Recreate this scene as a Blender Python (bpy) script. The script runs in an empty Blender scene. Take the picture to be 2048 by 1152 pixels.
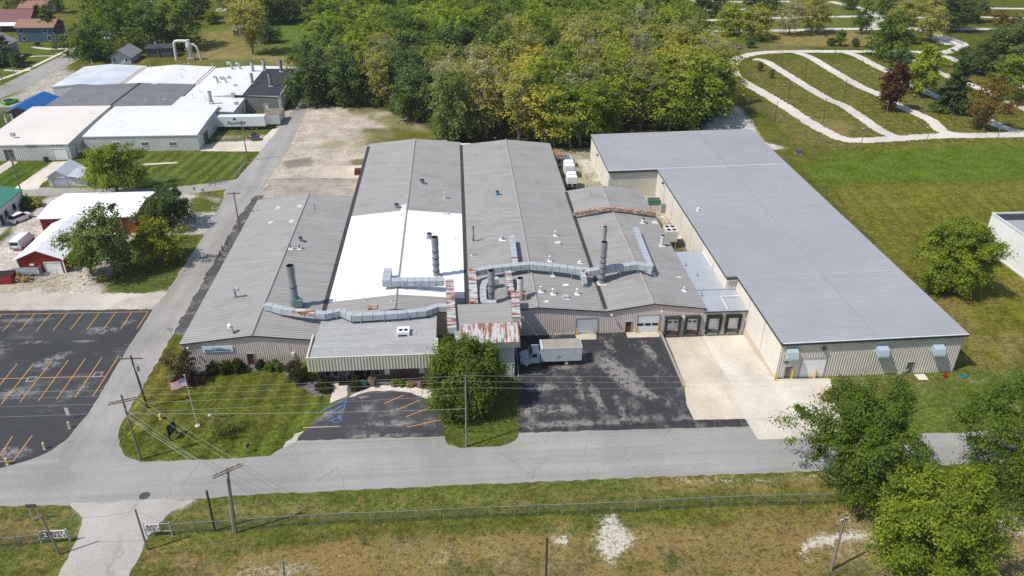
import bpy, bmesh, math, random
import numpy as np
from mathutils import Vector, Matrix
random.seed(7); RNG = np.random.default_rng(11)
SC = bpy.context.scene
COL = SC.collection
PI = math.pi
# ------------------------------------------------------------------ camera (metres; X along the street, Y away from it)
F_PX, PITCH, ROLL, YAW, CAM_H = 1550.94, .51582, .0071975, .072854, 70.0
FW = Vector((math.sin(YAW)*math.cos(PITCH), math.cos(YAW)*math.cos(PITCH), -math.sin(PITCH)))
_r = Vector((math.cos(YAW), -math.sin(YAW), 0)); _u = _r.cross(FW)
RT = _r*math.cos(ROLL) + _u*math.sin(ROLL); UP = _u*math.cos(ROLL) - _r*math.sin(ROLL)
CAM = Vector((0, 0, CAM_H))
def ray(px, py): return FW + RT*((px-1024)/F_PX) - UP*((py-576)/F_PX)
def g(px, py, z=0.0):
    d = ray(px, py); t = (z-CAM_H)/d.z
    return CAM + d*t
def g2(px, py, z=0.0):
    p = g(px, py, z); return (p.x, p.y)
def at_y(px, py, y):
    d = ray(px, py); return CAM + d*(y/d.y)
def at_x(px, py, x):
    d = ray(px, py); return CAM + d*(x/d.x)
def top_z(b, py):
    lo, hi = b[2], b[2]+60
    for _ in range(40):
        m = (lo+hi)/2; d = Vector((b[0], b[1], m))-CAM
        if 576 - F_PX*d.dot(UP)/d.dot(FW) > py: lo = m
        else: hi = m
    return lo
# ------------------------------------------------------------------ object helpers
def tag(o, label=None, cat=None, group=None, kind=None):
    if label: o['label'] = label
    if cat: o['category'] = cat
    if group: o['group'] = group
    if kind: o['kind'] = kind
    return o
def empty(name, loc, label, cat, group=None, rz=0.0):
    o = bpy.data.objects.new(name, None); COL.objects.link(o)
    o.empty_display_size = .5; o.location = loc; o.rotation_euler = (0, 0, rz)
    return tag(o, label, cat, group)
def copy_tree(o, loc=None, rz=None, label=None, group=None, parent=None):
    c = o.copy(); COL.objects.link(c)
    if parent is not None: c.parent = parent
    if loc is not None: c.location = loc
    if rz is not None: c.rotation_euler = (0, 0, rz)
    if label: c['label'] = label
    if group: c['group'] = group
    for ch in o.children: copy_tree(ch, parent=c)
    return c
class MB:
    def __init__(s): s.v = []; s.f = []; s.m = []
    def face(s, pts, m=0):
        n = len(s.v); s.v += [tuple(p) for p in pts]; s.f.append(tuple(range(n, n+len(pts)))); s.m.append(m)
    def box(s, x0, x1, y0, y1, z0, z1, m=0):
        n = len(s.v)
        s.v += [(x0,y0,z0),(x1,y0,z0),(x1,y1,z0),(x0,y1,z0),(x0,y0,z1),(x1,y0,z1),(x1,y1,z1),(x0,y1,z1)]
        for q in ((3,2,1,0),(4,5,6,7),(0,1,5,4),(1,2,6,5),(2,3,7,6),(3,0,4,7)):
            s.f.append(tuple(n+i for i in q)); s.m.append(m)
    def obox(s, c, ax, ay, az, m=0):
        c = Vector(c); ax, ay, az = Vector(ax), Vector(ay), Vector(az); n = len(s.v)
        for k in (-1, 1):
            for i, j in ((-1,-1),(1,-1),(1,1),(-1,1)):
                s.v.append(tuple(c + ax*i*.5 + ay*j*.5 + az*k*.5))
        for q in ((3,2,1,0),(4,5,6,7),(0,1,5,4),(1,2,6,5),(2,3,7,6),(3,0,4,7)):
            s.f.append(tuple(n+i for i in q)); s.m.append(m)
    def prism(s, poly, z0, z1, m=0, mtop=None):
        n = len(s.v); k = len(poly)
        a = sum(poly[i][0]*poly[(i+1)%k][1]-poly[(i+1)%k][0]*poly[i][1] for i in range(k))
        if a < 0: poly = poly[::-1]
        s.v += [(p[0], p[1], z0) for p in poly] + [(p[0], p[1], z1) for p in poly]
        for i in range(k):
            j = (i+1) % k; s.f.append((n+i, n+j, n+k+j, n+k+i)); s.m.append(m)
        s.f.append(tuple(range(n+k, n+2*k))); s.m.append(m if mtop is None else mtop)
        s.f.append(tuple(range(n+k-1, n-1, -1))); s.m.append(m)
    def slab(s, quad, t, m=0):
        "quad of 3D points (counter-clockwise from above), thickened downward"
        n = len(s.v); k = len(quad)
        s.v += [tuple(p) for p in quad] + [(p[0], p[1], p[2]-t) for p in quad]
        s.f.append(tuple(range(n, n+k))); s.m.append(m)
        s.f.append(tuple(range(n+2*k-1, n+k-1, -1))); s.m.append(m)
        for i in range(k):
            j = (i+1) % k; s.f.append((n+i, n+k+i, n+k+j, n+j)); s.m.append(m)
    def tube(s, pts, radii, n=8, m=0, cap=True):
        pts = [Vector(p) for p in pts]
        if not hasattr(radii, '__len__'): radii = [radii]*len(pts)
        rings = []; ref = None
        for i, p in enumerate(pts):
            t = (pts[min(i+1, len(pts)-1)] - pts[max(i-1, 0)])
            if t.length < 1e-6: t = Vector((0, 0, 1))
            t.normalize()
            if ref is None: ref = Vector((1, 0, 0)) if abs(t.x) < .8 else Vector((0, 1, 0))
            a = (ref - t*ref.dot(t)).normalized(); b = t.cross(a); ref = a
            k = len(s.v); rings.append(k)
            for j in range(n):
                th = 2*PI*j/n; s.v.append(tuple(p + (a*math.cos(th) + b*math.sin(th))*radii[i]))
        for i in range(len(pts)-1):
            for j in range(n):
                j2 = (j+1) % n
                s.f.append((rings[i]+j, rings[i]+j2, rings[i+1]+j2, rings[i+1]+j)); s.m.append(m)
        if cap:
            s.f.append(tuple(rings[0]+j for j in range(n-1, -1, -1))); s.m.append(m)
            s.f.append(tuple(rings[-1]+j for j in range(n))); s.m.append(m)
    def ring_pipe(s, c, r, h, n=16, m=0, t=.06, minside=None):
        "open-topped round pipe"
        c = Vector(c); k = len(s.v); ri = r-t
        for rr, zz in ((r, 0), (r, h), (ri, h), (ri, h-1.2*r)):
            for j in range(n):
                th = 2*PI*j/n; s.v.append((c.x+rr*math.cos(th), c.y+rr*math.sin(th), c.z+zz))
        for q in range(3):
            for j in range(n):
                j2 = (j+1) % n
                s.f.append((k+q*n+j, k+q*n+j2, k+(q+1)*n+j2, k+(q+1)*n+j)); s.m.append(m if q < 2 or minside is None else minside)
        s.f.append(tuple(k+3*n+j for j in range(n))); s.m.append(m if minside is None else minside)
    def sphere(s, c, r, nu=12, nv=8, m=0, sz=1.0):
        k = len(s.v)
        for i in range(nv+1):
            ph = PI*i/nv
            for j in range(nu):
                th = 2*PI*j/nu
                s.v.append((c[0]+r*math.sin(ph)*math.cos(th), c[1]+r*math.sin(ph)*math.sin(th), c[2]+sz*r*math.cos(ph)))
        for i in range(nv):
            for j in range(nu):
                j2 = (j+1) % nu; s.f.append((k+i*nu+j, k+(i+1)*nu+j, k+(i+1)*nu+j2, k+i*nu+j2)); s.m.append(m)
    def ribs(s, o, L, S, N, n, sp, w=.11, h=.04, m=0):
        o, L, S, N = Vector(o), Vector(L), Vector(S).normalized(), Vector(N).normalized()
        for i in range(n):
            b = o + S*(sp*i)
            a0, a1, a2, a3 = b-S*w*.5, b-S*w*.25+N*h, b+S*w*.25+N*h, b+S*w*.5
            for p, q in ((a0, a1), (a1, a2), (a2, a3)): s.face((p, q, q+L, p+L), m)
            s.face((a0, a1, a2, a3), m); s.face((a3+L, a2+L, a1+L, a0+L), m)
    def build(s, name, mats, parent=None, smooth=False, world=False, bevel=0):
        me = bpy.data.meshes.new(name); me.from_pydata(s.v, [], s.f)
        if not isinstance(mats, (list, tuple)): mats = [mats]
        for mt in mats: me.materials.append(mt)
        if len(mats) > 1: me.polygons.foreach_set('material_index', s.m)
        if smooth: me.polygons.foreach_set('use_smooth', [True]*len(me.polygons))
        me.update()
        o = bpy.data.objects.new(name, me); COL.objects.link(o)
        if parent is not None:
            o.parent = parent
            if world: o.matrix_parent_inverse = (Matrix.Translation(parent.location) @ parent.rotation_euler.to_matrix().to_4x4()).inverted()
        if bevel:
            b = o.modifiers.new('bevel', 'BEVEL'); b.width = bevel; b.segments = 2; b.limit_method = 'ANGLE'; b.angle_limit = .7
        return o
def part_label(o, label): o['label'] = label; return o
# ------------------------------------------------------------------ materials
MT = {}
class NT:
    def __init__(s, name):
        s.mat = bpy.data.materials.new(name); s.mat.use_nodes = True; s.t = s.mat.node_tree; s.t.nodes.clear()
        s.out = s.n('ShaderNodeOutputMaterial')
    def n(s, typ, **kw):
        nd = s.t.nodes.new(typ)
        for k, v in kw.items(): setattr(nd, k, v)
        return nd
    def l(s, a, b): s.t.links.new(a, b)
    def coord(s, scale=(1,1,1), geo=False):
        if geo: src = s.n('ShaderNodeNewGeometry').outputs['Position']
        else: src = s.n('ShaderNodeTexCoord').outputs['Object']
        mp = s.n('ShaderNodeMapping'); mp.inputs['Scale'].default_value = scale
        s.l(src, mp.inputs['Vector']); return mp.outputs['Vector']
    def noise(s, vec, scale, detail=5, rough=.6, dist=0):
        nd = s.n('ShaderNodeTexNoise'); nd.inputs['Scale'].default_value = scale; nd.inputs['Detail'].default_value = detail
        nd.inputs['Roughness'].default_value = rough; nd.inputs['Distortion'].default_value = dist
        s.l(vec, nd.inputs['Vector']); return nd.outputs['Fac']
    def rng(s, v, a, b, c=0.0, d=1.0, smooth=False):
        nd = s.n('ShaderNodeMapRange'); nd.clamp = True
        if smooth: nd.interpolation_type = 'SMOOTHSTEP'
        for i, x in zip((1, 2, 3, 4), (a, b, c, d)): nd.inputs[i].default_value = x
        s.l(v, nd.inputs[0]); return nd.outputs[0]
    def math(s, op, a, b=None):
        nd = s.n('ShaderNodeMath', operation=op)
        for i, x in enumerate((a, b)):
            if x is None: continue
            if isinstance(x, (int, float)): nd.inputs[i].default_value = x
            else: s.l(x, nd.inputs[i])
        return nd.outputs[0]
    def mix(s, fac, a, b, blend='MIX'):
        nd = s.n('ShaderNodeMix', data_type='RGBA', blend_type=blend)
        for i, x in ((0, fac), (6, a), (7, b)):
            if isinstance(x, (int, float)): nd.inputs[i].default_value = x
            elif isinstance(x, (tuple, list)): nd.inputs[i].default_value = (x[0], x[1], x[2], 1)
            else: s.l(x, nd.inputs[i])
        return nd.outputs[2]
    def scale(s, col, f):
        "colour times a scalar socket"
        nd = s.n('ShaderNodeVectorMath', operation='SCALE')
        if isinstance(col, (tuple, list)): nd.inputs[0].default_value = col[:3]
        else: s.l(col, nd.inputs[0])
        if isinstance(f, (int, float)): nd.inputs[3].default_value = f
        else: s.l(f, nd.inputs[3])
        return nd.outputs[0]
    def finish(s, col, rough=.7, metal=0, spec=.3, bump=None, bstr=.2, bdist=.05):
        b = s.n('ShaderNodeBsdfPrincipled')
        if isinstance(col, (tuple, list)): b.inputs['Base Color'].default_value = (*col[:3], 1)
        else: s.l(col, b.inputs['Base Color'])
        if isinstance(rough, (int, float)): b.inputs['Roughness'].default_value = rough
        else: s.l(rough, b.inputs['Roughness'])
        b.inputs['Metallic'].default_value = metal; b.inputs['Specular IOR Level'].default_value = spec
        if bump is not None:
            bp = s.n('ShaderNodeBump'); bp.inputs['Strength'].default_value = bstr; bp.inputs['Distance'].default_value = bdist
            s.l(bump, bp.inputs['Height']); s.l(bp.outputs[0], b.inputs['Normal'])
        s.l(b.outputs[0], s.out.inputs[0]); return s.mat
def pm(name, col, rough=.6, metal=0, var=.12, vs=.8, spec=.3, col2=None, p2=(.58, .66), s2=1.2, st2=(1,1,1), stretch=(1,1,1), bump=0, bs=8):
    if name in MT: return MT[name]
    t = NT(name)
    n1 = t.noise(t.coord(stretch), vs, 6)
    c = t.scale(col, t.rng(n1, .3, .7, 1-var, 1+var))
    if col2:
        n2 = t.noise(t.coord(st2), s2, 7, .65, .3)
        c = t.mix(t.rng(n2, p2[0], p2[1]), c, col2)
    bn = t.noise(t.coord(), bs, 3) if bump else None
    MT[name] = t.finish(c, rough, metal, spec, bn, bump); return MT[name]
WHITE = pm('white_paint', (.78,.78,.77), .45, var=.05)
OFFWH = pm('off_white', (.62,.6,.55), .5, var=.07)
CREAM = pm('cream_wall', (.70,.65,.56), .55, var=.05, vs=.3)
TANW = pm('tan_siding', (.575,.54,.48), .5, var=.06, vs=.4)
PINKW = pm('mauve_siding', (.60,.51,.46), .5, var=.08, vs=.3)
OFFICEW = pm('olive_tan_siding', (.56,.525,.43), .5, var=.05)
GREYW = pm('grey_siding', (.60,.60,.57), .5, var=.06, vs=.3)
ROOFP = pm('grey_roof_pan', (.232,.225,.215), .6, var=.10, vs=.8, stretch=(.06,1.2,1), col2=(.19,.18,.165), s2=.22, p2=(.5,.75))
ROOFWP = pm('white_roof_pan', (.70,.70,.69), .55, var=.06, vs=.3, col2=(.55,.54,.52), s2=.45, st2=(.4,1.2,1), p2=(.58,.75))
ROOFG = pm('grey_metal_roof', (.325,.315,.30), .55, var=.09, vs=.8, spec=.35, stretch=(.06,1.2,1), col2=(.26,.245,.22), s2=.22, p2=(.5,.75))
ROOFW = pm('white_coated_roof', (.80,.80,.80), .5, var=.05, vs=.3, col2=(.66,.65,.63), s2=.5, st2=(.4,1.2,1), p2=(.58,.75))
ROOFC = pm('cream_coated_roof', (.66,.605,.55), .6, var=.06, vs=.1)
ROOFS = pm('pale_coated_roof', (.50,.53,.565), .5, var=.07, vs=.12, col2=(.62,.635,.65), s2=.06, p2=(.45,.6))
ROOFD = pm('dark_membrane_roof', (.16,.16,.165), .8, var=.14, vs=.2)
ROOFB = pm('black_membrane_roof', (.035,.036,.045), .75, var=.25, vs=.25)
ROOFE = pm('galvalume_roof', (.335,.342,.36), .55, var=.05, vs=.9, spec=.2, stretch=(.10,1.0,1), col2=(.305,.312,.33), s2=.06, p2=(.42,.62))
ROOFN = pm('new_galvalume_roof', (.40,.42,.45), .4, var=.06, vs=.5, spec=.4, metal=.15)
ROOFO = pm('weathered_office_roof', (.335,.335,.33), .6, var=.12, vs=.7, stretch=(.15,1.2,1), col2=(.62,.63,.6), s2=1.6, st2=(.35,1.6,1), p2=(.60,.72))
TRIM = pm('dark_bronze_trim', (.05,.045,.04), .5)
TRIMG = pm('grey_trim', (.33,.31,.29), .5)
GALV = pm('galvanised_duct', (.385,.41,.43), .45, var=.16, vs=1.5)
FENCEM = pm('weathered_fence_steel', (.20,.22,.22), .55, var=.2)
STEEL = pm('grey_steel', (.25,.26,.27), .5, metal=.1, var=.2, vs=1.2)
DSTEEL = pm('dark_steel', (.06,.062,.065), .5, var=.2)
RUSTY = pm('rusted_duct', (.45,.46,.46), .6, var=.18, col2=(.25,.08,.042), s2=1.0, st2=(.25,1.15,1), p2=(.49,.53))
RUSTM = pm('rust_with_paint', (.48,.48,.47), .6, var=.18, col2=(.25,.095,.055), s2=1.5, st2=(1.7,.22,.3), p2=(.47,.55))
RUSTF = pm('brown_rust', (.30,.17,.10), .8, var=.3, vs=2, col2=(.55,.52,.48), s2=2.2, st2=(.6,1.6,1.2), p2=(.52,.6))
BLACK = pm('black_rubber', (.018,.018,.018), .8)
GLASS = pm('dark_glass', (.02,.024,.028), .12, spec=.6, var=.02)
BROWN = pm('brown_door_paint', (.11,.035,.02), .5)
BRICK = pm('dark_brick', (.11,.075,.058), .8, var=.3, vs=3, stretch=(1,1,4))
CONC = pm('pale_concrete', (.54,.47,.38), .85, var=.09, vs=.25, spec=.15, bump=.05)
WOOD = pm('grey_pole_wood', (.20,.165,.13), .85, var=.25, vs=2.5, stretch=(1,1,.2))
DWOOD = pm('dark_pole_wood', (.085,.065,.05), .85, var=.25, vs=2.5, stretch=(1,1,.2))
YELLOW = pm('yellow_paint', (.72,.45,.03), .5)
PYELLOW = pm('pale_yellow_paint', (.72,.58,.27), .5)
REDP = pm('red_paint', (.30,.022,.02), .5, var=.08)
REDB = pm('barn_red_siding', (.255,.02,.018), .55, var=.1)
BLUER = pm('blue_metal_roof', (.012,.10,.32), .45, var=.06)
GREENR = pm('green_metal_roof', (.05,.21,.145), .5, var=.06)
TEAL = pm('teal_machine_paint', (.15,.23,.22), .5, var=.3)
SHINGLE = pm('grey_shingles', (.26,.26,.27), .85, var=.15, vs=4)
BROWNSH = pm('brown_shingles', (.27,.15,.11), .85, var=.15, vs=3)
MAROON = pm('maroon_roof', (.17,.075,.07), .7, var=.12)
BLUES = pm('blue_house_siding', (.07,.105,.16), .6, var=.08)
def asphalt(name, base, patch, pth=(.56,.66), ps=.12, cracks=.35, crackcol=(.2,.19,.18), stre=(1,1,1), cth=.018, streak=None, worn=()):
    t = NT(name); v = t.coord((1,1,1), True)
    big = t.noise(v, .07, 5); fine = t.noise(v, 3.5, 4, .7)
    c = t.scale(base, t.math('MULTIPLY', t.rng(big, .3, .7, .8, 1.2), t.rng(fine, .3, .7, .86, 1.14)))
    pn = t.noise(t.coord(stre, True), ps, 10, .74, .15)
    if worn:      # places where the sealer has worn through: centre, half-lengths, turn, strength
        acc = pn; wn = t.noise(v, 1.1, 9, .8)
        for (x, y, rx, ry, an, k) in worn:
            mp = t.n('ShaderNodeMapping', vector_type='TEXTURE'); mp.inputs['Location'].default_value = (x, y, 0); mp.inputs['Rotation'].default_value = (0, 0, an); mp.inputs['Scale'].default_value = (rx, ry, 1)
            t.l(v, mp.inputs['Vector']); sx = t.n('ShaderNodeVectorMath', operation='MULTIPLY'); sx.inputs[1].default_value = (1, 1, 0); t.l(mp.outputs[0], sx.inputs[0])
            ln = t.n('ShaderNodeVectorMath', operation='LENGTH'); t.l(sx.outputs[0], ln.inputs[0])
            acc = t.math('ADD', acc, t.math('MULTIPLY', t.rng(ln.outputs['Value'], 0, 1.25, 1, 0, True), t.math('MULTIPLY', t.rng(wn, .43, .57), k)))
        pn = acc
    c = t.mix(t.rng(pn, pth[0], pth[1]), c, patch)
    if streak:
        sn = t.noise(t.coord(streak, True), 1.0, 5, .6)
        c = t.scale(c, t.rng(sn, .3, .7, .86, 1.12))
    if cracks:
        vo = t.n('ShaderNodeTexVoronoi', feature='DISTANCE_TO_EDGE'); vo.inputs['Scale'].default_value = cracks
        wv = t.n('ShaderNodeVectorMath', operation='ADD')
        nz = t.n('ShaderNodeTexNoise'); nz.inputs['Scale'].default_value = .5; nz.inputs['Detail'].default_value = 5
        sc = t.n('ShaderNodeVectorMath', operation='SCALE'); sc.inputs[3].default_value = 2.2
        t.l(v, nz.inputs['Vector']); t.l(nz.outputs['Color'], sc.inputs[0]); t.l(v, wv.inputs[0]); t.l(sc.outputs[0], wv.inputs[1])
        mp = t.n('ShaderNodeMapping'); mp.inputs['Scale'].default_value = stre; t.l(wv.outputs[0], mp.inputs['Vector'])
        t.l(mp.outputs[0], vo.inputs['Vector'])
        ck = t.rng(vo.outputs['Distance'], cth*.4, cth, 1, 0)
        ck = t.math('MULTIPLY', ck, t.rng(t.noise(v, .15, 3), .45, .6))
        c = t.mix(ck, c, crackcol)
    MT[name] = t.finish(c, .85, 0, .2, fine, .15, .02); return MT[name]
LOTASPH = asphalt('sealed_asphalt', (.050,.050,.055), (.21,.205,.20), (.56,.82), .14, .12, (.075,.073,.072), (.35,1.2,1), .006, worn=[(*g2(*p),rx,ry,a,k) for p,rx,ry,a,k in (((205,661),3.6,1.6,0,.55),((95,728),3.2,2.2,.2,.6),((122,711),2.2,1.2,.6,.45),((25,788),4,2,.1,.5),((75,685),3,.6,0,.5),((170,683),3,.6,0,.5),((258,645),2.2,1.4,.9,.4),((140,790),1.6,6,-.5,.3),((18,905),3.5,1.6,0,.5),((60,640),6,.8,0,.3),((-60,700),8,3,0,.4))])
YARDASPH = asphalt('worn_yard_asphalt', (.042,.042,.046), (.215,.20,.182), (.52,.74), .30, .30, (.17,.16,.145), (1,.62,1), .006, worn=[(*g2(*p),rx,ry,a,k) for p,rx,ry,a,k in (((1222,728),2.2,3.6,.5,.50),((1245,752),2.2,4.0,.7,.55),((1285,785),5.5,1.4,-.75,.5),((1195,800),1.2,6,.1,.36),((1110,820),7,1.4,0,.36),((1085,775),5,1.0,0,.34),((1130,848),8,1.0,0,.38),((1290,838),7,1.0,.1,.25),((1300,705),.9,5,.2,.36),((1125,735),1.6,1.2,0,.45),((1215,690),.8,4,.3,.34),((1370,836),3,.8,.2,.25),((1075,745),3,.7,.1,.35),((1160,775),.9,6,.05,.30),((1240,815),.8,5,.1,.30),((1060,830),.9,5,.0,.30))])
ROADG = asphalt('grey_road', (.285,.275,.255), (.335,.32,.295), (.45,.75), .05, .10, (.20,.19,.175), (1,.35,1), .004, (.02,.7,1))
SIDEROAD = asphalt('side_road_grey', (.29,.275,.255), (.345,.325,.30), (.45,.75), .06, .10, (.20,.19,.175), (.4,1,1), .004, (.5,.03,1))
CONCP = asphalt('tan_concrete_paving', (.52,.455,.36), (.44,.375,.285), (.54,.7), .09, .0, streak=(.25,.06,1))
CONCW = asphalt('pale_concrete_paving', (.58,.525,.44), (.50,.44,.36), (.55,.72), .1, .0, streak=(.2,.05,1))
GRAVEL = asphalt('crushed_stone', (.47,.425,.365), (.37,.33,.275), (.5,.66), .12, 0)
PATHM = asphalt('pale_park_path', (.56,.52,.46), (.47,.44,.39), (.52,.7), .08, 0)
MULCH = asphalt('grey_mulch', (.115,.105,.105), (.20,.185,.18), (.5,.6), 1.1, 0)
STONES = asphalt('white_stones', (.60,.54,.49), (.40,.35,.31), (.5,.56), 2.2, 0)
def leafmat(name, c1, c2, trans=.54):
    t = NT(name)
    at = t.n('ShaderNodeAttribute', attribute_name='tint').outputs['Fac']
    oi = t.n('ShaderNodeObjectInfo').outputs['Random']
    c = t.mix(at, c1, c2); c = t.scale(c, t.rng(oi, 0, 1, .85, 1.15)); c = t.mix(t.rng(oi, .3, .9, 0, .55), c, t.mix(1.0, c, (1.35,1.12,1.0), 'MULTIPLY'))
    d = t.n('ShaderNodeBsdfDiffuse'); tr = t.n('ShaderNodeBsdfTranslucent'); gl = t.n('ShaderNodeBsdfGlossy'); gl.inputs['Roughness'].default_value = .55
    t.l(c, d.inputs['Color']); t.l(t.mix(.5, c, (.30,.34,.04), 'MULTIPLY') if False else c, tr.inputs['Color'])
    m = t.n('ShaderNodeMixShader'); m.inputs[0].default_value = trans; t.l(d.outputs[0], m.inputs[1]); t.l(tr.outputs[0], m.inputs[2])
    m2 = t.n('ShaderNodeMixShader'); m2.inputs[0].default_value = .008; t.l(m.outputs[0], m2.inputs[1]); t.l(gl.outputs[0], m2.inputs[2])
    t.l(m2.outputs[0], t.out.inputs[0]); MT[name] = t.mat; return t.mat
LF_GREEN = leafmat('leaf_mid_green', (.085,.155,.016), (.235,.330,.042))
LF_BRIGHT = leafmat('leaf_bright_green', (.150,.230,.018), (.370,.450,.055))
LF_DARK = leafmat('leaf_dark_green', (.060,.105,.022), (.165,.230,.058))
LF_BLUE = leafmat('leaf_blue_green', (.078,.138,.030), (.215,.295,.086))
LF_OLIVE = leafmat('leaf_olive', (.24,.265,.050), (.44,.45,.125))
LF_YELLOW = leafmat('leaf_yellow_green', (.30,.32,.040), (.54,.51,.09))
LF_GREY = leafmat('leaf_sparse_grey', (.27,.285,.145), (.42,.42,.235))
LF_RED = leafmat('leaf_maroon', (.085,.040,.018), (.20,.075,.035))
LF_ORANGE = leafmat('leaf_orange_brown', (.17,.12,.020), (.38,.22,.04))
LF_SPRUCE = leafmat('needles_dark', (.035,.065,.024), (.09,.13,.05), .2)
LF_BUSH = leafmat('leaf_dark_hedge', (.022,.034,.006), (.095,.10,.020))
LF_WOODDARK = leafmat('leaf_wood_green', (.085,.140,.030), (.215,.290,.085))
BARK = pm('bark', (.12,.095,.075), .9, var=.3, vs=3)
BARKG = pm('pale_bark', (.22,.20,.17), .9, var=.25, vs=3)
# ------------------------------------------------------------------ ground sheet with painted turf, dirt and gravel
PIT = (32.75, 47.0, 92.3, 107.25)     # x0 x1 y0 y1 of the sunken dock ramp
def axis(segs, extra):
    a = []
    for s0, s1, st in segs: a += list(np.arange(s0, s1, st))
    a += list(extra); a = np.unique(np.round(np.array(a), 4)); keep = [a[0]]
    for q in a[1:]:
        if q-keep[-1] > .12 or any(abs(q-e) < 1e-3 for e in extra):
            if q-keep[-1] <= .12 and not any(abs(keep[-1]-e) < 1e-3 for e in extra): keep[-1] = q
            else: keep.append(q)
    return np.array(keep)
gx = axis([(-1600,-420,200),(-420,-96,2.6),(-96,102,.75),(102,430,2.6),(430,1600,190)], PIT[:2])
gy = axis([(-200,30,60),(30,46,4),(46,200,.75),(200,480,2.4),(480,1900,140)], PIT[2:])
GXX, GYY = np.meshgrid(gx, gy); P = np.stack([GXX.ravel(), GYY.ravel()], 1); NPT = len(P)
_tab = np.random.default_rng(5).random((256, 256))
def vnoise(p, s, oct=4, seed=0):
    out = np.zeros(len(p)); amp = 1.0; tot = 0
    for o in range(oct):
        q = p*s*(2**o) + 37.7*o + seed*17.3; i = np.floor(q).astype(int); f = q-i; f = f*f*(3-2*f)
        a = _tab[i[:,1] % 256, i[:,0] % 256]; b = _tab[i[:,1] % 256, (i[:,0]+1) % 256]
        c = _tab[(i[:,1]+1) % 256, i[:,0] % 256]; d = _tab[(i[:,1]+1) % 256, (i[:,0]+1) % 256]
        out += amp*((a*(1-f[:,0])+b*f[:,0])*(1-f[:,1]) + (c*(1-f[:,0])+d*f[:,0])*f[:,1]); tot += amp; amp *= .55
    return out/tot
LUSH = np.array((.090,.120,.016)); OLIVE = np.array((.125,.118,.021)); DRY = np.array((.245,.19,.070)); PALE = np.array((.46,.41,.32))
DEEP = np.array((.052,.085,.014)); BRIGHT = np.array((.105,.145,.022)); BROWNG = np.array((.17,.105,.055)); CHALK = np.array((.60,.565,.50))
n1 = vnoise(P, .03, 4, 1)[:,None]; n2 = vnoise(P, .14, 4, 2)[:,None]; n3 = vnoise(P, .6, 3, 3)[:,None]
GC = LUSH*(1-n1)+OLIVE*n1; k = np.clip((n2-.5)*3.2, 0, 1); GC = GC*(1-.6*k)+DRY*.6*k
MOW = np.zeros(NPT); STONY = np.zeros(NPT); STRAW = np.zeros(NPT); BARE = np.zeros(NPT)
def paint(poly, col, soft=1.5, amt=1.0, rag=1.5, world=False, thr=None, ns=.25, into=None):
    "lay a patch of turf or dirt: ragged, soft-edged, optionally broken up (thr)"
    global GC
    w = np.array(poly if world else [g2(*p) for p in poly]); pad = soft+rag+2
    sel = np.where((P[:,0] > w[:,0].min()-pad) & (P[:,0] < w[:,0].max()+pad) & (P[:,1] > w[:,1].min()-pad) & (P[:,1] < w[:,1].max()+pad))[0]
    if not len(sel): return
    q = P[sel]; ins = np.zeros(len(q), bool); dist = np.full(len(q), 1e9)
    for i in range(len(w)):
        a, b = w[i], w[(i+1) % len(w)]
        cr = ((a[1] > q[:,1]) != (b[1] > q[:,1]))
        xx = a[0] + (q[:,1]-a[1])*(b[0]-a[0])/((b[1]-a[1]) if abs(b[1]-a[1]) > 1e-9 else 1e-9)
        ins ^= cr & (q[:,0] < xx)
        ab = b-a; t = np.clip(((q-a)@ab)/max(ab@ab, 1e-9), 0, 1); d = np.hypot(*(q-(a+t[:,None]*ab)).T); dist = np.minimum(dist, d)
    sd = np.where(ins, dist, -dist) + (vnoise(q, ns, 4, 9)-.5)*2*rag
    m = np.clip(sd/soft+.5, 0, 1)*amt
    if thr is not None: m = m*np.clip((vnoise(q, thr[1], 4, 4)-thr[0])*6+.5, 0, 1)
    if into is not None: into[sel] = into[sel]*(1-m)+col*m; return
    GC[sel] = GC[sel]*(1-m[:,None]) + np.array(col)*m[:,None]
# front lawn, verges
paint([(240,860),(262,815),(345,675),(430,690),(470,745),(600,742),(662,800),(560,900),(480,915),(285,925),(245,905)], (.090,.102,.016), 1, 1, .4)
paint([(240,860),(262,815),(345,675),(385,690),(420,745),(330,800),(290,860)], (.14,.125,.028), 2, .6, 1.5)
paint([(480,915),(590,885),(660,800),(620,800),(560,860)], BRIGHT*.9, 1.2, .8, .8)
paint([(240,850),(245,905),(285,925),(480,917),(540,912),(520,885),(300,890),(270,850)], BRIGHT*.85, 1.5, .6, 1.2)
paint([(890,800),(870,805),(893,875),(920,897),(1000,893),(1036,878),(1034,700),(960,700)], (.092,.115,.024), .8, 1, .3)
paint([(893,875),(920,897),(1000,893),(1036,878),(1036,850),(900,850)], BRIGHT*.8, 1.2, .5, .8)
# strip between street and fence, field in front of it
paint([(300,1012),(480,992),(1000,968),(1640,942),(1640,1000),(1000,1030),(620,1050),(300,1075)], (.105,.122,.026), 1, 1, .5)
paint([(480,1015),(1000,995),(1640,965),(1640,990),(1000,1025),(620,1045)], (.135,.13,.04), 1.5, .8, 1.5, thr=(.45,.3))
paint([(310,1020),(420,1005),(600,1000),(700,1025),(420,1050)], (.175,.16,.06), 1.5, .7, 1.5, thr=(.42,.3))
paint([(1290,960),(1640,948),(1640,975),(1300,985)], DRY*.95, 1.5, .8, 1.2, thr=(.45,.3))
paint([(260,1180),(290,1105),(620,1080),(1000,1055),(1400,1045),(1700,1030),(2100,1000),(2100,1250),(260,1250)], (.20,.145,.06), 2, 1, 1.5)
paint([(500,1110),(1000,1070),(1300,1050),(1500,1060),(1450,1120),(900,1130),(520,1140)], (.235,.18,.085), 2, .8, 2, thr=(.4,.2))
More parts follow.
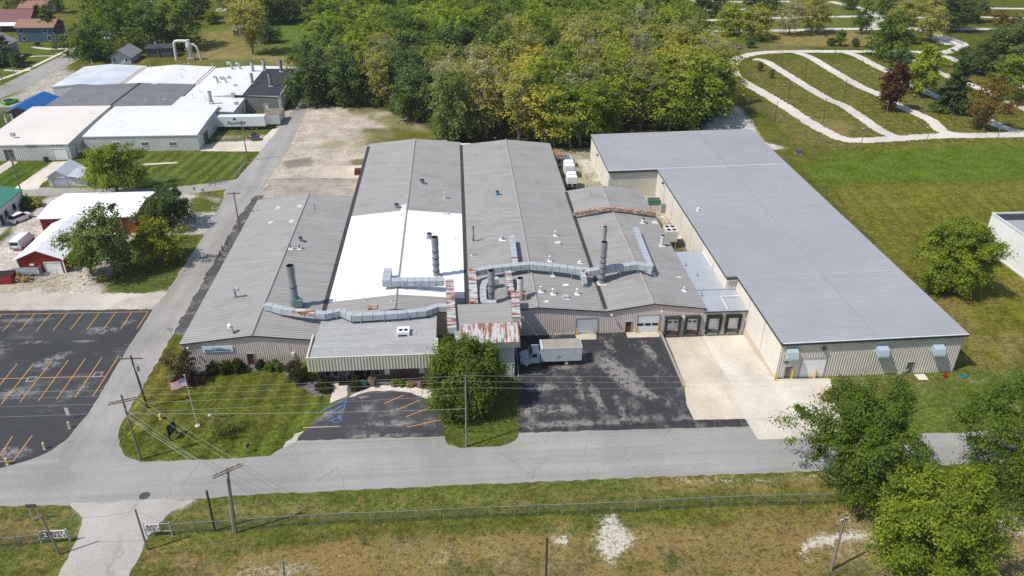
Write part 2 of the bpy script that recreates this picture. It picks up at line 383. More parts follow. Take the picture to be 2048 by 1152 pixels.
paint([(260,1110),(480,1070),(1000,1040),(1450,1025),(1450,1055),(1000,1070),(700,1085),(480,1110),(350,1170),(260,1170)], (.085,.105,.024), 1.5, .8, 1.6, thr=(.36,.35))
paint([(900,1120),(1150,1085),(1400,1085),(1500,1130),(1500,1170),(900,1170)], (.095,.105,.03), 2, .8, 2.5, thr=(.48,.3))
paint([(500,1120),(620,1115),(640,1160),(480,1160)], (.40,.35,.25), 1.5, .8, 2, thr=(.5,.5))
paint([(1196,1030),(1240,1026),(1262,1050),(1290,1078),(1272,1102),(1244,1122),(1236,1165),(1190,1165),(1203,1118),(1182,1085),(1190,1060)], .72, 2.2, 1, 1.6, into=STONY)
paint([(1100,1070),(1140,1070),(1140,1096),(1104,1096)], .68, 1.2, 1, .8, into=STONY)
paint([(1585,1078),(1630,1066),(1690,1055),(1770,1068),(1760,1095),(1700,1090),(1650,1096),(1620,1112),(1640,1125),(1610,1132),(1585,1110)], .80, 2.0, 1, 1.6, into=STONY)
paint([(1340,955),(1640,945),(1640,962),(1500,970),(1340,972)], .50, 1.2, 1, .8, into=STONY)
paint([(480,1115),(640,1120),(640,1165),(480,1165)], .46, 2, 1, 2, into=STONY)
paint([(300,1075),(480,1070),(1660,1025),(1660,1180),(260,1180)], .44, 3, 1, 2, into=STRAW)
paint([(260,1110),(480,1068),(1000,1042),(1450,1027),(1450,1048),(1000,1066),(700,1082),(480,1108),(350,1170),(260,1170)], .12, 2, 1, 2, into=STRAW)
paint([(900,1118),(1010,1100),(1110,1105),(1200,1120),(1180,1175),(880,1175)], .14, 3, 1, 3.5, into=STRAW)
paint([(1290,1085),(1400,1078),(1540,1100),(1500,1160),(1330,1150)], .18, 3, .9, 4, into=STRAW)
paint([(1640,1145),(1750,1125),(1780,1175),(1640,1175)], .12, 2, 1, 2, into=STRAW)
paint([(300,1010),(480,994),(1640,948),(1640,1000),(300,1060)], .20, 2, 1, 2, into=STRAW)
paint([(-100,1018),(150,1014),(150,1085),(105,1160),(-100,1160)], .25, 2, 1, 2, into=STRAW)
paint([(1480,120),(2100,110),(2100,290),(1730,300),(1580,300)], .30, 4, 1, 3, into=STRAW)
paint([(1640,380),(2060,365),(2060,745),(1930,700)], .20, 4, 1, 3, into=STRAW)
paint([(240,860),(262,815),(345,675),(600,742),(662,800),(560,900),(285,925)], .10, 1.5, 1, 1, into=STRAW)
paint([(240,860),(262,815),(345,675),(430,690),(470,745),(600,742),(662,800),(560,900),(285,925)], 1.0, 1.5, 1, .5, into=MOW)
paint([(1640,385),(2060,365),(2060,745),(1930,700)], .28, 3, 1, 1, into=MOW)
paint([(70,375),(90,350),(270,308),(515,302),(450,370),(300,378)], .9, 2, 1, 1, into=MOW)
paint([(-30,380),(0,345),(110,322),(20,382)], .9, 1, 1, .5, into=MOW)
paint([(560,230),(605,205),(700,212),(850,225),(875,262),(745,285),(730,330),(600,330),(545,330)], .20, 2, 1, 2, into=STONY)
paint([(560,230),(605,205),(700,212),(850,225),(875,262),(745,285),(730,330),(705,400),(500,400),(545,330)], 1.0, 2, 1, 1, into=BARE)
paint([(-120,560),(-60,470),(40,430),(130,372),(330,378),(440,400),(425,468),(350,470),(250,500),(330,580),(310,620),(-200,625)], .6, 2, 1, 1, into=BARE)
paint([(1700,1010),(2060,985),(2060,1180),(1650,1180)], (.27,.205,.10), 1.5, .85, 2)
paint([(1980,1015),(2060,1005),(2060,1060),(1990,1065)], PALE*.85, 1.5, .8, 1.2)
paint([(1640,1140),(1740,1125),(1770,1180),(1620,1180)], (.095,.11,.03), 2, .8, 1.5)
paint([(-100,1015),(145,1012),(163,1040),(150,1085),(105,1160),(-100,1160)], (.098,.112,.028), 1, 1, .5)
paint([(-60,1040),(60,1025),(110,1050),(60,1085),(-60,1085)], (.17,.135,.06), 2, .8, 1.8)
paint([(140,1010),(163,1035),(155,1085),(175,1040),(165,1010)], PALE*.8, .6, .7, .6)
paint([(290,1075),(330,1025),(400,1000),(385,995),(300,1008)], PALE*.95, .8, .9, .8)
# east of the warehouse
paint([(1600,330),(1720,300),(2100,275),(2100,366),(1700,368),(1640,385)], (.098,.142,.016), 5, 1, 3)
paint([(1660,375),(1700,370),(2060,362),(2100,440),(2100,700),(1960,745),(1900,640),(1750,520),(1650,400)], (.128,.128,.017), 2.5, 1, 1.5)
paint([(1850,420),(1960,480),(2000,560),(1960,600),(1800,480)], (.105,.115,.018), 3, .6, 3)
paint([(1680,378),(2060,364),(2060,400),(1700,420)], (.16,.155,.024), 2, .6, 2)
paint([(1850,560),(2060,560),(2060,720),(1960,745)], DRY*.85, 3, .7, 3, thr=(.45,.15))
paint([(1560,300),(1600,330),(1930,668),(1950,700),(1640,390)], (.085,.095,.025), 1, .7, .8)
paint([(1150,757),(1660,757),(1905,745),(2060,735),(2060,865),(1815,868),(1660,860)], (.108,.138,.026), 1.2, 1, .6)
paint([(1660,760),(1905,745),(1940,760),(1800,800),(1660,800)], (.15,.135,.05), 2, .7, 2, thr=(.45,.3))
paint([(1932,757),(1980,755),(1982,768),(1940,768)], .55, 1, .9, .6, into=STONY)
# park
paint([(1340,60),(2100,-10),(2100,265),(1730,300),(1580,300),(1470,190),(1460,140)], (.092,.108,.015), 4, 1, 3)
paint([(1340,20),(1700,15),(1700,60),(1340,60)], (.125,.145,.032), 4, 1, 3)
paint([(1480,150),(1560,120),(1640,200),(1760,270),(1640,270)], (.105,.115,.03), 3, .8, 4)
paint([(1600,220),(1740,260),(1680,275),(1590,240)], (.24,.20,.08), 2, .8, 2.5, thr=(.45,.12))
paint([(1540,105),(1800,150),(1900,260),(1700,210)], (.10,.118,.027), 3, .9, 4, thr=(.4,.06))
paint([(1540,62),(1760,62),(1740,92),(1560,92)], DRY*1.05, 4, .9, 3)
paint([(1430,90),(1560,85),(1620,98),(1480,110)], (.17,.15,.055), 4, .8, 3)
paint([(1480,190),(1575,215),(1690,290),(1590,290)], (.135,.125,.042), 3, .8, 2)
paint([(1380,88),(1450,92),(1475,100),(1445,110),(1390,105)], BROWNG, 3, .6, 3)
paint([(1395,215),(1475,213),(1500,240),(1530,285),(1575,296),(1545,300),(1500,262),(1380,262)], CHALK*.92, 1.2, 1, .9)
# between the buildings and in the gravel yard
paint([(560,230),(605,205),(700,212),(850,225),(875,262),(745,285),(730,330),(705,400),(500,400),(545,330)], (.47,.405,.33), 1.5, 1, 1)
paint([(700,212),(860,225),(885,275),(800,285),(770,250),(700,225)], OLIVE*1.1, 2, .8, 2, thr=(.45,.12))
paint([(725,255),(830,258),(890,285),(735,290)], OLIVE, 1.5, .85, 2, thr=(.42,.15))
paint([(700,320),(735,315),(732,332),(705,332)], (.10,.115,.03), 1, .8, .8)
paint([(650,255),(740,262),(720,300),(640,295)], (.30,.26,.16), 2, .7, 3, thr=(.5,.15))
paint([(560,322),(620,315),(628,332),(580,336)], (.20,.17,.14), 1, .9, 1)
paint([(700,365),(730,360),(712,400),(695,400)], (.30,.28,.22), .8, .9, 1, thr=(.4,.5))
paint([(1090,290),(1190,300),(1190,318),(1100,310)], (.30,.165,.09), 1.5, .8, 1)
paint([(1110,300),(1185,290),(1190,330),(1240,420),(1140,400)], (.33,.30,.20), 1.5, 1, 1)
paint([(1150,318),(1190,318),(1260,420),(1200,380)], CHALK*.9, 1.2, .9, 1, thr=(.42,.3))
paint([(1240,370),(1320,385),(1420,510),(1380,510),(1300,420)], (.42,.37,.30), 1, 1, .5)
paint([(1335,455),(1385,490),(1400,510),(1350,500)], (.16,.12,.08), 1, .8, 1, thr=(.45,.5))
# red barn yard, lane, north-west lots
paint([(-120,560),(-60,470),(40,430),(130,372),(330,378),(440,400),(425,468),(350,470),(250,500),(330,580),(310,620),(-200,625)], (.50,.455,.395), 1.5, 1, .8)
paint([(-20,545),(210,520),(240,560),(215,590),(0,600)], (.40,.34,.26), 1.5, .8, 1.5, thr=(.42,.25))
paint([(180,545),(250,495),(300,510),(270,545),(205,590)], (.30,.26,.22), 1.2, .9, 1.2)
paint([(205,587),(215,560),(275,500),(330,470),(405,470),(360,540),(335,580),(280,590)], (.085,.11,.024), .8, 1, .6)
paint([(380,398),(400,392),(446,408),(440,424),(380,426)], (.10,.125,.024), .8, 1, .4)
paint([(-60,500),(0,470),(30,440),(22,470),(-30,510)], DEEP, 1, 1, .5)
paint([(45,405),(80,400),(82,412),(60,430)], (.10,.11,.03), 1, 1, .6)
paint([(70,375),(90,350),(200,335),(270,308),(515,302),(450,370),(300,378)], (.098,.125,.024), 1, 1, .4)
paint([(130,350),(200,340),(280,335),(350,372),(100,378)], (.15,.15,.045), 2, .6, 2)
paint([(-30,380),(0,345),(35,325),(110,322),(20,382)], (.07,.115,.018), .8, 1, .4)
paint([(410,295),(440,270),(560,270),(530,302),(420,303)], (.40,.36,.29), 1, 1, .6)
paint([(420,250),(560,245),(540,262),(410,268)], (.08,.105,.024), 1, .9, .6)
paint([(410,278),(500,272),(490,284),(410,286)], (.08,.105,.024), 1, .9, .6)
paint([(-60,270),(-20,215),(30,190),(110,125),(170,160),(120,215),(40,250)], (.42,.38,.32), 1, 1, .5)
paint([(-40,255),(0,215),(20,215),(38,235),(10,270)], (.07,.10,.02), 1, 1, .4)
paint([(620,60),(675,40),(668,95),(560,160),(380,118),(400,60),(560,40)], (.135,.155,.036), 4, 1, 2)
paint([(380,95),(640,118),(610,150),(520,118),(400,118)], (.26,.215,.092), 3, .9, 2)
paint([(400,65),(470,60),(500,105),(400,110)], DRY, 3, .7, 3)
paint([(520,55),(660,42),(665,75),(560,100)], (.10,.155,.03), 5, .9, 3)
paint([(-20,140),(60,75),(150,85),(160,100),(30,190),(-20,185)], (.10,.135,.024), 2, 1, 1)
# the wood's floor
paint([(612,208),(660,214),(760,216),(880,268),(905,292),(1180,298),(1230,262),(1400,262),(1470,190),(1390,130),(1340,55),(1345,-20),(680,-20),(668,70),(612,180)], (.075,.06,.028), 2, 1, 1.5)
ground_me = bpy.data.meshes.new('ground')
nx, ny = len(gx), len(gy)
ii, jj = np.meshgrid(np.arange(nx-1), np.arange(ny-1)); a = (jj*nx+ii).ravel()
cxm = (gx[:-1]+gx[1:])/2; cym = (gy[:-1]+gy[1:])/2; CX, CY = np.meshgrid(cxm, cym)
keep = ~((CX.ravel() > PIT[0]) & (CX.ravel() < PIT[1]) & (CY.ravel() > PIT[2]) & (CY.ravel() < PIT[3])); a = a[keep]
faces = np.stack([a, a+1, a+1+nx, a+nx], 1)
ground_me.vertices.add(NPT); ground_me.vertices.foreach_set('co', np.column_stack([P, np.zeros(NPT)]).astype(np.float32).ravel())
ground_me.loops.add(len(faces)*4); ground_me.loops.foreach_set('vertex_index', faces.astype(np.int32).ravel())
ground_me.polygons.add(len(faces)); ground_me.polygons.foreach_set('loop_start', np.arange(0, len(faces)*4, 4, dtype=np.int32))
ground_me.update(calc_edges=True)
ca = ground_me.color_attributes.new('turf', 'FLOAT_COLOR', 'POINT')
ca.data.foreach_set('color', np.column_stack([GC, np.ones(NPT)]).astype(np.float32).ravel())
def ground_material():
    t = NT('turf_and_dirt'); v = t.coord((1,1,1), True)
    att = lambda nm: t.n('ShaderNodeAttribute', attribute_name=nm)
    c = att('turf').outputs['Color']; bare = att('bare').outputs['Fac']
    f1 = t.noise(v, 1.3, 8, .78); f2 = t.noise(v, .22, 5, .65); f3 = t.noise(v, 4.2, 4, .75); f4 = t.noise(v, .55, 9, .8, .4)
    c = t.scale(c, t.math('MULTIPLY', t.math('MULTIPLY', t.math('ADD', t.math('MULTIPLY', t.math('SUBTRACT', t.rng(f1, .38, .62, .50, 1.42), 1.0), t.math('SUBTRACT', 1.0, t.math('MULTIPLY', bare, .72))), 1.0), t.rng(f2, .36, .64, .78, 1.18)), t.rng(f3, .38, .62, .66, 1.34)))
    # straw and thatch showing through, in fine flecks; dark tufts between
    sa = att('straw').outputs['Fac']
    straw = t.rng(t.math('ADD', f4, t.math('MULTIPLY', sa, .26)), .575, .645)
    sc = t.scale((.225,.168,.055), t.rng(f3, .38, .62, .62, 1.3)); c = t.mix(t.math('MULTIPLY', straw, t.rng(sa, 0, .25)), c, sc)
    red = t.rng(t.noise(v, .09, 4, .6), .50, .62); c = t.mix(t.math('MULTIPLY', t.math('MULTIPLY', red, t.rng(sa, .3, .42)), .45), c, t.scale((.25,.165,.065), t.rng(f1, .38, .62, .7, 1.3)))
    tn = t.noise(v, 1.5, 5, .7); tuft = t.math('MULTIPLY', t.rng(tn, .545, .60), t.rng(sa, .05, .35, .55, 1.0))
    c = t.mix(t.math('MULTIPLY', tuft, .72), c, t.scale((.052,.058,.013), t.rng(f3, .38, .62, .6, 1.4)))
    # pale stones lying open, thick where the ground is stony
    st = t.rng(t.math('ADD', t.noise(v, 1.7, 9, .84, .2), t.math('MULTIPLY', t.math('SUBTRACT', att('stony').outputs['Fac'], .5), .42)), .50, .60)
    c = t.mix(t.math('MULTIPLY', st, t.rng(att('stony').outputs['Fac'], .05, .3)), c, t.scale((.54,.495,.42), t.rng(f3, .38, .62, .7, 1.25)))
    # mowing passes: the turf lies in alternating stripes along the depth of the site
    sx = t.n('ShaderNodeSeparateXYZ'); t.l(v, sx.inputs[0])
    wob = t.math('MULTIPLY', t.math('SUBTRACT', t.noise(v, .12, 4), .5), 2.6)
    sn = t.math('SINE', t.math('MULTIPLY', t.math('ADD', t.math('ADD', sx.outputs[0], t.math('MULTIPLY', sx.outputs[1], -.16)), wob), 2.0))
    amp = t.math('MULTIPLY', att('mow').outputs['Fac'], t.rng(t.noise(v, .06, 2), .35, .6, .10, .30))
    c = t.scale(c, t.math('ADD', t.math('MULTIPLY', sn, amp), 1.0))
    return t.finish(c, .95, 0, .0, t.math('ADD', f1, f3), .6, .15)
for nm, arr in (('mow', MOW), ('stony', STONY), ('straw', STRAW), ('bare', BARE)):
    ground_me.attributes.new(nm, 'FLOAT', 'POINT').data.foreach_set('value', arr.astype(np.float32))
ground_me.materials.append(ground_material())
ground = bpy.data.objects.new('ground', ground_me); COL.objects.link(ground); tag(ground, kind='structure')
# ------------------------------------------------------------------ flat sheets: roads, lots, paths
_zc = [0.005]
def nextz(d=.0011): _zc[0] += d; return _zc[0]
def ragged(w, step=1.2, amp=.15, seed=1):
    r = random.Random(seed); out = []
    for i in range(len(w)):
        a, b = Vector(w[i]), Vector(w[(i+1) % len(w)]); L = (b-a).length; n = max(1, min(400, int(L/step)))
        nrm = Vector((-(b-a).y, (b-a).x)).normalized() if L > 1e-6 else Vector((0, 0))
        for j in range(n):
            p = a.lerp(b, j/n)
            if j: p = p + nrm*r.uniform(-amp, amp)
            out.append((p.x, p.y))
    return out
def sheet(name, poly, mat, z=None, world=False, rag=.12, label=None):
    w = poly if world else [g2(*p) for p in poly]
    if rag: w = ragged(w, .8, rag*1.5, len(poly)*7+1)
    if z is None: z = nextz()
    bm = bmesh.new(); vs = [bm.verts.new((p[0], p[1], z)) for p in w]
    f = bm.faces.new(vs); f.normal_update()
    if f.normal.z < 0: f.normal_flip()
    bmesh.ops.triangulate(bm, faces=bm.faces[:])
    lo = [bm.verts.new((p[0], p[1], -.01)) for p in w]
    for i in range(len(w)): j = (i+1) % len(w); bm.faces.new((vs[i], lo[i], lo[j], vs[j]))
    me = bpy.data.meshes.new(name); bm.to_mesh(me); bm.free(); me.materials.append(mat)
    o = bpy.data.objects.new(name, me); COL.objects.link(o); return tag(o, label, kind='structure')
def smooth_line(pts, n=8):
    out = []
    for i in range(len(pts)-1):
        p0, p1, p2, p3 = (Vector(pts[max(i-1, 0)]), Vector(pts[i]), Vector(pts[i+1]), Vector(pts[min(i+2, len(pts)-1)]))
        for j in range(n):
            t = j/n; out.append(.5*((2*p1)+(p2-p0)*t+(2*p0-5*p1+4*p2-p3)*t*t+(3*p1-p0-3*p2+p3)*t**3))
    out.append(Vector(pts[-1])); return out
def ribbon(name, pts, width, mat, world=False, z=None, rag=.1, n=20):
    w = smooth_line(pts if world else [g2(*p) for p in pts], n); L = []; Rr = []; r = random.Random(len(w))
    for i, p in enumerate(w):
        t = (w[min(i+1, len(w)-1)]-w[max(i-1, 0)]); nn = Vector((-t.y, t.x)).normalized()
        wd = width if not hasattr(width, '__len__') else width[0]+(width[1]-width[0])*i/(len(w)-1)
        L.append(p+nn*(wd/2+r.uniform(-rag, rag))); Rr.append(p-nn*(wd/2+r.uniform(-rag, rag)))
    if z is None: z = nextz()
    m = MB()
    for i in range(len(w)-1):
        m.face([(Rr[i].x,Rr[i].y,z),(Rr[i+1].x,Rr[i+1].y,z),(L[i+1].x,L[i+1].y,z),(L[i].x,L[i].y,z)])
        for E_ in (L, Rr): m.face([(E_[i].x,E_[i].y,z),(E_[i+1].x,E_[i+1].y,z),(E_[i+1].x,E_[i+1].y,-.01),(E_[i].x,E_[i].y,-.01)])
    return tag(m.build(name, mat), kind='structure')
def stripe(m, a, b, w, z):
    a, b = Vector(a), Vector(b); n = Vector((-(b-a).y, (b-a).x)).normalized()*w/2
    m.face([(a.x-n.x,a.y-n.y,z),(b.x-n.x,b.y-n.y,z),(b.x+n.x,b.y+n.y,z),(a.x+n.x,a.y+n.y,z)])
# gravel lane in front of the red barn and behind it, drives in the north-west
ribbon('gravel_lane', [(-260,606),(-100,604),(60,602),(200,603),(330,600)], 5.6, GRAVEL, rag=.4)
ribbon('lane', [(-160,395),(-20,390),(75,384),(200,386),(320,384),(440,372),(475,366)], 5.2, SIDEROAD, rag=.2)
sheet('concrete_driveway', [(20,382),(105,324),(142,322),(118,345),(84,366),(76,378)], CONCW, rag=.05)
sheet('concrete_path', [(-40,350),(0,332),(18,322),(36,324),(0,348),(-40,366)], CONCW, rag=.05)
sheet('concrete_pad', [(400,292),(440,284),(520,282),(545,258),(566,256),(548,276),(525,303),(400,302)], CONCW, rag=.1)
sheet('concrete_strip', [(275,328),(352,324),(357,326),(278,331)], CONCW, rag=.05)
ribbon('neighbourhood_street', [(-330,330),(-160,245),(-60,208),(20,176),(92,140),(150,110),(200,80),(250,50)], 9.5, SIDEROAD, rag=.15)
ribbon('side_path', [(-60,178),(20,152),(66,133),(110,112),(140,97)], 1.6, CONCW, rag=.05)
ribbon('house_path', [(66,94),(100,98),(140,97),(158,97)], 2.2, CONCW, rag=.05)
ribbon('front_path', [(60,113),(86,112),(112,112)], 1.2, CONCW, rag=.03)
ribbon('cross_path', [(8,140),(40,142),(62,140)], 1.4, CONCW, rag=.03)
# park loop and its branches
ribbon('park_path', [(2300,262),(2090,268),(2010,270),(1880,272),(1790,277),(1700,280),(1650,262),(1615,242),(1570,212),(1520,182),(1478,158),(1464,140),(1466,126),(1482,114),(1520,106),(1580,103),(1700,103),(1830,104),(1880,106),(1912,98),(1925,88),(1905,80),(1860,65),(1815,55)], 4.3, PATHM, rag=.35)
ribbon('park_path', [(1508,118),(1530,122),(1560,140),(1600,165),(1650,195),(1690,213),(1730,240),(1765,263),(1800,277)], 3.6, PATHM, rag=.25)
ribbon('park_path', [(1590,104),(1620,114),(1660,138),(1715,170),(1760,190),(1800,212),(1860,240),(1885,262),(1920,270)], 3.8, PATHM, rag=.25)
ribbon('park_path', [(1690,104),(1715,112),(1745,128),(1790,150),(1840,178),(1880,195),(1930,215),(1990,248),(2040,264),(2100,270)], 4.0, PATHM, rag=.25)
ribbon('park_path', [(1790,106),(1820,120),(1860,138),(1915,160),(1980,185),(2030,208),(2100,240)], 3.8, PATHM, rag=.25)
ribbon('park_path', [(1880,108),(1905,118),(1950,138),(1990,152),(2060,180)], 4.0, PATHM, rag=.25)
ribbon('park_path', [(1330,40),(1345,52),(1380,59),(1430,62),(1560,61),(1680,58),(1800,58),(2010,58),(2100,60)], 4.4, PATHM, rag=.25)
ribbon('park_path', [(1320,39),(1380,40),(1440,40),(1560,36),(1700,33),(1780,33),(1860,36)], 3.8, PATHM, rag=.25)
ribbon('park_path', [(1325,21),(1390,21),(1450,20),(1560,16)], 3.8, PATHM, rag=.25)
ribbon('park_path', [(1330,3),(1400,2),(1480,4),(1580,3)], 3.8, PATHM, rag=.25)
ribbon('park_path', [(1660,3),(1700,12),(1740,24),(1757,33),(1750,46),(1740,57)], 5.5, PATHM, rag=.25)
ribbon('park_path', [(1920,32),(1990,35),(2100,37)], 3.8, PATHM, rag=.25)
ribbon('park_path', [(1960,16),(2020,17),(2100,18)], 4, PATHM, rag=.25)
ribbon('dirt_path', [(1421,63),(1436,74),(1455,86),(1462,92)], 2.6, asphalt('dirt_path', (.36,.28,.20), (.28,.22,.15), (.5,.6), .3, 0), rag=.3)
# yard slabs behind the west building
sheet('concrete_slab', [(627,334),(735,330),(728,350),(722,357),(622,357)], CONCP, rag=.1)
sheet('concrete_slab', [(545,357),(620,356),(724,357),(704,400),(512,400),(525,380)], asphalt('stained_slab', (.37,.325,.275), (.23,.195,.165), (.46,.62), .16, .0, streak=(.1,.6,1)), rag=.2)
# the streets
sheet('side_road', [(612,178),(634,150),(648,110),(672,66),(688,66),(640,165),(626,185),(604,240),(576,300),(540,352),(512,398),(482,432),(437,512),(345,672),(262,815),(238,860),(238,890),(250,912),(285,926),(150,960),(30,938),(97,906),(137,876),(180,822),(255,697),(303,620),(333,585),(362,540),(408,470),(446,400),(448,384),(470,362),(515,310),(548,270),(566,246),(590,212)], SIDEROAD, rag=.12)
sheet('street', [(-700,930),(-300,925),(0,915),(60,900),(97,900),(150,945),(285,924),(400,919),(482,917),(540,912),(566,896),(594,882),(740,876),(889,873),(895,889),(922,897),(1000,893),(1030,882),(1038,866),(1270,859),(1500,853),(1640,880),(1815,869),(1900,866),(2060,860),(2700,838),(2800,888),(2060,922),(1640,942),(1000,967),(480,991),(400,997),(300,1006),(150,1010),(0,1012),(-700,1040)], ROADG, rag=.1)
sheet('exit_driveway', [(138,1008),(165,1036),(163,1050),(140,1105),(108,1165),(60,1260),(230,1260),(258,1152),(296,1075),(312,1050),(345,1022),(400,1000),(300,1000)], asphalt('pale_driveway', (.39,.365,.33), (.34,.315,.285), (.5,.65), .12, .1, (.3,.27,.24)), rag=.15)
# asphalt lots
sheet('parking_lot', [(-420,633),(-200,626),(0,622),(306,619),(300,628),(255,697),(180,821),(136,875),(96,905),(60,920),(0,937),(-300,975),(-700,1010)], LOTASPH, rag=.06)
sheet('asphalt_strip', [(348,666),(420,537),(436,508),(481,428),(510,392),(530,390),(500,440),(410,605),(372,672),(352,668)], asphalt('dark_patched_strip', (.075,.072,.07), (.22,.20,.175), (.5,.62), .25, 0), rag=.2)
sheet('visitor_parking', [(594,882),(610,862),(650,825),(690,799),(732,785),(782,781),(822,786),(850,797),(872,820),(885,845),(889,872),(740,876)], asphalt('faded_visitor_asphalt', (.058,.058,.062), (.22,.21,.205), (.52,.78), .2, .1, (.12,.115,.11), cth=.006, worn=[(*g2(*p),rx,ry,a,k) for p,rx,ry,a,k in (((727,817),1.4,1.0,.2,.45),((770,848),5,.8,0,.35),((640,833),2.2,1.2,.5,.4),((790,822),2.4,1.2,.4,.3),((725,795),2.2,.8,.2,.3),((860,843),1.6,1.5,0,.3),((770,872),6,.7,0,.45),((800,848),1.2,.7,-.6,.4))]), rag=.08)
sheet('gravel_edge', [(566,896),(594,882),(610,862),(590,868),(572,884)], GRAVEL, rag=.2)
sheet('truck_yard', [g2(1038,866), g2(1036,760), (7.6, 96.4), (7.6,107.05), (32.45,107.05), (32.45,91.7), g2(1376,815), g2(1388,841), g2(1492,838), g2(1500,853), g2(1270,859)], YARDASPH, world=True, rag=.07)
sheet('concrete_apron', [(32.8,92.3), g2(1374,812), g2(1388,840), g2(1490,838), g2(1516,879), g2(1690,875), g2(1660,757), (47.0,92.75), (47.0,92.3)], CONCW, world=True, rag=.03)
sheet('concrete_lane', [(32.8,92.28), g2(1374,812), g2(1388,839), g2(1486,837), (39.9,92.28)], CONCP, world=True, rag=.02)
m = MB(); zb = -1.15
for x0, x1, mi in ((32.75, 39.9, 1), (39.9, 47.0, 0)):
    m.face([(x0,92.3,.02),(x1,92.3,.02),(x1,101.5,zb+.08),(x0,101.5,zb+.08)], mi); m.face([(x0,101.5,zb+.08),(x1,101.5,zb+.08),(x1,107.25,zb),(x0,107.25,zb)], mi)
tag(m.build('dock_ramp', [CONCW, CONCP]), kind='structure')
sheet('concrete_pad', [g2(1151,669), g2(1192,667), g2(1193,679), g2(1153,680)], CONCP, rag=.02, world=True)
sheet('concrete_pad', [g2(1252,665), g2(1319,663), g2(1319,674), g2(1255,676)], CONCP, rag=.02, world=True)
sheet('entrance_walk', [(669,763),(703,761),(694,793),(659,807)], CONCW, rag=.02)
sheet('door_slab', [(500,729),(514,728),(518,737),(515,741),(494,741)], CONCW, rag=.02)
sheet('door_slab', [(1828,749),(1848,748),(1857,760),(1838,760)], CONCW, rag=.02)
sheet('stone_bed', [(697,795),(716,784),(742,774),(790,770),(830,774),(862,782),(862,796),(850,797),(822,786),(782,781),(732,785)], STONES, rag=.15)
sheet('mulch_bed', [(428,745),(498,741),(556,739),(575,752),(592,770),(614,783),(640,791),(659,792),(668,764),(600,760),(580,700),(378,700),(366,742),(372,760)], MULCH, rag=.2)
sheet('mulch_bed', [(700,764),(790,755),(875,752),(880,775),(862,781),(830,774),(790,770),(742,774),(716,783),(696,790)], MULCH, rag=.2)
# painted lines
ORANGE = pm('orange_line_paint', (.58,.30,.10), .7, var=.15, vs=2, col2=(.38,.24,.13), s2=2.5, p2=(.55,.65)); BLUEL = pm('blue_line_paint', (.10,.19,.36), .7, var=.2); PINKL = pm('faded_line_paint', (.56,.40,.32), .7, var=.15)
zl = nextz(.004); m = MB()
a0, a1 = Vector(g2(-300,634.5)), Vector(g2(296,624)); stripe(m, a0, a1, .12, zl)
s0, e0 = Vector(g2(296,624)), Vector(g2(274,658)); dx = Vector(g2(46.3,628.6))-s0
step = (Vector(g2(77.2,627.8))-Vector(g2(108.4,627.2)))
for i in range(22):
    o = Vector((-i*2.72, .03*i)); o = step.normalized()*2.72*i
    stripe(m, s0+o, e0+o, .12, zl+.002)
c0, c1 = Vector(g2(-300,765)), Vector(g2(212,753)); stripe(m, c0, c1, .12, zl+.001)
s1, e1 = Vector(g2(238,712)), Vector(g2(186,793)); s2_, e2 = Vector(g2(204.6,714.7)), Vector(g2(149.4,796)); st2 = (s2_-s1)
for i in range(20): stripe(m, s1+st2*i, e1+st2*i, .12, zl+.002)
stripe(m, g2(65,871), g2(27,922.5), .12, zl); stripe(m, g2(27,922.5), g2(-120,928), .12, zl+.001); stripe(m, g2(25.5,873), g2(-12,930), .12, zl+.002)
tag(m.build('parking_lines', ORANGE), kind='structure')
m = MB()
for a, b in (((807,791),(768,808)),((839,801),(795,820)),((862,815),(812,834)),((883,840),(815,855))): stripe(m, g2(*a), g2(*b), .13, zl)
tag(m.build('parking_lines', ORANGE), kind='structure')
m = MB(); stripe(m, g2(606,856), g2(681,853), .14, zl); tag(m.build('parking_lines', PINKL), kind='structure')
m = MB()
for k, (a, b) in enumerate((((695,793),(686,826)),((686,826),(656,827)),((693,799),(635,828)),((690,809),(657,827)),((688,818),(674,827)),((692,797),(640,824)))): stripe(m, g2(*a), g2(*b), .13, zl+.001*k)
c = Vector(g2(674,840)); R0 = .62
for i in range(14):
    t0, t1 = PI*(-.95+i*.1), PI*(-.95+(i+1)*.1)
    stripe(m, c+Vector((math.cos(t0)*R0, math.sin(t0)*R0)), c+Vector((math.cos(t1)*R0, math.sin(t1)*R0)), .14, zl+.0002*i)
stripe(m, c+Vector((.25,.1)), c+Vector((.2,1.0)), .16, zl+.006); stripe(m, c+Vector((.2,.2)), c+Vector((-.5,.15)), .15, zl+.007); stripe(m, c+Vector((-.45,.2)), c+Vector((-.8,-.35)), .15, zl+.008); stripe(m, c+Vector((-.8,-.35)), c+Vector((-1.15,-.2)), .13, zl+.009); stripe(m, c+Vector((.0,.65)), c+Vector((.5,.6)), .13, zl+.010)
tag(m.build('parking_lines', BLUEL), kind='structure')
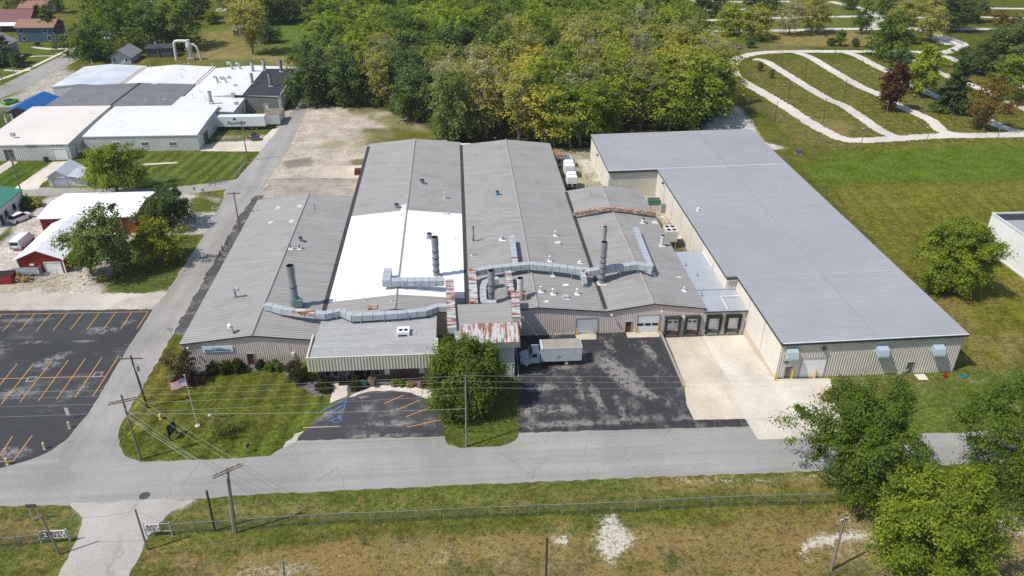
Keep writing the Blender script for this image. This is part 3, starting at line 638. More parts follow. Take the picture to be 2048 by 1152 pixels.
# manholes and drains
def drain(px, py, r=.42, sq=False, rim=False):
    x, y = g2(px, py); m = MB(); z = nextz(.0005)+.012
    if sq:
        m.box(x-.62,x+.62,y-.62,y+.62,.0,z+.004,0); m.box(x-.5,x+.5,y-.5,y+.5,.0,z+.012,1)
    else: m.prism([(x+r*math.cos(i*PI/10), y+r*math.sin(i*PI/10)) for i in range(20)], 0, z+.008, 1)
    return m.build('manhole_cover' if not sq else 'storm_drain', [pm('worn_white_frame',(.42,.41,.40),.7,var=.2,vs=4), DSTEEL])
tag(drain(63,759,sq=True), 'square drain grate with white frame, farther left in the dark parking lot', 'drain grate', 'grates in the parking lot')
tag(drain(196,749.5,sq=True), 'square drain grate with white frame beside the side road edge of the lot', 'drain grate', 'grates in the parking lot')
tag(drain(289,992,.62), 'round manhole cover in the street near the exit driveway', 'manhole')
tag(drain(430,415.5,sq=True), 'pale square drain set in the grass corner by the lane', 'drain grate')
# ------------------------------------------------------------------ buildings
def wall_face(m, axis, c, a0, a1, zf, sgn, openings=(), sp=.32, ribh=.045, mw=0, mr=0, z0=0.0):
    """one wall with vertical ribs; axis 'y': wall in plane y=c running along x (sgn = outward), axis 'x' likewise. zf(a) = top height"""
    pt = (lambda a, z, d=0: (a, c+sgn*d, z)) if axis == 'y' else (lambda a, z, d=0: (c+sgn*d, a, z))
    cuts = sorted(set([a0, a1] + [a for o in openings for a in o[:2]]))
    n = max(1, int((a1-a0)/sp)); off = (a1-a0-(n-1)*sp)/2
    w = .10
    def strip(a, zb, zt):
        if zt-zb < .1: return
        q = [(a-w/2, 0), (a-w/4, ribh), (a+w/4, ribh), (a+w/2, 0)]
        for (p, dp), (r, dr) in zip(q[:-1], q[1:]): m.face([pt(p, zb, dp), pt(r, zb, dr), pt(r, zt, dr), pt(p, zt, dp)], mr)
    if ribh:
        for i in range(n):
            a = a0+off+i*sp; hit = [o for o in openings if o[0]-.08 < a < o[1]+.08]; zb = z0; zt = zf(a)-.02
            if hit:
                o = hit[0]
                if o[2]-z0 > .2: strip(a, z0, o[2]-.05)
                zb = o[3]+.05
            strip(a, zb, zt)
def door(parent, axis, c, a0, a1, z0, z1, sgn, mats, name='door', frame=.1, panels=0, glass=None, label=None, world=True, hood=0, handle=False):
    "framed door: jambs stand proud, the leaf sits back between them"
    def bx(m, p0, p1, q0, q1, r0, r1, mi=0):
        if axis == 'y': m.box(p0, p1, min(c+sgn*q0, c+sgn*q1), max(c+sgn*q0, c+sgn*q1), r0, r1, mi)
        else: m.box(min(c+sgn*q0, c+sgn*q1), max(c+sgn*q0, c+sgn*q1), p0, p1, r0, r1, mi)
    m = MB()
    if panels:
        h = (z1-z0)/panels
        for i in range(panels): bx(m, a0, a1, -.02, .025 if i % 2 == 0 else .032, z0+h*i+.012, z0+h*(i+1)-.012)
        bx(m, a0, a1, -.02, .012, z0, z1)
    else: bx(m, a0, a1, -.02, .03, z0, z1)
    d = m.build(name, mats[0], parent, world=world)
    m = MB(); bx(m, a0-frame, a0, -.02, .13+hood*.0, z0, z1+frame); bx(m, a1, a1+frame, -.02, .13, z0, z1+frame); bx(m, a0, a1, -.02, .132, z1, z1+frame)
    fo = m.build('door_frame', mats[1], d, world=False)
    fo.matrix_parent_inverse = d.matrix_world.inverted() if False else Matrix.Identity(4)
    if glass:
        for (u0, u1, v0, v1) in glass:
            m = MB(); bx(m, a0+(a1-a0)*u0, a0+(a1-a0)*u1, .02, .048, z0+(z1-z0)*v0, z0+(z1-z0)*v1); m.build('pane', GLASS, d)
    if handle:
        m = MB(); hx = a1-.14; bx(m, hx-.03, hx+.03, .02, .10, z0+1.0, z0+1.12); m.build('handle', STEEL, d)
    if label: d['label'] = label
    return d
def gable_roof(m, x0, x1, xr, y0, y1, zE, zR, mi=0, ov=.3, ovs=.15, sp=.61, sides=(1, 1), segs=None, zE2=None, ribs=True, ridge_m=None):
    """two ribbed planes falling from a ridge along Y; segs = [(ya, yb, material)]"""
    zL, zRr = zE, (zE if zE2 is None else zE2)
    segs = segs or [(y0-ov, y1+ov, mi)]
    for (a, b, mm) in segs:
        for side, xe, ze in ((-1, x0-ovs*sides[0], zL), (1, x1+ovs*sides[1], zRr)):
            xin = x0 if side < 0 else x1
            sl = (zR-ze)/abs(xr-xin); zed = ze-sl*abs(xe-xin)
            q = [(xe, a, zed), (xr, a, zR), (xr, b, zR), (xe, b, zed)]
            if side > 0: q = [q[1], q[0], q[3], q[2]]
            m.slab([(p[0], p[1], p[2]+.14) for p in q], .14, mm)
            if ribs:
                L = Vector((xr-xe, 0, zR-zed)); N = Vector((-L.z, 0, L.x)).normalized()
                if N.z < 0: N = -N
                n = int((b-a-.2)/sp)+1
                m.ribs((xe, a+.1, zed+.14), L*.992, (0, 1, 0), N, n, sp, .30, .075, mm+RIBOFF)
RIBOFF = 1
def big_gable(name, label, cat, x0, x1, xr, y0, y1, zE, zR, wall, roof_mats, segs=None, openings=(), fronts=True, ribsp=.32, back=True, left=True, right=True, trim=TRIM, sides=(1,1), bottoms=0.0, roofparts=True, group=None, ridgecap=TRIMG, trim_front=True):
    t = empty(name, ((x0+x1)/2, y0, 0), label, cat, group)
    zf = lambda a: zE+(zR-zE)*((a-x0)/(xr-x0) if a < xr else (x1-a)/(x1-xr))
    m = MB()
    m.face([(x0,y0,0),(x1,y0,0),(x1,y0,zE),(xr,y0,zR),(x0,y0,zE)]); m.face([(x1,y1,0),(x0,y1,0),(x0,y1,zE),(xr,y1,zR),(x1,y1,zE)])
    m.face([(x0,y1,0),(x0,y0,0),(x0,y0,zE),(x0,y1,zE)]); m.face([(x1,y0,0),(x1,y1,0),(x1,y1,zE),(x1,y0,zE)])
    wall_face(m, 'y', y0, x0, x1, zf, -1, openings, ribsp)
    if back: wall_face(m, 'y', y1, x0, x1, zf, 1, (), ribsp)
    if left: wall_face(m, 'x', x0, y0, y1, lambda a: zE, -1, (), ribsp)
    if right: wall_face(m, 'x', x1, y0, y1, lambda a: zE, 1, (), ribsp)
    m.build('wall', wall, t, world=True)
    m = MB(); gable_roof(m, x0, x1, xr, y0, y1, zE, zR, sides=sides, segs=segs)
    r = m.build('roof', roof_mats, t, world=True)
    m = MB(); sl = .16
    m.tube([(xr, y0-.36, zR+.2), (xr, y1+.3, zR+.2)], .17, 8); m.build('ridge_cap', ridgecap, r)
    if trim_front:
        m = MB()
        zo = zE-(zR-zE)/(xr-x0)*.15*sides[0]; zo2 = zE-(zR-zE)/(x1-xr)*.15*sides[1]
        for xa, za, xb, zb in ((x0-.15*sides[0], zo, xr, zR), (xr, zR, x1+.15*sides[1], zo2)):
            m.face([(xa,y0-.32,za-.12),(xb,y0-.32,zb-.12),(xb,y0-.32,zb+.12),(xa,y0-.32,za+.12)]); m.face([(xa,y0-.32,za-.12),(xa,y0-.02,za-.12),(xb,y0-.02,zb-.12),(xb,y0-.32,zb-.12)])
        m.build('fascia_trim', trim, r)
    return t, r
EV, RG = 4.3, 5.45
def roof_z(x, y=120):
    if x < -22.6: x0, xr, x1 = -42.9, -32.1, -22.6
    elif x < .6: x0, xr, x1 = -22.6, -10.95, .6
    elif x < 23.2: x0, xr, x1 = .6, 12.0, 23.2
    elif x <= 39.7: x0, xr, x1 = 23.2, 31.0, 39.7
    else: return 3.9
    return EV+(RG-EV)*((x-x0)/(xr-x0) if x < xr else (x1-x)/(x1-xr))+.14
def on_roof(px, py):
    z = 5.0
    for _ in range(6): p = g(px, py, z); z = roof_z(p.x, p.y)
    return g(px, py, z)
YF3 = 107.1
west, west_roof = big_gable('factory_hall', 'west factory hall with grey gable roof and a sign on its mauve front wall', 'factory building',
    -42.9, -22.6, -32.1, 101.4, 156.3, EV, RG, PINKW, [ROOFP, ROOFG], openings=[(-33.5,-32.4,0,2.15)], sides=(1,0))
door(west, 'y', 101.4, -33.45, -32.45, 0, 2.1, -1, (BROWN, TRIMG), glass=[(.35,.75,.62,.85)], handle=True)
p0, p1 = at_y(403.3, 692, 101.35), at_y(464.5, 688.6, 101.35); q0 = at_y(405, 703.7, 101.35)
SGN = pm('pale_blue_sign', (.62,.72,.74), .5, var=.04); NAVY = pm('navy_lettering', (.03,.05,.12), .5)
sg_t = empty('wall_sign', (p0.x, 101.2, q0.z), 'pale blue banner sign lettered MOLDING AND FINISHING on the west hall front wall', 'sign')
sw, sh = p1.x-p0.x, p0.z-q0.z
m = MB(); m.box(0, sw, 0, .06, 0, sh); m.build('sign_panel', SGN, sg_t)
def text_mesh(name, body, size, mat, parent, loc, rot, shear=0.0, extrude=.01, align='CENTER', sx=1.0, bold=0.0, sc=None):
    cu = bpy.data.curves.new(name, 'FONT'); cu.body = body; cu.size = size; cu.align_x = align; cu.align_y = 'CENTER'; cu.shear = shear; cu.extrude = extrude; cu.offset = bold; cu.space_character = sc or 1.0
    if '\n' in body: cu.space_line = .85
    o = bpy.data.objects.new(name, cu); COL.objects.link(o)
    me = bpy.data.meshes.new_from_object(o.evaluated_get(bpy.context.evaluated_depsgraph_get())); bpy.data.objects.remove(o)
    me.materials.clear(); me.materials.append(mat)
    o = bpy.data.objects.new(name, me); COL.objects.link(o); o.parent = parent; o.location = loc; o.rotation_euler = rot; o.scale = (sx, 1, 1); return o
text_mesh('lettering', 'MOLDING AND FINISHING', .42, NAVY, sg_t, (sw*.5, -.015, sh*.25), (PI/2,0,0), sx=.92*sw/5.6, bold=.012)
LOGOB = pm('blue_logo', (.10,.24,.40), .5)
m = MB()
m.tube([(sw*.36,-.02,sh*.60),(sw*.42,-.02,sh*.57),(sw*.55,-.02,sh*.56),(sw*.70,-.02,sh*.59)], [.02,.05,.05,.015], 6)
m.tube([(sw*.32,-.02,sh*.70),(sw*.37,-.02,sh*.72),(sw*.40,-.02,sh*.62)], .035, 6)
m.build('logo', LOGOB, sg_t)
text_mesh('script_lettering', 'Mid-State', .42, LOGOB, sg_t, (sw*.52,-.016,sh*.70), (PI/2,0,0), shear=.45, sx=.95) if False else None
m = MB()
for i, u in enumerate((.44,.475,.51,.545,.58,.615)): m.tube([(sw*u,-.02,sh*.60),(sw*(u+.03),-.02,sh*(.80 if i % 3 == 0 else .70)),(sw*(u+.022),-.02,sh*.60)], .018, 5)
m.build('script_squiggle', LOGOB, sg_t)
mid, mid_roof = big_gable('factory_hall', 'middle factory hall with bright white coated centre section on its grey gable roof', 'factory building',
    -22.6, .6, -10.95, 108.0, 191.3, EV, RG, PINKW, [ROOFP, ROOFG, ROOFWP, ROOFW], sides=(0,0), left=False, right=False,
    segs=[(107.7,112.2,0),(112.2,146.6,2),(146.6,191.5,0)], group=None)
m = MB()
for xa, xb in ((-12.2, -9.8),): m.slab([(xa,146.6,RG-.08+.15),(xr_:=-10.95,146.6,RG+.155),(xr_,149.6,RG+.155),(xa,149.6,RG-.08+.15)], .02)
m.build('roof_patch', ROOFW, mid_roof)
m = MB()
for xv in (-22.6, .6):
    m.box(xv-.34, xv+.34, 108.2, 189, EV+.02, EV+.30, 0)
m.build('valley_gutter', TRIM, mid_roof)
east, east_roof = big_gable('factory_hall', 'east factory hall with plain grey gable roof between the white roof and the cooling units', 'factory building',
    .6, 23.2, 12.0, YF3, 189.4, EV, RG, PINKW, [ROOFP, ROOFG], sides=(0,.4), left=False, openings=[(18.35,22.05,0,3.2)])
door(east, 'y', YF3, 18.45, 21.95, 0, 3.1, -1, (pm('grey_roller_door', (.50,.53,.56), .5, var=.04), TRIMG), name='roller_door', panels=10)
E_DOOR = at_y(1254, 665, YF3)
dock, dock_roof = big_gable('factory_hall', 'smaller factory hall with overhead door and two dock doors facing the truck yard', 'factory building',
    23.2, 39.7, 31.0, YF3+.02, 157.4, EV, RG, PINKW, [ROOFP, ROOFG], sides=(0,1), left=False, openings=[(26.6,27.75,0,2.15),(28.55,32.35,0,3.45),(33.2,36.0,0,3.0),(36.6,39.2,0,3.0)])
m = MB(); m.box(22.88, 23.52, 107.4, 157, EV-.0, EV+.30, 0); m.build('valley_gutter', TRIM, dock_roof)
door(dock, 'y', YF3, 26.7, 27.65, 0, 2.1, -1, (BROWN, TRIMG), glass=[(.3,.7,.55,.85)], handle=True)
door(dock, 'y', YF3, 28.65, 32.25, 0, 3.35, -1, (pm('white_overhead_door', (.66,.67,.67), .5, var=.03), TRIMG), name='overhead_door', panels=6, glass=[(.02,.30,.36,.50),(.36,.64,.36,.50),(.70,.98,.36,.50)])
# dented lower sheets, downpipe, wall lamps
m = MB(); rr = random.Random(3)
for i in range(44):
    x = 11.9+i*.15+rr.uniform(-.05,.05); h = rr.uniform(.25,.75)
    if 18.2 < x < 22.2: continue
    m.face([(x-.14,YF3-.045,.02),(x+.14,YF3-.06-rr.random()*.1,.02),(x+.10+rr.uniform(-.1,.1),YF3-.05,h),(x-.10+rr.uniform(-.1,.1),YF3-.05,h*.9)])
m.build('dented_sheeting', pm('dented_mauve_sheet', (.60,.52,.48), .5, var=.2, vs=2), east, world=True)
def wall_lamp(parent, p, out):
    m = MB(); o = Vector(out); m.tube([p, Vector(p)+o*.5], .03, 6); m.obox(Vector(p)+o*.6+Vector((0,0,-.05)), (.32,0,0), (0,.32,0), (0,0,.24)); m.build('wall_lamp', OFFWH, parent, world=True)
wall_lamp(west, tuple(at_y(377, 692, 101.3)), (0,-1,0)); wall_lamp(dock, tuple(at_y(1222, 626, 107)), (0,-1,0)); wall_lamp(dock, tuple(at_y(1322, 619, 107)), (0,-1,0)); wall_lamp(dock, tuple(at_y(1366, 630, 107)), (0,-1,0))
m = MB(); bx = at_y(586, 708, 101.3); m.box(bx.x-.25,bx.x+.25,101.05,101.38,bx.z-.3,bx.z+.3); m.tube([(bx.x-.6,101.2,bx.z),(bx.x-.6,101.2,4.0)],.05,6); m.build('meter_box', GREYW, west, world=True)
def dock_door(parent, x0, x1, y, zt, pad):
    d = door(parent, 'y', y, x0+.32, x1-.32, .05, zt-.45, -1, (pm('white_dock_door', (.66,.655,.64), .5, var=.05), TRIMG), name='dock_door', panels=4, glass=None if pad is BLACK else [(.1,.42,.62,.78),(.58,.9,.62,.78)])
    m = MB(); m.box(x0, x0+.3, y-.62, y-.01, -.05, zt-.32, 0); m.box(x1-.3, x1, y-.62, y-.01, -.05, zt-.32, 0); m.box(x0-.03, x1+.03, y-.66, y-.01, zt-.32, zt, 0)
    m.build('dock_seal', pad, parent, world=True)
    m = MB(); m.box(x0+.35, x1-.35, y-.5, y-.02, -.42, -.02); m.build('dock_leveller', DSTEEL if pad is BLACK else pm('dark_red_steel', (.075,.03,.026), .6), parent, world=True)
    m = MB(); m.box(x0+.05,x0+.3,y-.36,y-.02,-.75,-.45); m.box(x1-.3,x1-.05,y-.36,y-.02,-.75,-.45); m.build('dock_bumper', BLACK, parent, world=True)
GPAD = pm('dark_green_pad', (.028,.036,.033), .7, var=.2)
dock_door(dock, 33.3, 35.9, YF3-.01, 2.95, GPAD); dock_door(dock, 36.65, 39.15, YF3-.01, 2.95, GPAD)
m = MB(); m.box(32.75, 39.72, YF3-.03, YF3+.1, -1.3, -.002); m.build('foundation_wall', pm('grey_foundation', (.30,.27,.24), .8), dock, world=True)
# annex between the halls and the warehouse
an = empty('loading_annex', (43.4, 107.1, 0), 'narrow tan loading annex with new metal lean-to roof and two black dock seals', 'loading dock')
AZ = 3.75
m = MB(); m.box(39.76, 46.98, 107.15, 113.2, -1.3, AZ-.1); m.box(39.76, 45.2, 113.2, 127.4, 0, AZ-.1)
wall_face(m, 'y', 107.15, 39.8, 46.95, lambda a: AZ-.15, -1, [(40.2,42.9,-1.3,2.9),(43.5,46.2,-1.3,2.9)], .3, z0=-.0)
m.build('wall', TANW, an, world=True)
m = MB(); m.slab([(39.7,106.8,AZ),(46.98,106.8,AZ-.02),(46.98,113.4,AZ+.18),(39.7,113.4,AZ+.2)], .15); m.ribs((39.9,106.8,AZ+.0),(0,6.55,.2),(1,0,0),(0,0,1),12,.6,.08,.06)
m.slab([(39.7,113.45,AZ+.3),(45.2,113.45,AZ+.3),(45.2,127.5,AZ+.55),(39.7,127.5,AZ+.55)], .15); m.ribs((39.9,113.45,AZ+.3),(0,14.0,.25),(1,0,0),(0,0,1),9,.6,.08,.06)
m.build('roof', ROOFN, an, world=True)
m = MB(); m.box(39.7, 46.98, 113.3, 113.46, AZ+.1, AZ+.42); m.build('roof_flashing', ROOFN, an, world=True)
m = MB(); m.box(39.7, 46.98, 106.72, 106.79, AZ-.22, AZ-.02); m.build('fascia_trim', TRIM, an, world=True)
dock_door(an, 40.3, 42.8, 107.14, 2.85, BLACK); dock_door(an, 43.6, 46.1, 107.14, 2.85, BLACK)
m = MB(); m.tube([(46.75,110.9,3.9+.25),(43.6,110.9,3.95+.2),(43.6,106.9,3.95)], .07, 6); m.tube([(45.0,127,4.45),(45.0,121.5,4.35),(45.15,121.3,4.35)], .07, 6); m.build('white_conduit', WHITE, an, world=True)
# office with mansard fascia
of = empty('office_building', (-13.6, 94.8, 0), 'low brick office with olive ribbed fascia and weathered flat roof in front of the halls', 'office building')
YO = 94.9
ft = at_y(612, 717, YO); fb = at_y(616, 744, YO); OT = ft.z; OB = fb.z
X0o, X1o = ft.x, -4.0
m = MB(); m.box(X0o+1.0, X1o-.6, YO+1.5, 107.9, 0, OT-.9); m.build('brick_wall', BRICK, of, world=True)
m = MB()
m.box(X0o, X1o, YO, YO+.25, OB, OT); m.box(X0o, X0o+.25, YO+.25, 101.3, OB, OT); m.box(X1o-.25, X1o, YO+.25, 99.2, OB, OT); m.box(X0o+.25, X1o-.25, YO+.25, YO+1.6, OB+.02, OB+.1)
wall_face(m, 'y', YO, X0o, X1o, lambda a: OT, -1, (), .46, .09, z0=OB); wall_face(m, 'x', X0o, YO, 101.3, lambda a: OT, -1, (), .46, .09, z0=OB); wall_face(m, 'x', X1o, YO, 99.2, lambda a: OT, 1, (), .46, .09, z0=OB)
m.build('fascia', OFFICEW, of, world=True)
m = MB(); m.box(X0o-.1, X1o+.1, YO-.04, YO+.22, OT, OT+.06); m.box(X0o-.04, X0o+.22, YO+.22, 101.35, OT, OT+.06); m.box(X1o-.2, X1o+.04, YO+.22, 99.2, OT, OT+.06); m.build('coping', OFFICEW, of, world=True)
m = MB(); zr = OT-.22; m.slab([(X0o+.25,YO+.25,zr),(X1o-.25,YO+.25,zr),(X1o-.25,107.8,zr+.3),(X0o+.9,107.8,zr+.3)], .12); 
for i in range(20): m.ribs((X0o+.5,YO+.6+i*.62,zr+.01+.0147*i),(X1o-X0o-.8,0,0),(0,1,0),(0,0,1),1,.6,.1,.05)
m.build('roof', ROOFO, of, world=True)
WBK = YO+1.5
def window(parent, axis, c, a0, a1, z0, z1, sgn, framem=TRIMG, panem=GLASS, world=True, mull=1):
    def bx(m, p0, p1, q0, q1, r0, r1):
        if axis == 'y': m.box(p0, p1, min(c+sgn*q0, c+sgn*q1), max(c+sgn*q0, c+sgn*q1), r0, r1)
        else: m.box(min(c+sgn*q0, c+sgn*q1), max(c+sgn*q0, c+sgn*q1), p0, p1, r0, r1)
    m = MB(); bx(m, a0, a1, -.01, .03, z0, z1); w = m.build('window', panem, parent, world=world)
    m = MB(); f = .08
    bx(m, a0-f, a0, -.01, .09, z0-f, z1+f); bx(m, a1, a1+f, -.01, .09, z0-f, z1+f); bx(m, a0, a1, -.01, .092, z1, z1+f); bx(m, a0, a1, -.01, .11, z0-f, z0)
    for i in range(1, mull): bx(m, a0+(a1-a0)*i/mull-.03, a0+(a1-a0)*i/mull+.03, .02, .08, z0, z1)
    m.build('window_frame', framem, w); return w
for a in (-20.9,-19.7,-13.6): window(of, 'y', WBK, a, a+.75, .9, 2.1, -1)
for a in (-12.1,-5.3,-6.9): window(of, 'y', WBK, a, a+.75, .9, 2.1, -1, panem=OFFWH)
door(of, 'y', WBK, -16.6, -15.2, 0, 2.2, -1, (GLASS, TRIM), name='entrance_door', handle=True)
window(of, 'y', WBK, -17.7, -16.9, .1, 2.1, -1); window(of, 'y', WBK, -14.9, -14.1, .1, 2.1, -1)
m = MB(); x, y = g2(690, 766); m.box(x-.9,x+.9,y-.7,y+.7,.03,.06); tag(m.build('door_mat', BLACK), 'black mat on the pale walk at the office entrance', 'door mat')
# tall block with the rusty hood
tw = empty('filter_house', (3.1, 95.7, 0), 'tall grey block with ribbed roof and broad rust-streaked hood behind the round tree', 'factory block')
TX0, TX1, TY0, TY1 = -1.25, 7.45, 95.7, 106.0
TZ = at_y(1028.4, 679, TY0).z
m = MB(); m.box(TX0, TX1, TY0, TY1, 0, TZ)
wall_face(m, 'y', TY0, TX0, TX1, lambda a: 2.55, -1, (), .46, .05); wall_face(m, 'x', TX1, TY0, TY1, lambda a: TZ, 1, (), .46, .03)
m.build('wall', GREYW, tw, world=True)
m = MB(); m.slab([(TX0-.2,TY0-.25,TZ-.02),(TX1+.15,TY0-.25,TZ-.02),(TX1+.15,TY1+.1,TZ+.1),(TX0-.2,TY1+.1,TZ+.1)], .15)
for i in range(17): m.ribs((TX0-.1,TY0+.2+i*.61,TZ+.005+.007*i),(TX1-TX0+.2,0,0),(0,1,0),(0,0,1),1,.6,.1,.05)
m.build('roof', ROOFG, tw, world=True)
m = MB(); m.box(TX0-.05, TX1+.06, TY0-.07, TY0-.005, 2.55, 2.68); m.build('wall_flashing', WHITE, tw, world=True)
m = MB(); hx0, hx1 = TX0+.9, TX1+.75; hy0, hy1, hz = TY0-1.0, TY0+3.2, TZ+1.0
m.prism([(hx0,hy0),(hx1,hy0),(hx1,hy1),(hx0,hy1)], TZ-.75, TZ+.2, 1)
m.slab([(hx0,hy0,TZ+.22),(hx1,hy0,TZ+.22),(hx1,hy1-.9,hz),(hx0,hy1-.9,hz)], .05, 0); m.slab([(hx0,hy1-.88,hz+.004),(hx1+.4,hy1-.88,hz+.004),(hx1+.4,hy1,hz+.004),(hx0,hy1,hz+.004)], .8, 0)
for x in (hx0+.01, hx1-.01): m.face([(x,hy0,TZ+.2),(x,hy1-.9,TZ+.2),(x,hy1-.9,hz-.02)], 1)
for i in range(12): xx = hx0+.02+i*(hx1-hx0-.1)/11; m.slab([(xx,hy0-.02,TZ+.265),(xx+.06,hy0-.02,TZ+.265),(xx+.06,hy1-.9,hz+.045),(xx,hy1-.9,hz+.045)], .04, 0)
m.build('exhaust_hood', [RUSTM, STEEL], tw, world=True)
m = MB(); m.tube([(TX1+1.3,TY0+5.5,0),(TX1+1.3,TY0-1.2,0.0)], .001, 4); 
# retaining wall of the dock ramp
m = MB(); m.box(32.42, 32.74, 91.6, 107.0, -1.3, .28); tag(m.build('retaining_wall', pm('grey_concrete_wall', (.32,.29,.25), .85, var=.15)), 'low concrete retaining wall beside the sunken dock ramp', 'retaining wall')
# guard kerb between yard and lawn
m = MB(); a, b = Vector(g2(1031,680)), Vector(g2(1037,755)); m.obox(((a.x+b.x)/2,(a.y+b.y)/2,.25),((b-a).x,(b-a).y,0),(.12,.01,0),(0,0,.12)); 
for t_ in (0,.33,.66,1): q = a.lerp(b,t_); m.box(q.x-.06,q.x+.06,q.y-.06,q.y+.06,0,.3)
tag(m.build('guard_rail', GALV), 'low metal guard rail along the side of the grey filter block by the truck', 'guard rail')
# warehouse on the east
wh = empty('warehouse', (61, 93, 0), 'huge tan warehouse with pale grey metal roof stepping back beside the truck yard', 'warehouse')
def wz(x): return 6.45+.0195*(x-47.05)
WX = [(47.05, 75.2, 93.0, 113.4), (45.2, 75.2, 113.4, 164.6), (34.0, 75.2, 164.6, 190.2)]
m = MB()
for x0, x1, y0, y1 in WX:
    m.face([(x0,y0,0),(x1,y0,0),(x1,y0,wz(x1)),(x0,y0,wz(x0))], 0); m.face([(x1,y1,0),(x0,y1,0),(x0,y1,wz(x0)),(x1,y1,wz(x1))], 0)
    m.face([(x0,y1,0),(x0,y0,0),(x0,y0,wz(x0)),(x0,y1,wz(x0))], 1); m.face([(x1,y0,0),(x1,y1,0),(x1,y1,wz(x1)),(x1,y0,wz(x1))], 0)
    wall_face(m, 'x', x1, y0, y1, lambda a: wz(x1), 1, (), .6, .04)
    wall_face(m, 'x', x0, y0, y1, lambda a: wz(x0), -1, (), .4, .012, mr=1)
OPW = [(48.3,49.35,0,2.15),(50.6,54.55,0,3.6),(67.4,68.6,0,2.15)]
wall_face(m, 'y', 93.0, 47.05, 75.2, wz, -1, OPW, .40, .07); wall_face(m, 'y', 113.4, 45.2, 47.05, wz, -1, (), .4, .06); wall_face(m, 'y', 164.6, 34.0, 45.2, wz, -1, (), .4, .06)
for x0, y0, y1 in ((47.05,93,113.4),(45.2,113.4,164.6),(34.0,164.6,190.2)):
    n = max(2, round((y1-y0)/7.5))
    for i in range(1, n): y = y0+(y1-y0)*i/n; m.box(x0-.045, x0, y-.04, y+.04, .3, wz(x0)-.2, 2)
m.build('wall', [TANW, CREAM, TRIMG], wh, world=True)
m = MB(); m.box(46.98, 47.045, 92.2, 107.3, -1.3, .35); m.build('foundation_wall', CONC, wh, world=True)
m = MB()
for k, (x0, x1, y0, y1) in enumerate(WX):
    a = y0-.25 if k != 1 else y0; b = y1 if k < 2 else y1+.2
    m.slab([(x0-.22,a,wz(x0-.22)+.16),(x1+.22,a,wz(x1+.22)+.16),(x1+.22,b,wz(x1+.22)+.16),(x0-.22,b,wz(x0-.22)+.16)], .16)
    L = Vector((x1-x0+.44, 0, .0195*(x1-x0+.44))); m.ribs((x0-.22,a+.15,wz(x0-.22)+.16), L, (0,1,0), (-.02,0,1), int((b-a-.2)/.61), .61, .12, .07)
rf = m.build('roof', ROOFE, wh, world=True)
m = MB(); m.box(47.0, 75.2, 92.6, 92.745, wz(47)-.16, wz(47)-.15); 
def slant(m, xa, xb, y0, y1, dz0, dz1): 
    q = [(xa,y0,wz(xa)+dz1),(xb,y0,wz(xb)+dz1),(xb,y1,wz(xb)+dz1),(xa,y1,wz(xa)+dz1)]; m.slab(q, dz1-dz0)
m = MB(); slant(m, 46.8, 75.45, 92.5, 92.74, -.28, .10); slant(m, 45.0, 47.0, 112.95, 113.14, -.28, .10); slant(m, 33.75, 45.0, 164.1, 164.34, -.28, .10)
for x0, y0, y1 in ((46.74,92.75,113.1),(44.9,113.4,164.3),(33.7,164.4,190.4)): m.box(x0, x0+.075, y0, y1, wz(x0)-.12, wz(x0)+.12)
m.box(75.43,75.5,92.8,190.3,wz(75.4)-.2,wz(75.4)+.12); m.build('gutter', TRIM, rf)
m = MB(); slant(m, 34.0, 75.3, 164.45, 164.75, .17, .24); m.build('roof_seam', pm('pale_flashing', (.55,.57,.60), .4), rf); m = MB(); slant(m, 47.0, 75.4, 92.45, 92.7, .11, .18); m.build('eave_flashing', MT['pale_flashing'], rf)
for xl in (61.3,):
    m = MB(); m.slab([(xl,92.7,wz(xl)+.172),(xl+.07,92.7,wz(xl)+.173),(xl+.07,190.2,wz(xl)+.173),(xl,190.2,wz(xl)+.172)], .012)
    for i in range(160): m.box(xl+.09, xl+.26, 92.72+.61*i, 92.85+.61*i, wz(xl)+.16, wz(xl)+.238)
    m.build('sheet_lap', pm('lap_fasteners', (.29,.295,.31), .6), rf)
door(wh, 'y', 93.0, 48.4, 49.3, 0, 2.1, -1, (pm('grey_steel_door', (.10,.10,.10), .5), TRIMG), handle=True); door(wh, 'y', 93.0, 67.5, 68.5, 0, 2.1, -1, (MT['grey_steel_door'], TRIMG), handle=True)
door(wh, 'y', 93.0, 50.7, 54.45, 0, 3.5, -1, (WHITE, TRIMG), name='overhead_door', panels=7)
for px, py, in ((1583.5,706),(1764,701),(1876,699)):
    c = at_y(px, py, 92.6); m = MB(); w = .85; zt, zb = c.z+.75, c.z-.75
    P_ = lambda s, y, z: (c.x+s*w, y, z)
    m.face([P_(-1,92.9,zt),P_(1,92.9,zt),P_(1,92.05,zt-.35),P_(-1,92.05,zt-.35)][::-1]); m.face([P_(-1,92.05,zt-.35),P_(1,92.05,zt-.35),P_(1,91.75,zb+.25),P_(-1,91.75,zb+.25)][::-1]); m.face([P_(-1,91.75,zb+.25),P_(1,91.75,zb+.25),P_(1,91.75,zb),P_(-1,91.75,zb)][::-1])
    for s in (-1, 1): m.face([P_(s,92.9,zt),P_(s,92.05,zt-.35),P_(s,91.75,zb+.25),P_(s,91.75,zb),P_(s,92.9,zb+.5)])
    m.face([P_(-1,91.75,zb),P_(1,91.75,zb),P_(1,92.9,zb+.5),P_(-1,92.9,zb+.5)])
    m.build('vent_hood', pm('blue_grey_galvanised', (.44,.53,.60), .35, metal=.2, var=.06), wh, world=True)
c = at_y(1648, 697, 92.8); m = MB(); m.box(c.x-.3,c.x+.3,92.5,92.92,c.z-.15,c.z+.2); m.build('wall_lamp', TRIM, wh, world=True)
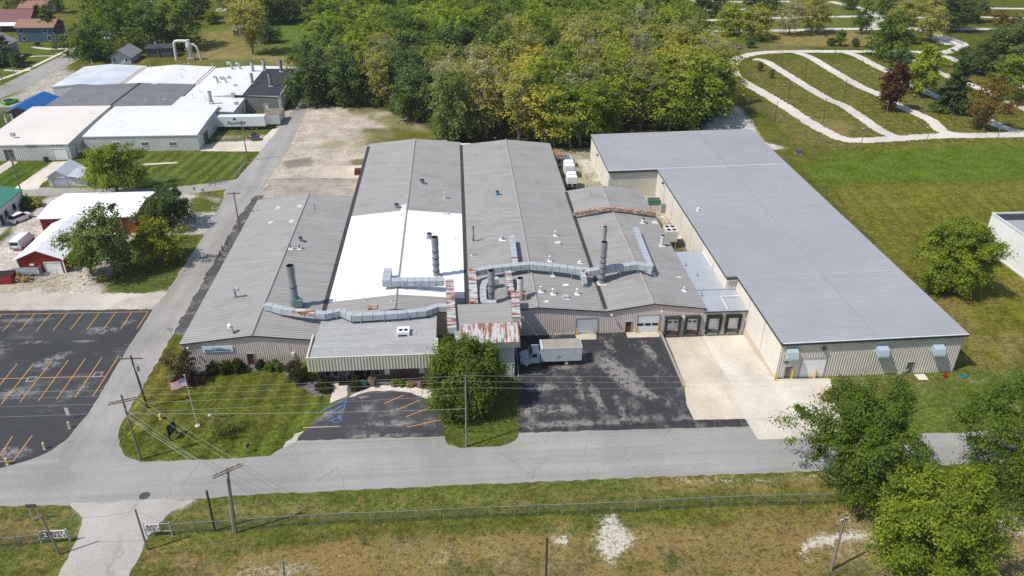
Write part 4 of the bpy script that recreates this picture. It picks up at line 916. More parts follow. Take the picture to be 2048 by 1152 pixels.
c = at_y(1573, 724.5, 92.9); m = MB(); m.box(c.x-.32,c.x+.32,92.85,92.92,c.z-.2,c.z+.2); m.build('wall_plate', pm('blue_plate', (.08,.12,.17), .5), wh, world=True)
for px, py in ((1196,310),(1327,366)):
    c = at_x(px, py, 33.9 if px < 1300 else 45.1); m = MB(); m.box(c.x-.35,c.x,c.y-.2,c.y+.2,c.z-.2,c.z+.2); m.build('wall_lamp', DSTEEL, wh, world=True)
for y0 in (131.0,): door(wh, 'x', 45.2, y0, y0+1.1, 0, 2.2, -1, (TANW, TRIMG))
c = at_x(1329, 415, 45.0); m = MB(); m.box(44.3,45.15,c.y-.4,c.y+.4,c.z-1.6,c.z+.9); m.build('gas_meter_cabinet', STEEL, wh, world=True)
# small buildings peeping out behind the halls
t = empty('shed', g(850,283), 'small shed with grey ribbed roof peeping out behind the middle hall', 'shed'); p, q = g(793,286,2.6), g(893,283,2.6)
m = MB(); m.box(p.x,q.x,192.6,196.5,0,2.5); m.build('wall', GREYW, t, world=True); m = MB(); m.slab([(p.x-.2,192.3,2.55),(q.x+.2,192.3,2.55),(q.x+.2,196.9,3.3),(p.x-.2,196.9,3.3)],.1); m.ribs((p.x,192.3,2.56),(0,4.6,.75),(1,0,0),(0,-.16,1),int((q.x-p.x)/.45),.45,.1,.06); m.build('roof', ROOFG, t, world=True)
t = empty('storage_box', g(930,284), 'flat white storage box behind the valley of the two halls', 'storage box'); p, q = g(903,286,2.5), g(940,285,2.5)
m = MB(); m.box(p.x,q.x,193,195.6,0,2.6); m.build('box_body', OFFWH, t, world=True); m = MB(); m.box(p.x-.1,q.x+.1,192.9,195.7,2.61,2.72); m.build('lid', WHITE, t, world=True)
# ------------------------------------------------------------------ rooftop plant
def duct(name, label, pts, w, h, mats=GALV, seam=1.55, legs=None, cat='roof duct', group='roof ducts', rustspans=(), sloped=False):
    "rectangular sheet-metal duct along 3D points (centre of its underside), with flanged seams and legs"
    pts = [Vector(p) for p in pts]; t = empty(name, pts[0], label, cat, group); m = MB(); fl = MB(); mats = mats if isinstance(mats, list) else [mats, RUSTY]
    acc = 0.0; up = Vector((0,0,1)); n = len(pts); secs = []
    for i, p in enumerate(pts):
        d0 = (pts[i]-pts[i-1]).normalized() if i else (pts[1]-pts[0]).normalized(); d1 = (pts[i+1]-pts[i]).normalized() if i < n-1 else d0
        bis = (d0+d1).normalized(); s = bis.cross(up); s.normalize(); kx = 1/max(.5, s.dot(d1.cross(up).normalized()))
        secs.append((p, s*kx))
    def ring(p, s, e=0.0): return [p-s*(w/2+e)-up*e, p+s*(w/2+e)-up*e, p+s*(w/2+e)+up*(h+e), p-s*(w/2+e)+up*(h+e)]
    total = sum((pts[i+1]-pts[i]).length for i in range(n-1)); done = 0
    rings = []; cols = []
    for i in range(n-1):
        a, sa = secs[i]; b, sb = secs[i+1]; L = (b-a).length; k = max(1, round(L/seam))
        for j in range(k):
            p0 = a.lerp(b, j/k); s0 = sa.lerp(sb, j/k); f0 = (done+L*j/k)/total; mi = 1 if any(x0 <= f0 < x1 for x0, x1 in rustspans) else 0
            if rings:
                d = (b-a).normalized()*.035
                for q_, e_, c_ in ((p0-d,0,2),(p0-d,.03,2),(p0+d,.03,2),(p0+d,0,mi)): rings.append(ring(q_, s0, e_)); cols.append(c_)
            else: rings.append(ring(p0, s0)); cols.append(mi)
        done += L
    rings.append(ring(*secs[-1])); v0 = len(m.v)
    for r_ in rings: m.v += [tuple(x) for x in r_]
    for i in range(len(rings)-1):
        for q in range(4): m.f.append((v0+4*i+q, v0+4*i+(q+1)%4, v0+4*i+4+(q+1)%4, v0+4*i+4+q)); m.m.append(cols[i])
    m.f.append((v0+3,v0+2,v0+1,v0)); m.m.append(cols[0]); e = v0+4*(len(rings)-1); m.f.append((e,e+1,e+2,e+3)); m.m.append(cols[-1])
    m.build('duct_body', mats+[STEEL], t, world=True)
    if legs:
        for f in legs:
            dd = f*total; i = 0
            while i < n-2 and dd > (pts[i+1]-pts[i]).length: dd -= (pts[i+1]-pts[i]).length; i += 1
            p = pts[i].lerp(pts[i+1], dd/max(.01,(pts[i+1]-pts[i]).length)); s = secs[i][1].normalized()
            for sg in (-1, 1): lg = MB(); q = p+s*sg*(w/2+.05); lg.tube([(q.x,q.y,min(roof_z(q.x,q.y),q.z-.05)),(q.x,q.y,q.z+h*.6)], .045, 5); lg.build('support_leg', GALV, t, world=True)
    return t
def dz(px, py, z, h): p = g(px, py, z+h); return (p.x, p.y, z)     # pixel on the top face
D1 = 6.0
duct('roof_duct', 'long blue-grey duct zigzagging along the front edge of the west and middle roofs', [dz(530,607,5.7,.95), dz(545,610,5.7,.95), dz(566,616,5.7,.95), dz(610,622,5.75,.95), dz(650,625,5.7,.95), dz(682,619,5.75,.95), dz(705,629,5.75,.95), dz(745,627,5.75,.95), dz(795,624,5.75,.95), dz(850,619,5.75,.95), dz(875,610,5.75,.95), dz(897,610,5.75,.95)], 1.05, .95, legs=(.4,.55,.66,.78,.9), rustspans=((.16,.24),(.62,.64)))
duct('roof_duct', 'broad duct in orange-rusted bands running toward the viewer beside the filter block', [dz(899,559,6.5,1.0), dz(900,580,6.5,1.0), dz(902,620,6.5,1.0), dz(904,655,6.5,1.0)], 1.35, 1.0, mats=[RUSTY, RUSTY], seam=1.3)
duct('roof_duct', 'elbowed galvanised duct standing on the bright white roof', [dz(776,536,6.2,1.1), dz(772,561,6.2,1.1)], 1.35, 1.1, seam=1.7)
duct('roof_duct', 'straight galvanised duct crossing the lower edge of the bright white roof', [dz(765,560,6.15,1.0), dz(800,558.5,6.15,1.0), dz(888,558,6.2,1.0)], 1.3, 1.0, seam=1.25, legs=(.35,.6,.85))
duct('roof_duct', 'rust-patched duct beside the roof valley, left arm of the U-shaped pipe', [dz(944,537,6.3,1.0), dz(946,575,6.3,1.0), dz(948,604,6.3,1.0)], 1.3, 1.0, mats=[RUSTY, RUSTY], seam=1.4)
duct('roof_duct', 'long pale blue duct running across the east halls behind the tall double stack', [dz(937,541,6.2,1.0), dz(985,533,6.25,1.0), dz(1058,526,6.35,1.0), dz(1120,531,6.2,1.0), dz(1180,539,6.0,1.0), dz(1230,531,6.2,1.0), dz(1275,526,6.35,1.0), dz(1306,531,6.3,1.0)], 1.2, 1.0, seam=1.45, legs=(.2,.32,.44,.56,.7,.82,.92), rustspans=((.60,.63),))
duct('roof_duct', 'upright running pale duct with one rusty joint next to the east hall ridge', [dz(1023,470,6.3,.9), dz(1027,500,6.3,.9), dz(1031,529,6.3,.9)], 1.05, .9, rustspans=((.68,.86),))
duct('roof_duct', 'long pale blue duct on the right roof slope leading back from the long cross duct', [dz(1271,455,5.7,.95), dz(1284,488,5.7,.95), dz(1296,518,5.75,.95), dz(1303,534,5.8,.95)], 1.1, .95, seam=1.2)
duct('roof_duct', 'short rust-banded duct dropping toward the rusty hood', [dz(1016,541,6.4,.9), dz(1020,570,6.4,.9), dz(1022,583,6.4,.9)], 1.1, .9, mats=[RUSTY, RUSTY], seam=.8)
duct('roof_duct', 'rusty box duct joining the rear right corner of the hood', [dz(1030,583,6.9,1.1), dz(1031,605,7.0,1.1), (8.0, 99.6, 7.2)], 1.25, 1.1, mats=[RUSTY, RUSTY], seam=1.5)
duct('roof_duct', 'long orange-rusted duct lying across the roof before the rear part of the dock hall', [dz(1147,424,5.2,.7), dz(1180,419,5.6,.7), dz(1222,414,5.95,.7), dz(1262,418,5.55,.7), dz(1312,424,5.1,.7)], .8, .7, mats=[RUSTF, RUSTF], seam=3.0)
duct('roof_duct', 'short blue-grey gooseneck duct stepping down in front of the long cross duct', [dz(1164,541,6.0,.7), dz(1168,556,5.6,.7), dz(1171,566,4.7,.9)], .85, .8, seam=.9)
duct('roof_duct', 'small bent duct dropping to a white curb at the end of the long cross duct', [dz(1288,534,6.0,.7), dz(1303,540,5.9,.7), dz(1310,545,5.1,.8)], .8, .75, seam=.9)
# U-shaped round-cornered duct
m = MB(); pts = [dz(997,553,5.9,1.2), dz(984,554,5.9,1.2), dz(970,560,5.9,1.2), dz(966,570,5.9,1.2), dz(966,590,5.9,1.2), dz(968,600,5.9,1.1), dz(985,606,5.9,.7), dz(992,606,5.9,.6)]
duct('roof_duct', 'pale U-shaped duct curving round to the foot of the grey stack behind the filter block', pts, 1.05, .95, seam=1.0)
def stack(name, label, base, toppx, r, mat=STEEL, cat='exhaust stack', group='exhaust stacks', curb=None, bands=2, fan=None, top=None, rt=None, cz=None):
    b = Vector(base); zt = top if top else top_z(b, toppx); t = empty(name, b, label, cat, group); h = zt-b.z
    m = MB(); m.ring_pipe((0,0,0), r, h*.62, 18, 0, .05); 
    m = MB(); m.tube([(0,0,0),(0,0,h*.75),(0,0,h*.76),(0,0,h*.80)], [r,r,r,(rt or r*1.12)], 18); m.ring_pipe((0,0,h*.80), rt or r*1.12, h*.20, 18, 0, .05, 1)
    m.build('pipe', [mat, BLACK], t, smooth=False)
    for i in range(bands):
        m = MB(); z = h*(.12+.64*i/max(1,bands-.2)); m.tube([(0,0,z),(0,0,z+.12)], r*1.12, 18); m.build('band', DSTEEL, t)
    if curb: m = MB(); m.box(-r*curb,r*curb,-r*curb,r*curb,-.35,.12); m.build('curb', OFFWH, t)
    if fan: m = MB(); m.tube([(0,0,-.3),(0,0,.4),(0,0,1.4),(0,0,1.9)], [r*1.3,r*1.45,r*1.35,r*1.02], 14); m.obox((r*1.1,-.3,.8),(1.0,0,0),(0,1.0,0),(0,0,1.2)); m.build('fan_housing', fan, t)
    return t
p = on_roof(592,612); stack('exhaust_stack', 'tall grey stack on a teal fan housing on the west roof', p, 531, .58, bands=2, fan=TEAL)
p = on_roof(873,551); stack('exhaust_stack', 'tall grey stack rising from the bright white roof', p, 474, .55, curb=1.3, bands=4)
p = on_roof(1203,567); stack('exhaust_stack', 'tall double grey stack with white curb between the two right-hand halls', p, 484, .50, curb=1.6, bands=5)
q = on_roof(1202,560); t = empty('exhaust_stack', (p.x+.15,p.y+1.0,5.0), 'slim dark grey stack standing close behind the tall double stack', 'exhaust stack', 'exhaust stacks'); zt = top_z((p.x+.15,p.y+1.0,5.0), 453); m = MB(); m.tube([(0,0,0),(0,0,zt-6.2)], .30, 14); m.ring_pipe((0,0,zt-6.2), .36, 1.2, 14, 0, .05, 1); m.build('pipe', [STEEL, BLACK], t)
p = on_roof(983,608); stack('exhaust_stack', 'plain grey stack enclosed by the U-shaped duct', p, 541, .52, bands=3)
p = on_roof(1040,598); stack('exhaust_stack', 'short pale stack on a rusty round fan next to the hood', p, 556, .50, mat=OFFWH, bands=1, fan=RUSTM)
p = on_roof(946.5,484); stack('exhaust_stack', 'thin brown rusted flue with flat rain cap on the east roof', p, 453, .20, mat=RUSTF, bands=1, curb=1.4)
def mushroom(px, py, label, r=.16, h=1.0, capr=.26, mat=OFFWH, curb=.42, name='roof_vent', cat='roof vent', group='roof vents', base=None):
    p = base or on_roof(px, py); t = empty(name, p, label, cat, group)
    m = MB(); m.tube([(0,0,-.2),(0,0,h)], r, 10); m.build('pipe', mat, t)
    if capr: m = MB(); m.tube([(0,0,h),(0,0,h+.06),(0,0,h+.22)], [capr,capr,capr*.3], 12); m.build('cap', mat, t)
    if curb: m = MB(); m.box(-curb,curb,-curb,curb,-.25,.1); m.build('curb', WHITE, t)
    return t
def fan(px, py, label, r=.48, h=.75, mat=STEEL, base=None):
    p = base or on_roof(px, py); t = empty('roof_fan', p, label, 'roof fan', 'round roof fans')
    m = MB(); m.box(-r*1.25,r*1.25,-r*1.25,r*1.25,-.3,.16); m.build('curb', GALV, t); m = MB(); m.tube([(0,0,.16),(0,0,.4)], [r*1.15,r*.85], 18); m.ring_pipe((0,0,.4), r, h, 18, 0, .05, 1); m.build('fan_housing', [mat, BLACK], t); return t
def boxvent(px, py, label, sx=.9, sy=.7, sz=.5, mat=GALV, curb=True, base=None, name='roof_hatch', cat='roof hatch', group='roof hatches'):
    p = base or on_roof(px, py); t = empty(name, p, label, cat, group)
    m = MB(); m.box(-sx/2,sx/2,-sy/2,sy/2,-.2,sz); m.build('box_body', mat, t, bevel=.04)
    if curb: m = MB(); m.box(-sx*.75,sx*.75,-sy*.75,sy*.75,-.25,.06); m.build('curb', OFFWH, t)
    return t
for px, py, lb in ((557.5,416,'low roof hatch nearest the left eave at the back of the west roof'),(600.6,412.5,'low roof hatch hard against the west ridge, the rearmost one'),(542.7,446,'low roof hatch nearest the side road on the west roof'),(584.6,443,'low roof hatch just left of the west ridge, nearer the viewer')):
    boxvent(px, py, lb, .75, .75, .22, OFFWH)
mushroom(630,419,'thin dark pipe vent at the far end of the west roof right of the ridge',.09,1.3,None,STEEL,None)
fan(602,484,'round grey fan in the middle of the west roof right of the ridge',.42,.6)
mushroom(581.6,498,'short dark flue left of the round fan on the west roof',.14,1.3,.0,STEEL,.45); mushroom(599,498,'short dark flue below the round fan on the west roof',.16,.9,.24,STEEL,.4)
fan(844.4,368,'round fan with white curb near the back of the middle roof',.55,.6); fan(793.6,417,'round grey fan left of the ridge just behind the white roof',.55,.6)
boxvent(889.4,397,'tall white flue box with dark side behind the white roof',.5,.4,1.5,OFFWH); boxvent(892,428.5,'low pink-capped vent at the back edge of the white roof',1.1,.5,.3,OFFWH)
fan(859,477,'round fan standing just behind the tall white-roof stack',.48,.7)
def lpipe(px, py, label, h=1.0):
    p = on_roof(px, py); t = empty('roof_vent', p, label, 'roof vent', 'roof vents'); m = MB(); m.tube([(0,0,-.2),(0,0,h)], .055, 6); m.build('pipe', OFFWH, t); m = MB(); m.tube([(0,0,-.1),(0,0,.12)], [.22,.09], 8); m.build('boot', OFFWH, t)
for px, py, lb in ((713.6,458,'thin white pipe vent at the rear left of the white roof'),(909.6,478,'thin white pipe vent at the right edge of the white roof'),(719,580,'thin white pipe vent at the front left of the white roof'),(730,603,'thin pale pipe on the grey strip left of the rust box'),(783.5,603,'thin pale pipe on the grey strip by the middle ridge'),(672,607,'thin pale pipe at the left end of the grey strip'),(588,631,'short dark pipe in front of the zigzag duct on the west roof')): lpipe(px, py, lb)
boxvent(745.4,616,'rusted low box behind the zigzag duct on the grey strip',1.5,1.1,.35,RUSTF,False)
fan(994.7,391,'bright blue round fan on the east roof',.42,.6,pm('blue_fan_paint',(.11,.22,.34),.5))
mushroom(1004.6,480,'capped grey vent on a white curb beside the upright duct',.24,.8,.32,GALV,.6); boxvent(949,511,'low dark louvre box on the east roof near the valley',.9,.5,.3,STEEL)
mushroom(1110.8,472,'white mushroom vent farthest back on the right slope of the east roof'); boxvent(1115.8,488,'grey roof hatch on the right slope of the east roof',1.0,.8,.4,OFFWH,False); mushroom(1099.3,523,'white mushroom vent just behind the long cross duct'); mushroom(1159.8,526,'tiny white dome vent at the valley behind the long cross duct',.14,.3,.3)
mushroom(1105,552,'white mushroom vent just in front of the long cross duct, by a rusty patch'); mushroom(1081.6,584,'leftmost of the three white mushroom vents near the front eave'); mushroom(1106,589,'middle one of the three white mushroom vents near the front eave'); mushroom(1154,589,'rightmost of the three white mushroom vents near the front eave')
boxvent(1131,596,'blue-grey hatch among the white vents near the front eave',1.0,.8,.5); boxvent(1130.6,570,'flat white curb patch on the right slope of the east roof',1.1,.6,.08,WHITE,False); boxvent(1091.7,603,'flat white curb patch nearest the front eave',.9,.5,.06,WHITE,False)
mushroom(1180.6,393,'thin pipe on the rear part of the dock hall roof',.08,1.2,None,STEEL,None); fan(1286,447,'white round fan behind the blue duct on the dock hall',.42,.7,OFFWH); boxvent(1309,446,'low white fan curb at the right eave of the dock hall',.9,.8,.3,OFFWH)
p = on_roof(1323.6,492); stack('exhaust_stack', 'stout pale stack with flared foot near the right eave of the dock hall', p, 471, .40, mat=OFFWH, bands=0, curb=1.5)
mushroom(1368,582,'white kinked vent low on the right slope of the dock hall',.12,.7,.2); boxvent(1357,555,'flat white curb patch on the right slope of the dock hall',.8,.4,.06,WHITE,False)
for px, py, lb in ((1371,533,'small dark vent cap on the rear annex roof'),(1394,552,'small grey vent pipe in the middle of the annex roof'),(1403,590,'small bent vent at the front step of the annex roof')): mushroom(px, py, lb, .09, .5, .14, STEEL, None, base=g(px, py, 4.15))
p = on_roof(462.5,667); t = empty('flue', p, 'square pale flue with white cowl near the front of the west roof', 'flue', 'flues'); m = MB(); m.box(-.35,.35,-.3,.3,-.3,1.1); m.build('flue_body', OFFWH, t); m = MB(); m.tube([(0,0,1.1),(0,0,1.5),(0,0,1.52),(0,0,1.8)], [.22,.22,.4,.15], 10); m.build('cowl', WHITE, t)
p = on_roof(472,596); t = empty('flue', p, 'dark flue with side box left of the west ridge', 'flue', 'flues'); m = MB(); m.tube([(0,0,-.3),(0,0,1.9)], .17, 10); m.box(-.4,.4,-.3,.3,-.2,.12); m.build('flue_body', STEEL, t); m = MB(); m.box(.1,.75,-.3,.2,1.4,1.9); m.build('motor_box', GALV, t)
# office roof units
p = g(755,645,4.6); t = empty('air_conditioner', p, 'small split air conditioner on the rear of the office roof', 'air conditioner'); m = MB(); m.box(-.5,.5,-.22,.22,.1,1.0); m.build('casing', OFFWH, t, bevel=.03); m = MB(); m.box(-.4,.25,-.25,-.2,.18,.9); m.build('grille', DSTEEL, t); m = MB(); m.box(-.55,-.45,-.3,.3,-.3,.12); m.box(.45,.55,-.3,.3,-.3,.12); m.build('foot', STEEL, t)
p = g(808,677,4.25); t = empty('rooftop_unit', p, 'large white rooftop air unit with two round fans on the office roof', 'rooftop unit'); m = MB(); m.box(-.95,.95,-.8,.9,.25,1.65); m.build('casing', WHITE, t, bevel=.03)
m = MB(); m.box(-.8,.55,-.84,-.79,.4,1.2); m.build('grille', DSTEEL, t)
for x in (-.4,.4): m = MB(); m.prism([(x+.33*math.cos(i*PI/8), -.1+.33*math.sin(i*PI/8)) for i in range(16)], 1.62, 1.67); m.build('fan', BLACK, t)
m = MB(); 
for x in (-1.9,-1.3,1.3,1.9,2.3): m.box(x-.22,x+.22,-.75,.75,-.1,.3)
m.box(-2.3,2.5,-.9,-.75,-.15,.1); m.box(-2.3,2.5,.75,.9,-.15,.1); m.build('timber_sleeper', pm('dark_timber',(.10,.085,.07),.9), t); m = MB(); m.box(.95,1.9,-.5,.6,.3,1.0); m.build('duct_box', GALV, t)
# plant between halls and warehouse
p = g(1333,472,0); t = empty('chiller', (41.9, 138.5, 0), 'white four-fan chiller standing between the dock hall and the warehouse', 'chiller'); m = MB(); m.box(-1.2,1.2,-1.5,1.5,1.6,4.0); m.build('casing', OFFWH, t, bevel=.05)
for x in (-.55,.55):
    for y in (-.75,.75): m = MB(); m.prism([(x+.45*math.cos(i*PI/8), y+.45*math.sin(i*PI/8)) for i in range(16)], 3.97, 4.04); m.build('fan', BLACK, t)
m = MB(); 
for x in (-1.0,1.0):
    for y in (-1.3,1.3): m.box(x-.1,x+.1,y-.1,y+.1,0,1.6)
m.build('stand', STEEL, t)
for k, (px, py, lb, sx, sy) in enumerate(((1137,352,'rear white cooling unit with open fan throat beside the east hall',1.2,1.9),(1142,376,'front white cooling unit with two dark louvres beside the east hall',1.2,1.6))):
    q = g(px, py, 0); t = empty('cooling_unit', (q.x, q.y, 0), lb, 'cooling unit', 'white cooling units'); m = MB(); m.prism([(-sx,-sy),(sx,-sy),(sx,sy*.7),(sx*.7,sy),(-sx,sy)], .9, 3.4, 0); m.box(-sx*.9,sx*.9,-sy*.2,sy*.6,3.4,3.9); m.build('casing', WHITE, t, bevel=.15)
    m = MB()
    for x in (-.6,.6): m.box(x-.48,x+.48,-sy-.03,-sy+.02,1.05,1.7)
    m.build('louvre', BLACK, t); m = MB(); m.box(-sx*.9,sx*.9,-sy*.8,sy*.8,0,.9); m.build('skid', DSTEEL, t); m = MB(); m.tube([(0,sy*.7,3.3),(0,sy*.7,3.75)], [.9,.95], 16); m.build('fan_throat', STEEL, t)
q = g(1125,332,0); t = empty('machine_container', (q.x-.5, q.y, 0), 'grey machine container with rust-red top behind the white cooling units', 'container'); m = MB(); m.box(-3.2,2.0,-1.3,1.3,.3,2.8); m.build('casing', STEEL, t, bevel=.05); m = MB(); m.box(-3.0,1.2,-1.0,1.2,2.8,3.2); m.build('top_box', pm('rust_red_machine',(.32,.16,.12),.7,var=.3), t)
m = MB(); m.tube([(2.6,-1.0,1.2),(2.6,1.6,1.2)], 1.1, 14); m.build('tank', GALV, t); m = MB(); m.box(-.9,-.1,-1.34,-1.28,1.3,2.3); m.box(.2,1.3,-1.34,-1.28,.8,2.2); m.build('louvre', BLACK, t)
p = Vector((52.6, 133, 0)); c = g(1395.8,421,6.7); mushroom(0,0,'single small white vent on the pale warehouse roof',.14,.55,.26,WHITE,.3,base=(c.x,c.y,wz(c.x)+.16))
q = g(1307,408,0); t = empty('roll_off_bin', (q.x,q.y,0), 'small dark green bin in the gap beside the warehouse', 'bin'); m = MB(); m.box(-1.3,1.3,-.8,.8,0,1.2); m.box(-1.35,1.35,-.85,-.7,1.1,1.25); m.box(-1.35,1.35,.7,.85,1.1,1.25); m.build('bin_body', GREENR, t); m = MB(); m.box(-1.2,1.2,-.7,.7,1.2,1.26); m.build('lid', DSTEEL, t)
q = g(1355,478,0); m = MB(); m.box(q.x-1.2,q.x+1.2,q.y-.7,q.y+.7,0,.35); tag(m.build('concrete_stoop', CONC), 'low concrete stoop at the side door of the warehouse', 'stoop')
q = g(716,348,0); t = empty('lumber_stack', (q.x+.8,q.y,0), 'stack of reddish brown boards beside the middle hall', 'lumber stack'); m = MB()
for i in range(7): m.box(-1.6+i*.02,1.6,-1.0+.05*i,1.0-.06*i,.12+.18*i,.28+.18*i)
m.build('boards', BROWN, t); m = MB(); m.box(-1.5,-1.3,-1,1,0,.12); m.box(1.3,1.5,-1,1,0,.12); m.build('bearer', WOOD, t)
# ------------------------------------------------------------------ truck
def wheel(parent, x, y, r, w, rim=STEEL):
    m = MB(); m.tube([(x,y-w/2,r),(x,y+w/2,r)], r, 18); o = m.build('wheel', BLACK, parent); m = MB(); m.tube([(x,y-w/2-.02,r),(x,y+w/2+.02,r)], r*.55, 12); m.build('rim', rim, o)
a, b = Vector(g2(1043,733)), Vector(g2(1163,729)); mid_ = (a+b)/2; ang = math.atan2(0.0, 1)
tk = empty('box_truck', (g2(1102,731)[0], g2(1102,731)[1]+.9, 0), 'white box truck with long bonnet parked nose to the filter block', 'truck')
TW = pm('truck_white', (.43,.465,.485), .5, var=.1, vs=.8); half = (b-a).length/2
bx0 = -half+3.05
m = MB(); m.box(bx0, half, -1.25, 1.25, 1.0, 3.38); m.build('cargo_box', pm('cargo_box_skin',(.43,.465,.485),.55,var=.12,vs=1.2,bump=.25,bs=2.2), tk)
m = MB(); m.box(bx0+.25, half-.12, -1.2, 1.2, 3.382, 3.42); m.build('box_roof', pm('dirty_translucent_roof',(.30,.27,.23),.7,var=.2,vs=1,stretch=(2,.4,1)), tk)
m = MB(); m.box(bx0-.02,bx0+.28,-1.28,1.28,3.13,3.45); 
for y in (-1.27,1.22): m.box(bx0+.28,half+.02,y,y+.05,3.29,3.45)
m.box(half-.1,half+.02,-1.22,1.22,3.29,3.45); m.build('box_rail', pm('dull_white_rail',(.55,.56,.56),.5,var=.1), tk)
m = MB(); m.box(-half+.3, half-.3, -.45, .45, .75, 1.05); m.build('chassis', DSTEEL, tk)
def profile(m, pts, y0, y1, mi=0):
    n = len(m.v); k = len(pts)
    m.v += [(p[0], y0, p[1]) for p in pts] + [(p[0], y1, p[1]) for p in pts]
    for i in range(k): j = (i+1) % k; m.f.append((n+i, n+j, n+k+j, n+k+i)); m.m.append(mi)
    m.f.append(tuple(range(n+k-1, n-1, -1))[::-1]); m.m.append(mi); m.f.append(tuple(range(n+2*k-1, n+k-1, -1))); m.m.append(mi)
cx0 = bx0-1.75
m = MB(); profile(m, [(cx0,.75),(bx0-.2,.75),(bx0-.2,2.6),(cx0+.55,2.62),(cx0,1.95)], -1.12, 1.12); m.build('cab', TW, tk, bevel=.06)
m = MB(); profile(m, [(-half,.85),(cx0-.01,.85),(cx0-.01,1.9),(-half+.35,1.68),(-half,1.45)], -.85, .85); m.build('bonnet', TW, tk, bevel=.1)
m = MB()
for s in (-1,1): profile(m, [(-half+.2,.75),(-half+.35,1.15),(-half+.85,1.28),(-half+1.35,1.15),(-half+1.55,.75)], s*1.15-.18, s*1.15+.18 if s < 0 else 1.15+.1)
m.build('mudguard', TW, tk, bevel=.05)
m = MB(); m.face([(cx0+.03,-1.0,2.0),(cx0+.03,1.0,2.0),(cx0+.50,1.0,2.56),(cx0+.50,-1.0,2.56)]); w_ = m.build('windscreen', GLASS, tk); w_.location = (-.03,0,.02)
for s in (-1,1): m = MB(); m.box(cx0+.35,cx0+1.15,s*1.125-.012,s*1.125+.012,1.75,2.4); m.build('side_window', GLASS, tk); m = MB()
m = MB(); m.box(-half-.12,-half+.05,-1.15,1.15,.55,.85); m.build('bumper', STEEL, tk)
m = MB(); m.obox((cx0+.1,-1.35,2.1),(.1,0,0),(0,.2,0),(0,0,.5)); m.obox((cx0+.1,1.35,2.1),(.1,0,0),(0,.2,0),(0,0,.5)); m.build('mirror', BLACK, tk)
for x, yy in ((-half+.85,1.0),(half-2.3,.95),(half-2.3,.62)):
    for s in (-1,1): wheel(tk, x, s*yy, .5, .28, OFFWH)
m = MB(); c = (bx0+half)/2-.35
for q in range(4):
    t0 = PI/2*q; m.face([(c+.30*math.cos(t0),-1.258,1.75+.30*math.sin(t0)),(c+.30*math.cos(t0+PI/2),-1.258,1.75+.30*math.sin(t0+PI/2)),(c+.17*math.cos(t0+PI/2),-1.258,1.75+.17*math.sin(t0+PI/2)),(c+.17*math.cos(t0),-1.258,1.75+.17*math.sin(t0))])
m.build('diamond_placard', NAVY, tk)
# ------------------------------------------------------------------ cars
def car(px, py, rz, body, label, kind='saloon', L=4.6, stripe=None, z=0, name='parked_car', small=False):
    t = empty(name, g(px,py), label, 'car', 'parked cars', rz); H = 1.45 if kind == 'saloon' else 1.72; W = 1.0 if kind == 'van' else .9
    m = MB(); h = L/2
    if kind == 'van': profile(m, [(-h,.35),(h,.35),(h,1.1),(h-.7,1.25),(h-1.3,2.15),(-h,2.2)], -1.0, 1.0)
    else: profile(m, [(-h,.35),(-h+.4,.26),(h-.4,.26),(h,.34),(h+.02,.70),(h-.18,.88),(h-1.15,1.04),(-h+.2,1.06),(-h-.03,.9)], -W, W)
    m.build('body', body, t, bevel=.09)
    if kind != 'van':
        a, b, c2, d = (h-1.1,1.02),(h-1.95,H),(-h+(1.25 if kind == 'saloon' else .55),H),(-h+(.5 if kind == 'saloon' else .12),1.03)
        m = MB(); n = len(m.v); y0, y1 = W-.05, W-.20
        P8 = [(a[0],-y0,a[1]),(d[0],-y0,d[1]),(c2[0],-y1,c2[1]),(b[0],-y1,b[1]),(a[0],y0,a[1]),(d[0],y0,d[1]),(c2[0],y1,c2[1]),(b[0],y1,b[1])]
        for f in ((0,1,2,3),(7,6,5,4),(0,3,7,4),(2,1,5,6)): m.face([P8[i] for i in f])
        m.build('window', GLASS, t); m = MB(); m.slab([P8[3],P8[7],P8[6],P8[2]][::-1], .06); o = m.build('car_roof', stripe or body, t); o.location = (0,0,.03)
        if stripe: m = MB(); m.face([(h-.3,-.45,.885),(h-.3,.45,.885),(h-1.15,.45,1.012),(h-1.15,-.45,1.012)][::-1]); m.build('bonnet_stripe', stripe, t)
    else:
        m = MB(); m.face([(h-.73,-.85,1.3),(h-.73,.85,1.3),(h-1.27,.85,2.1),(h-1.27,-.85,2.1)]); m.build('windscreen', GLASS, t).location = (.03,0,0)
        m = MB(); m.box(-h-.02,-h,-.8,.8,1.2,1.9); m.build('rear_window', GLASS, t); m = MB(); m.box(-h-.03,-h,-.9,.9,.5,.75); m.build('tail_light', STEEL, t)
    if not small:
        for x in (-h+.85, h-.85):
            for s in (-1,1): wheel(t, x, s*(W-.08), .33, .2)
        m = MB(); m.box(h-.05,h+.02,-.85,-.5,.62,.76); m.box(h-.05,h+.02,.5,.85,.62,.76); m.build('headlight', WHITE, t); m = MB(); m.box(-h-.02,-h+.05,-.85,-.5,.68,.85); m.box(-h-.02,-h+.05,.5,.85,.68,.85); m.build('tail_light', REDP, t)
    return t
CARW = pm('white_car_paint', (.75,.76,.77), .25, spec=.5, var=.02); CARG = pm('lime_car_paint', (.10,.42,.03), .3, spec=.5, var=.03); CARK = pm('black_car_paint', (.02,.02,.024), .25, spec=.5)
CARS = pm('silver_car_paint', (.42,.44,.46), .3, spec=.5)
car(43,440,math.radians(62),CARW,'white hatchback parked beside the green-roofed building','suv',4.7)
car(47,490,math.radians(88),CARW,'white van parked beside the long red barn','van',5.6)
car(21,207,math.radians(66),CARG,'lime green coupe with black bonnet stripe by the blue roof','saloon',4.7,CARK)
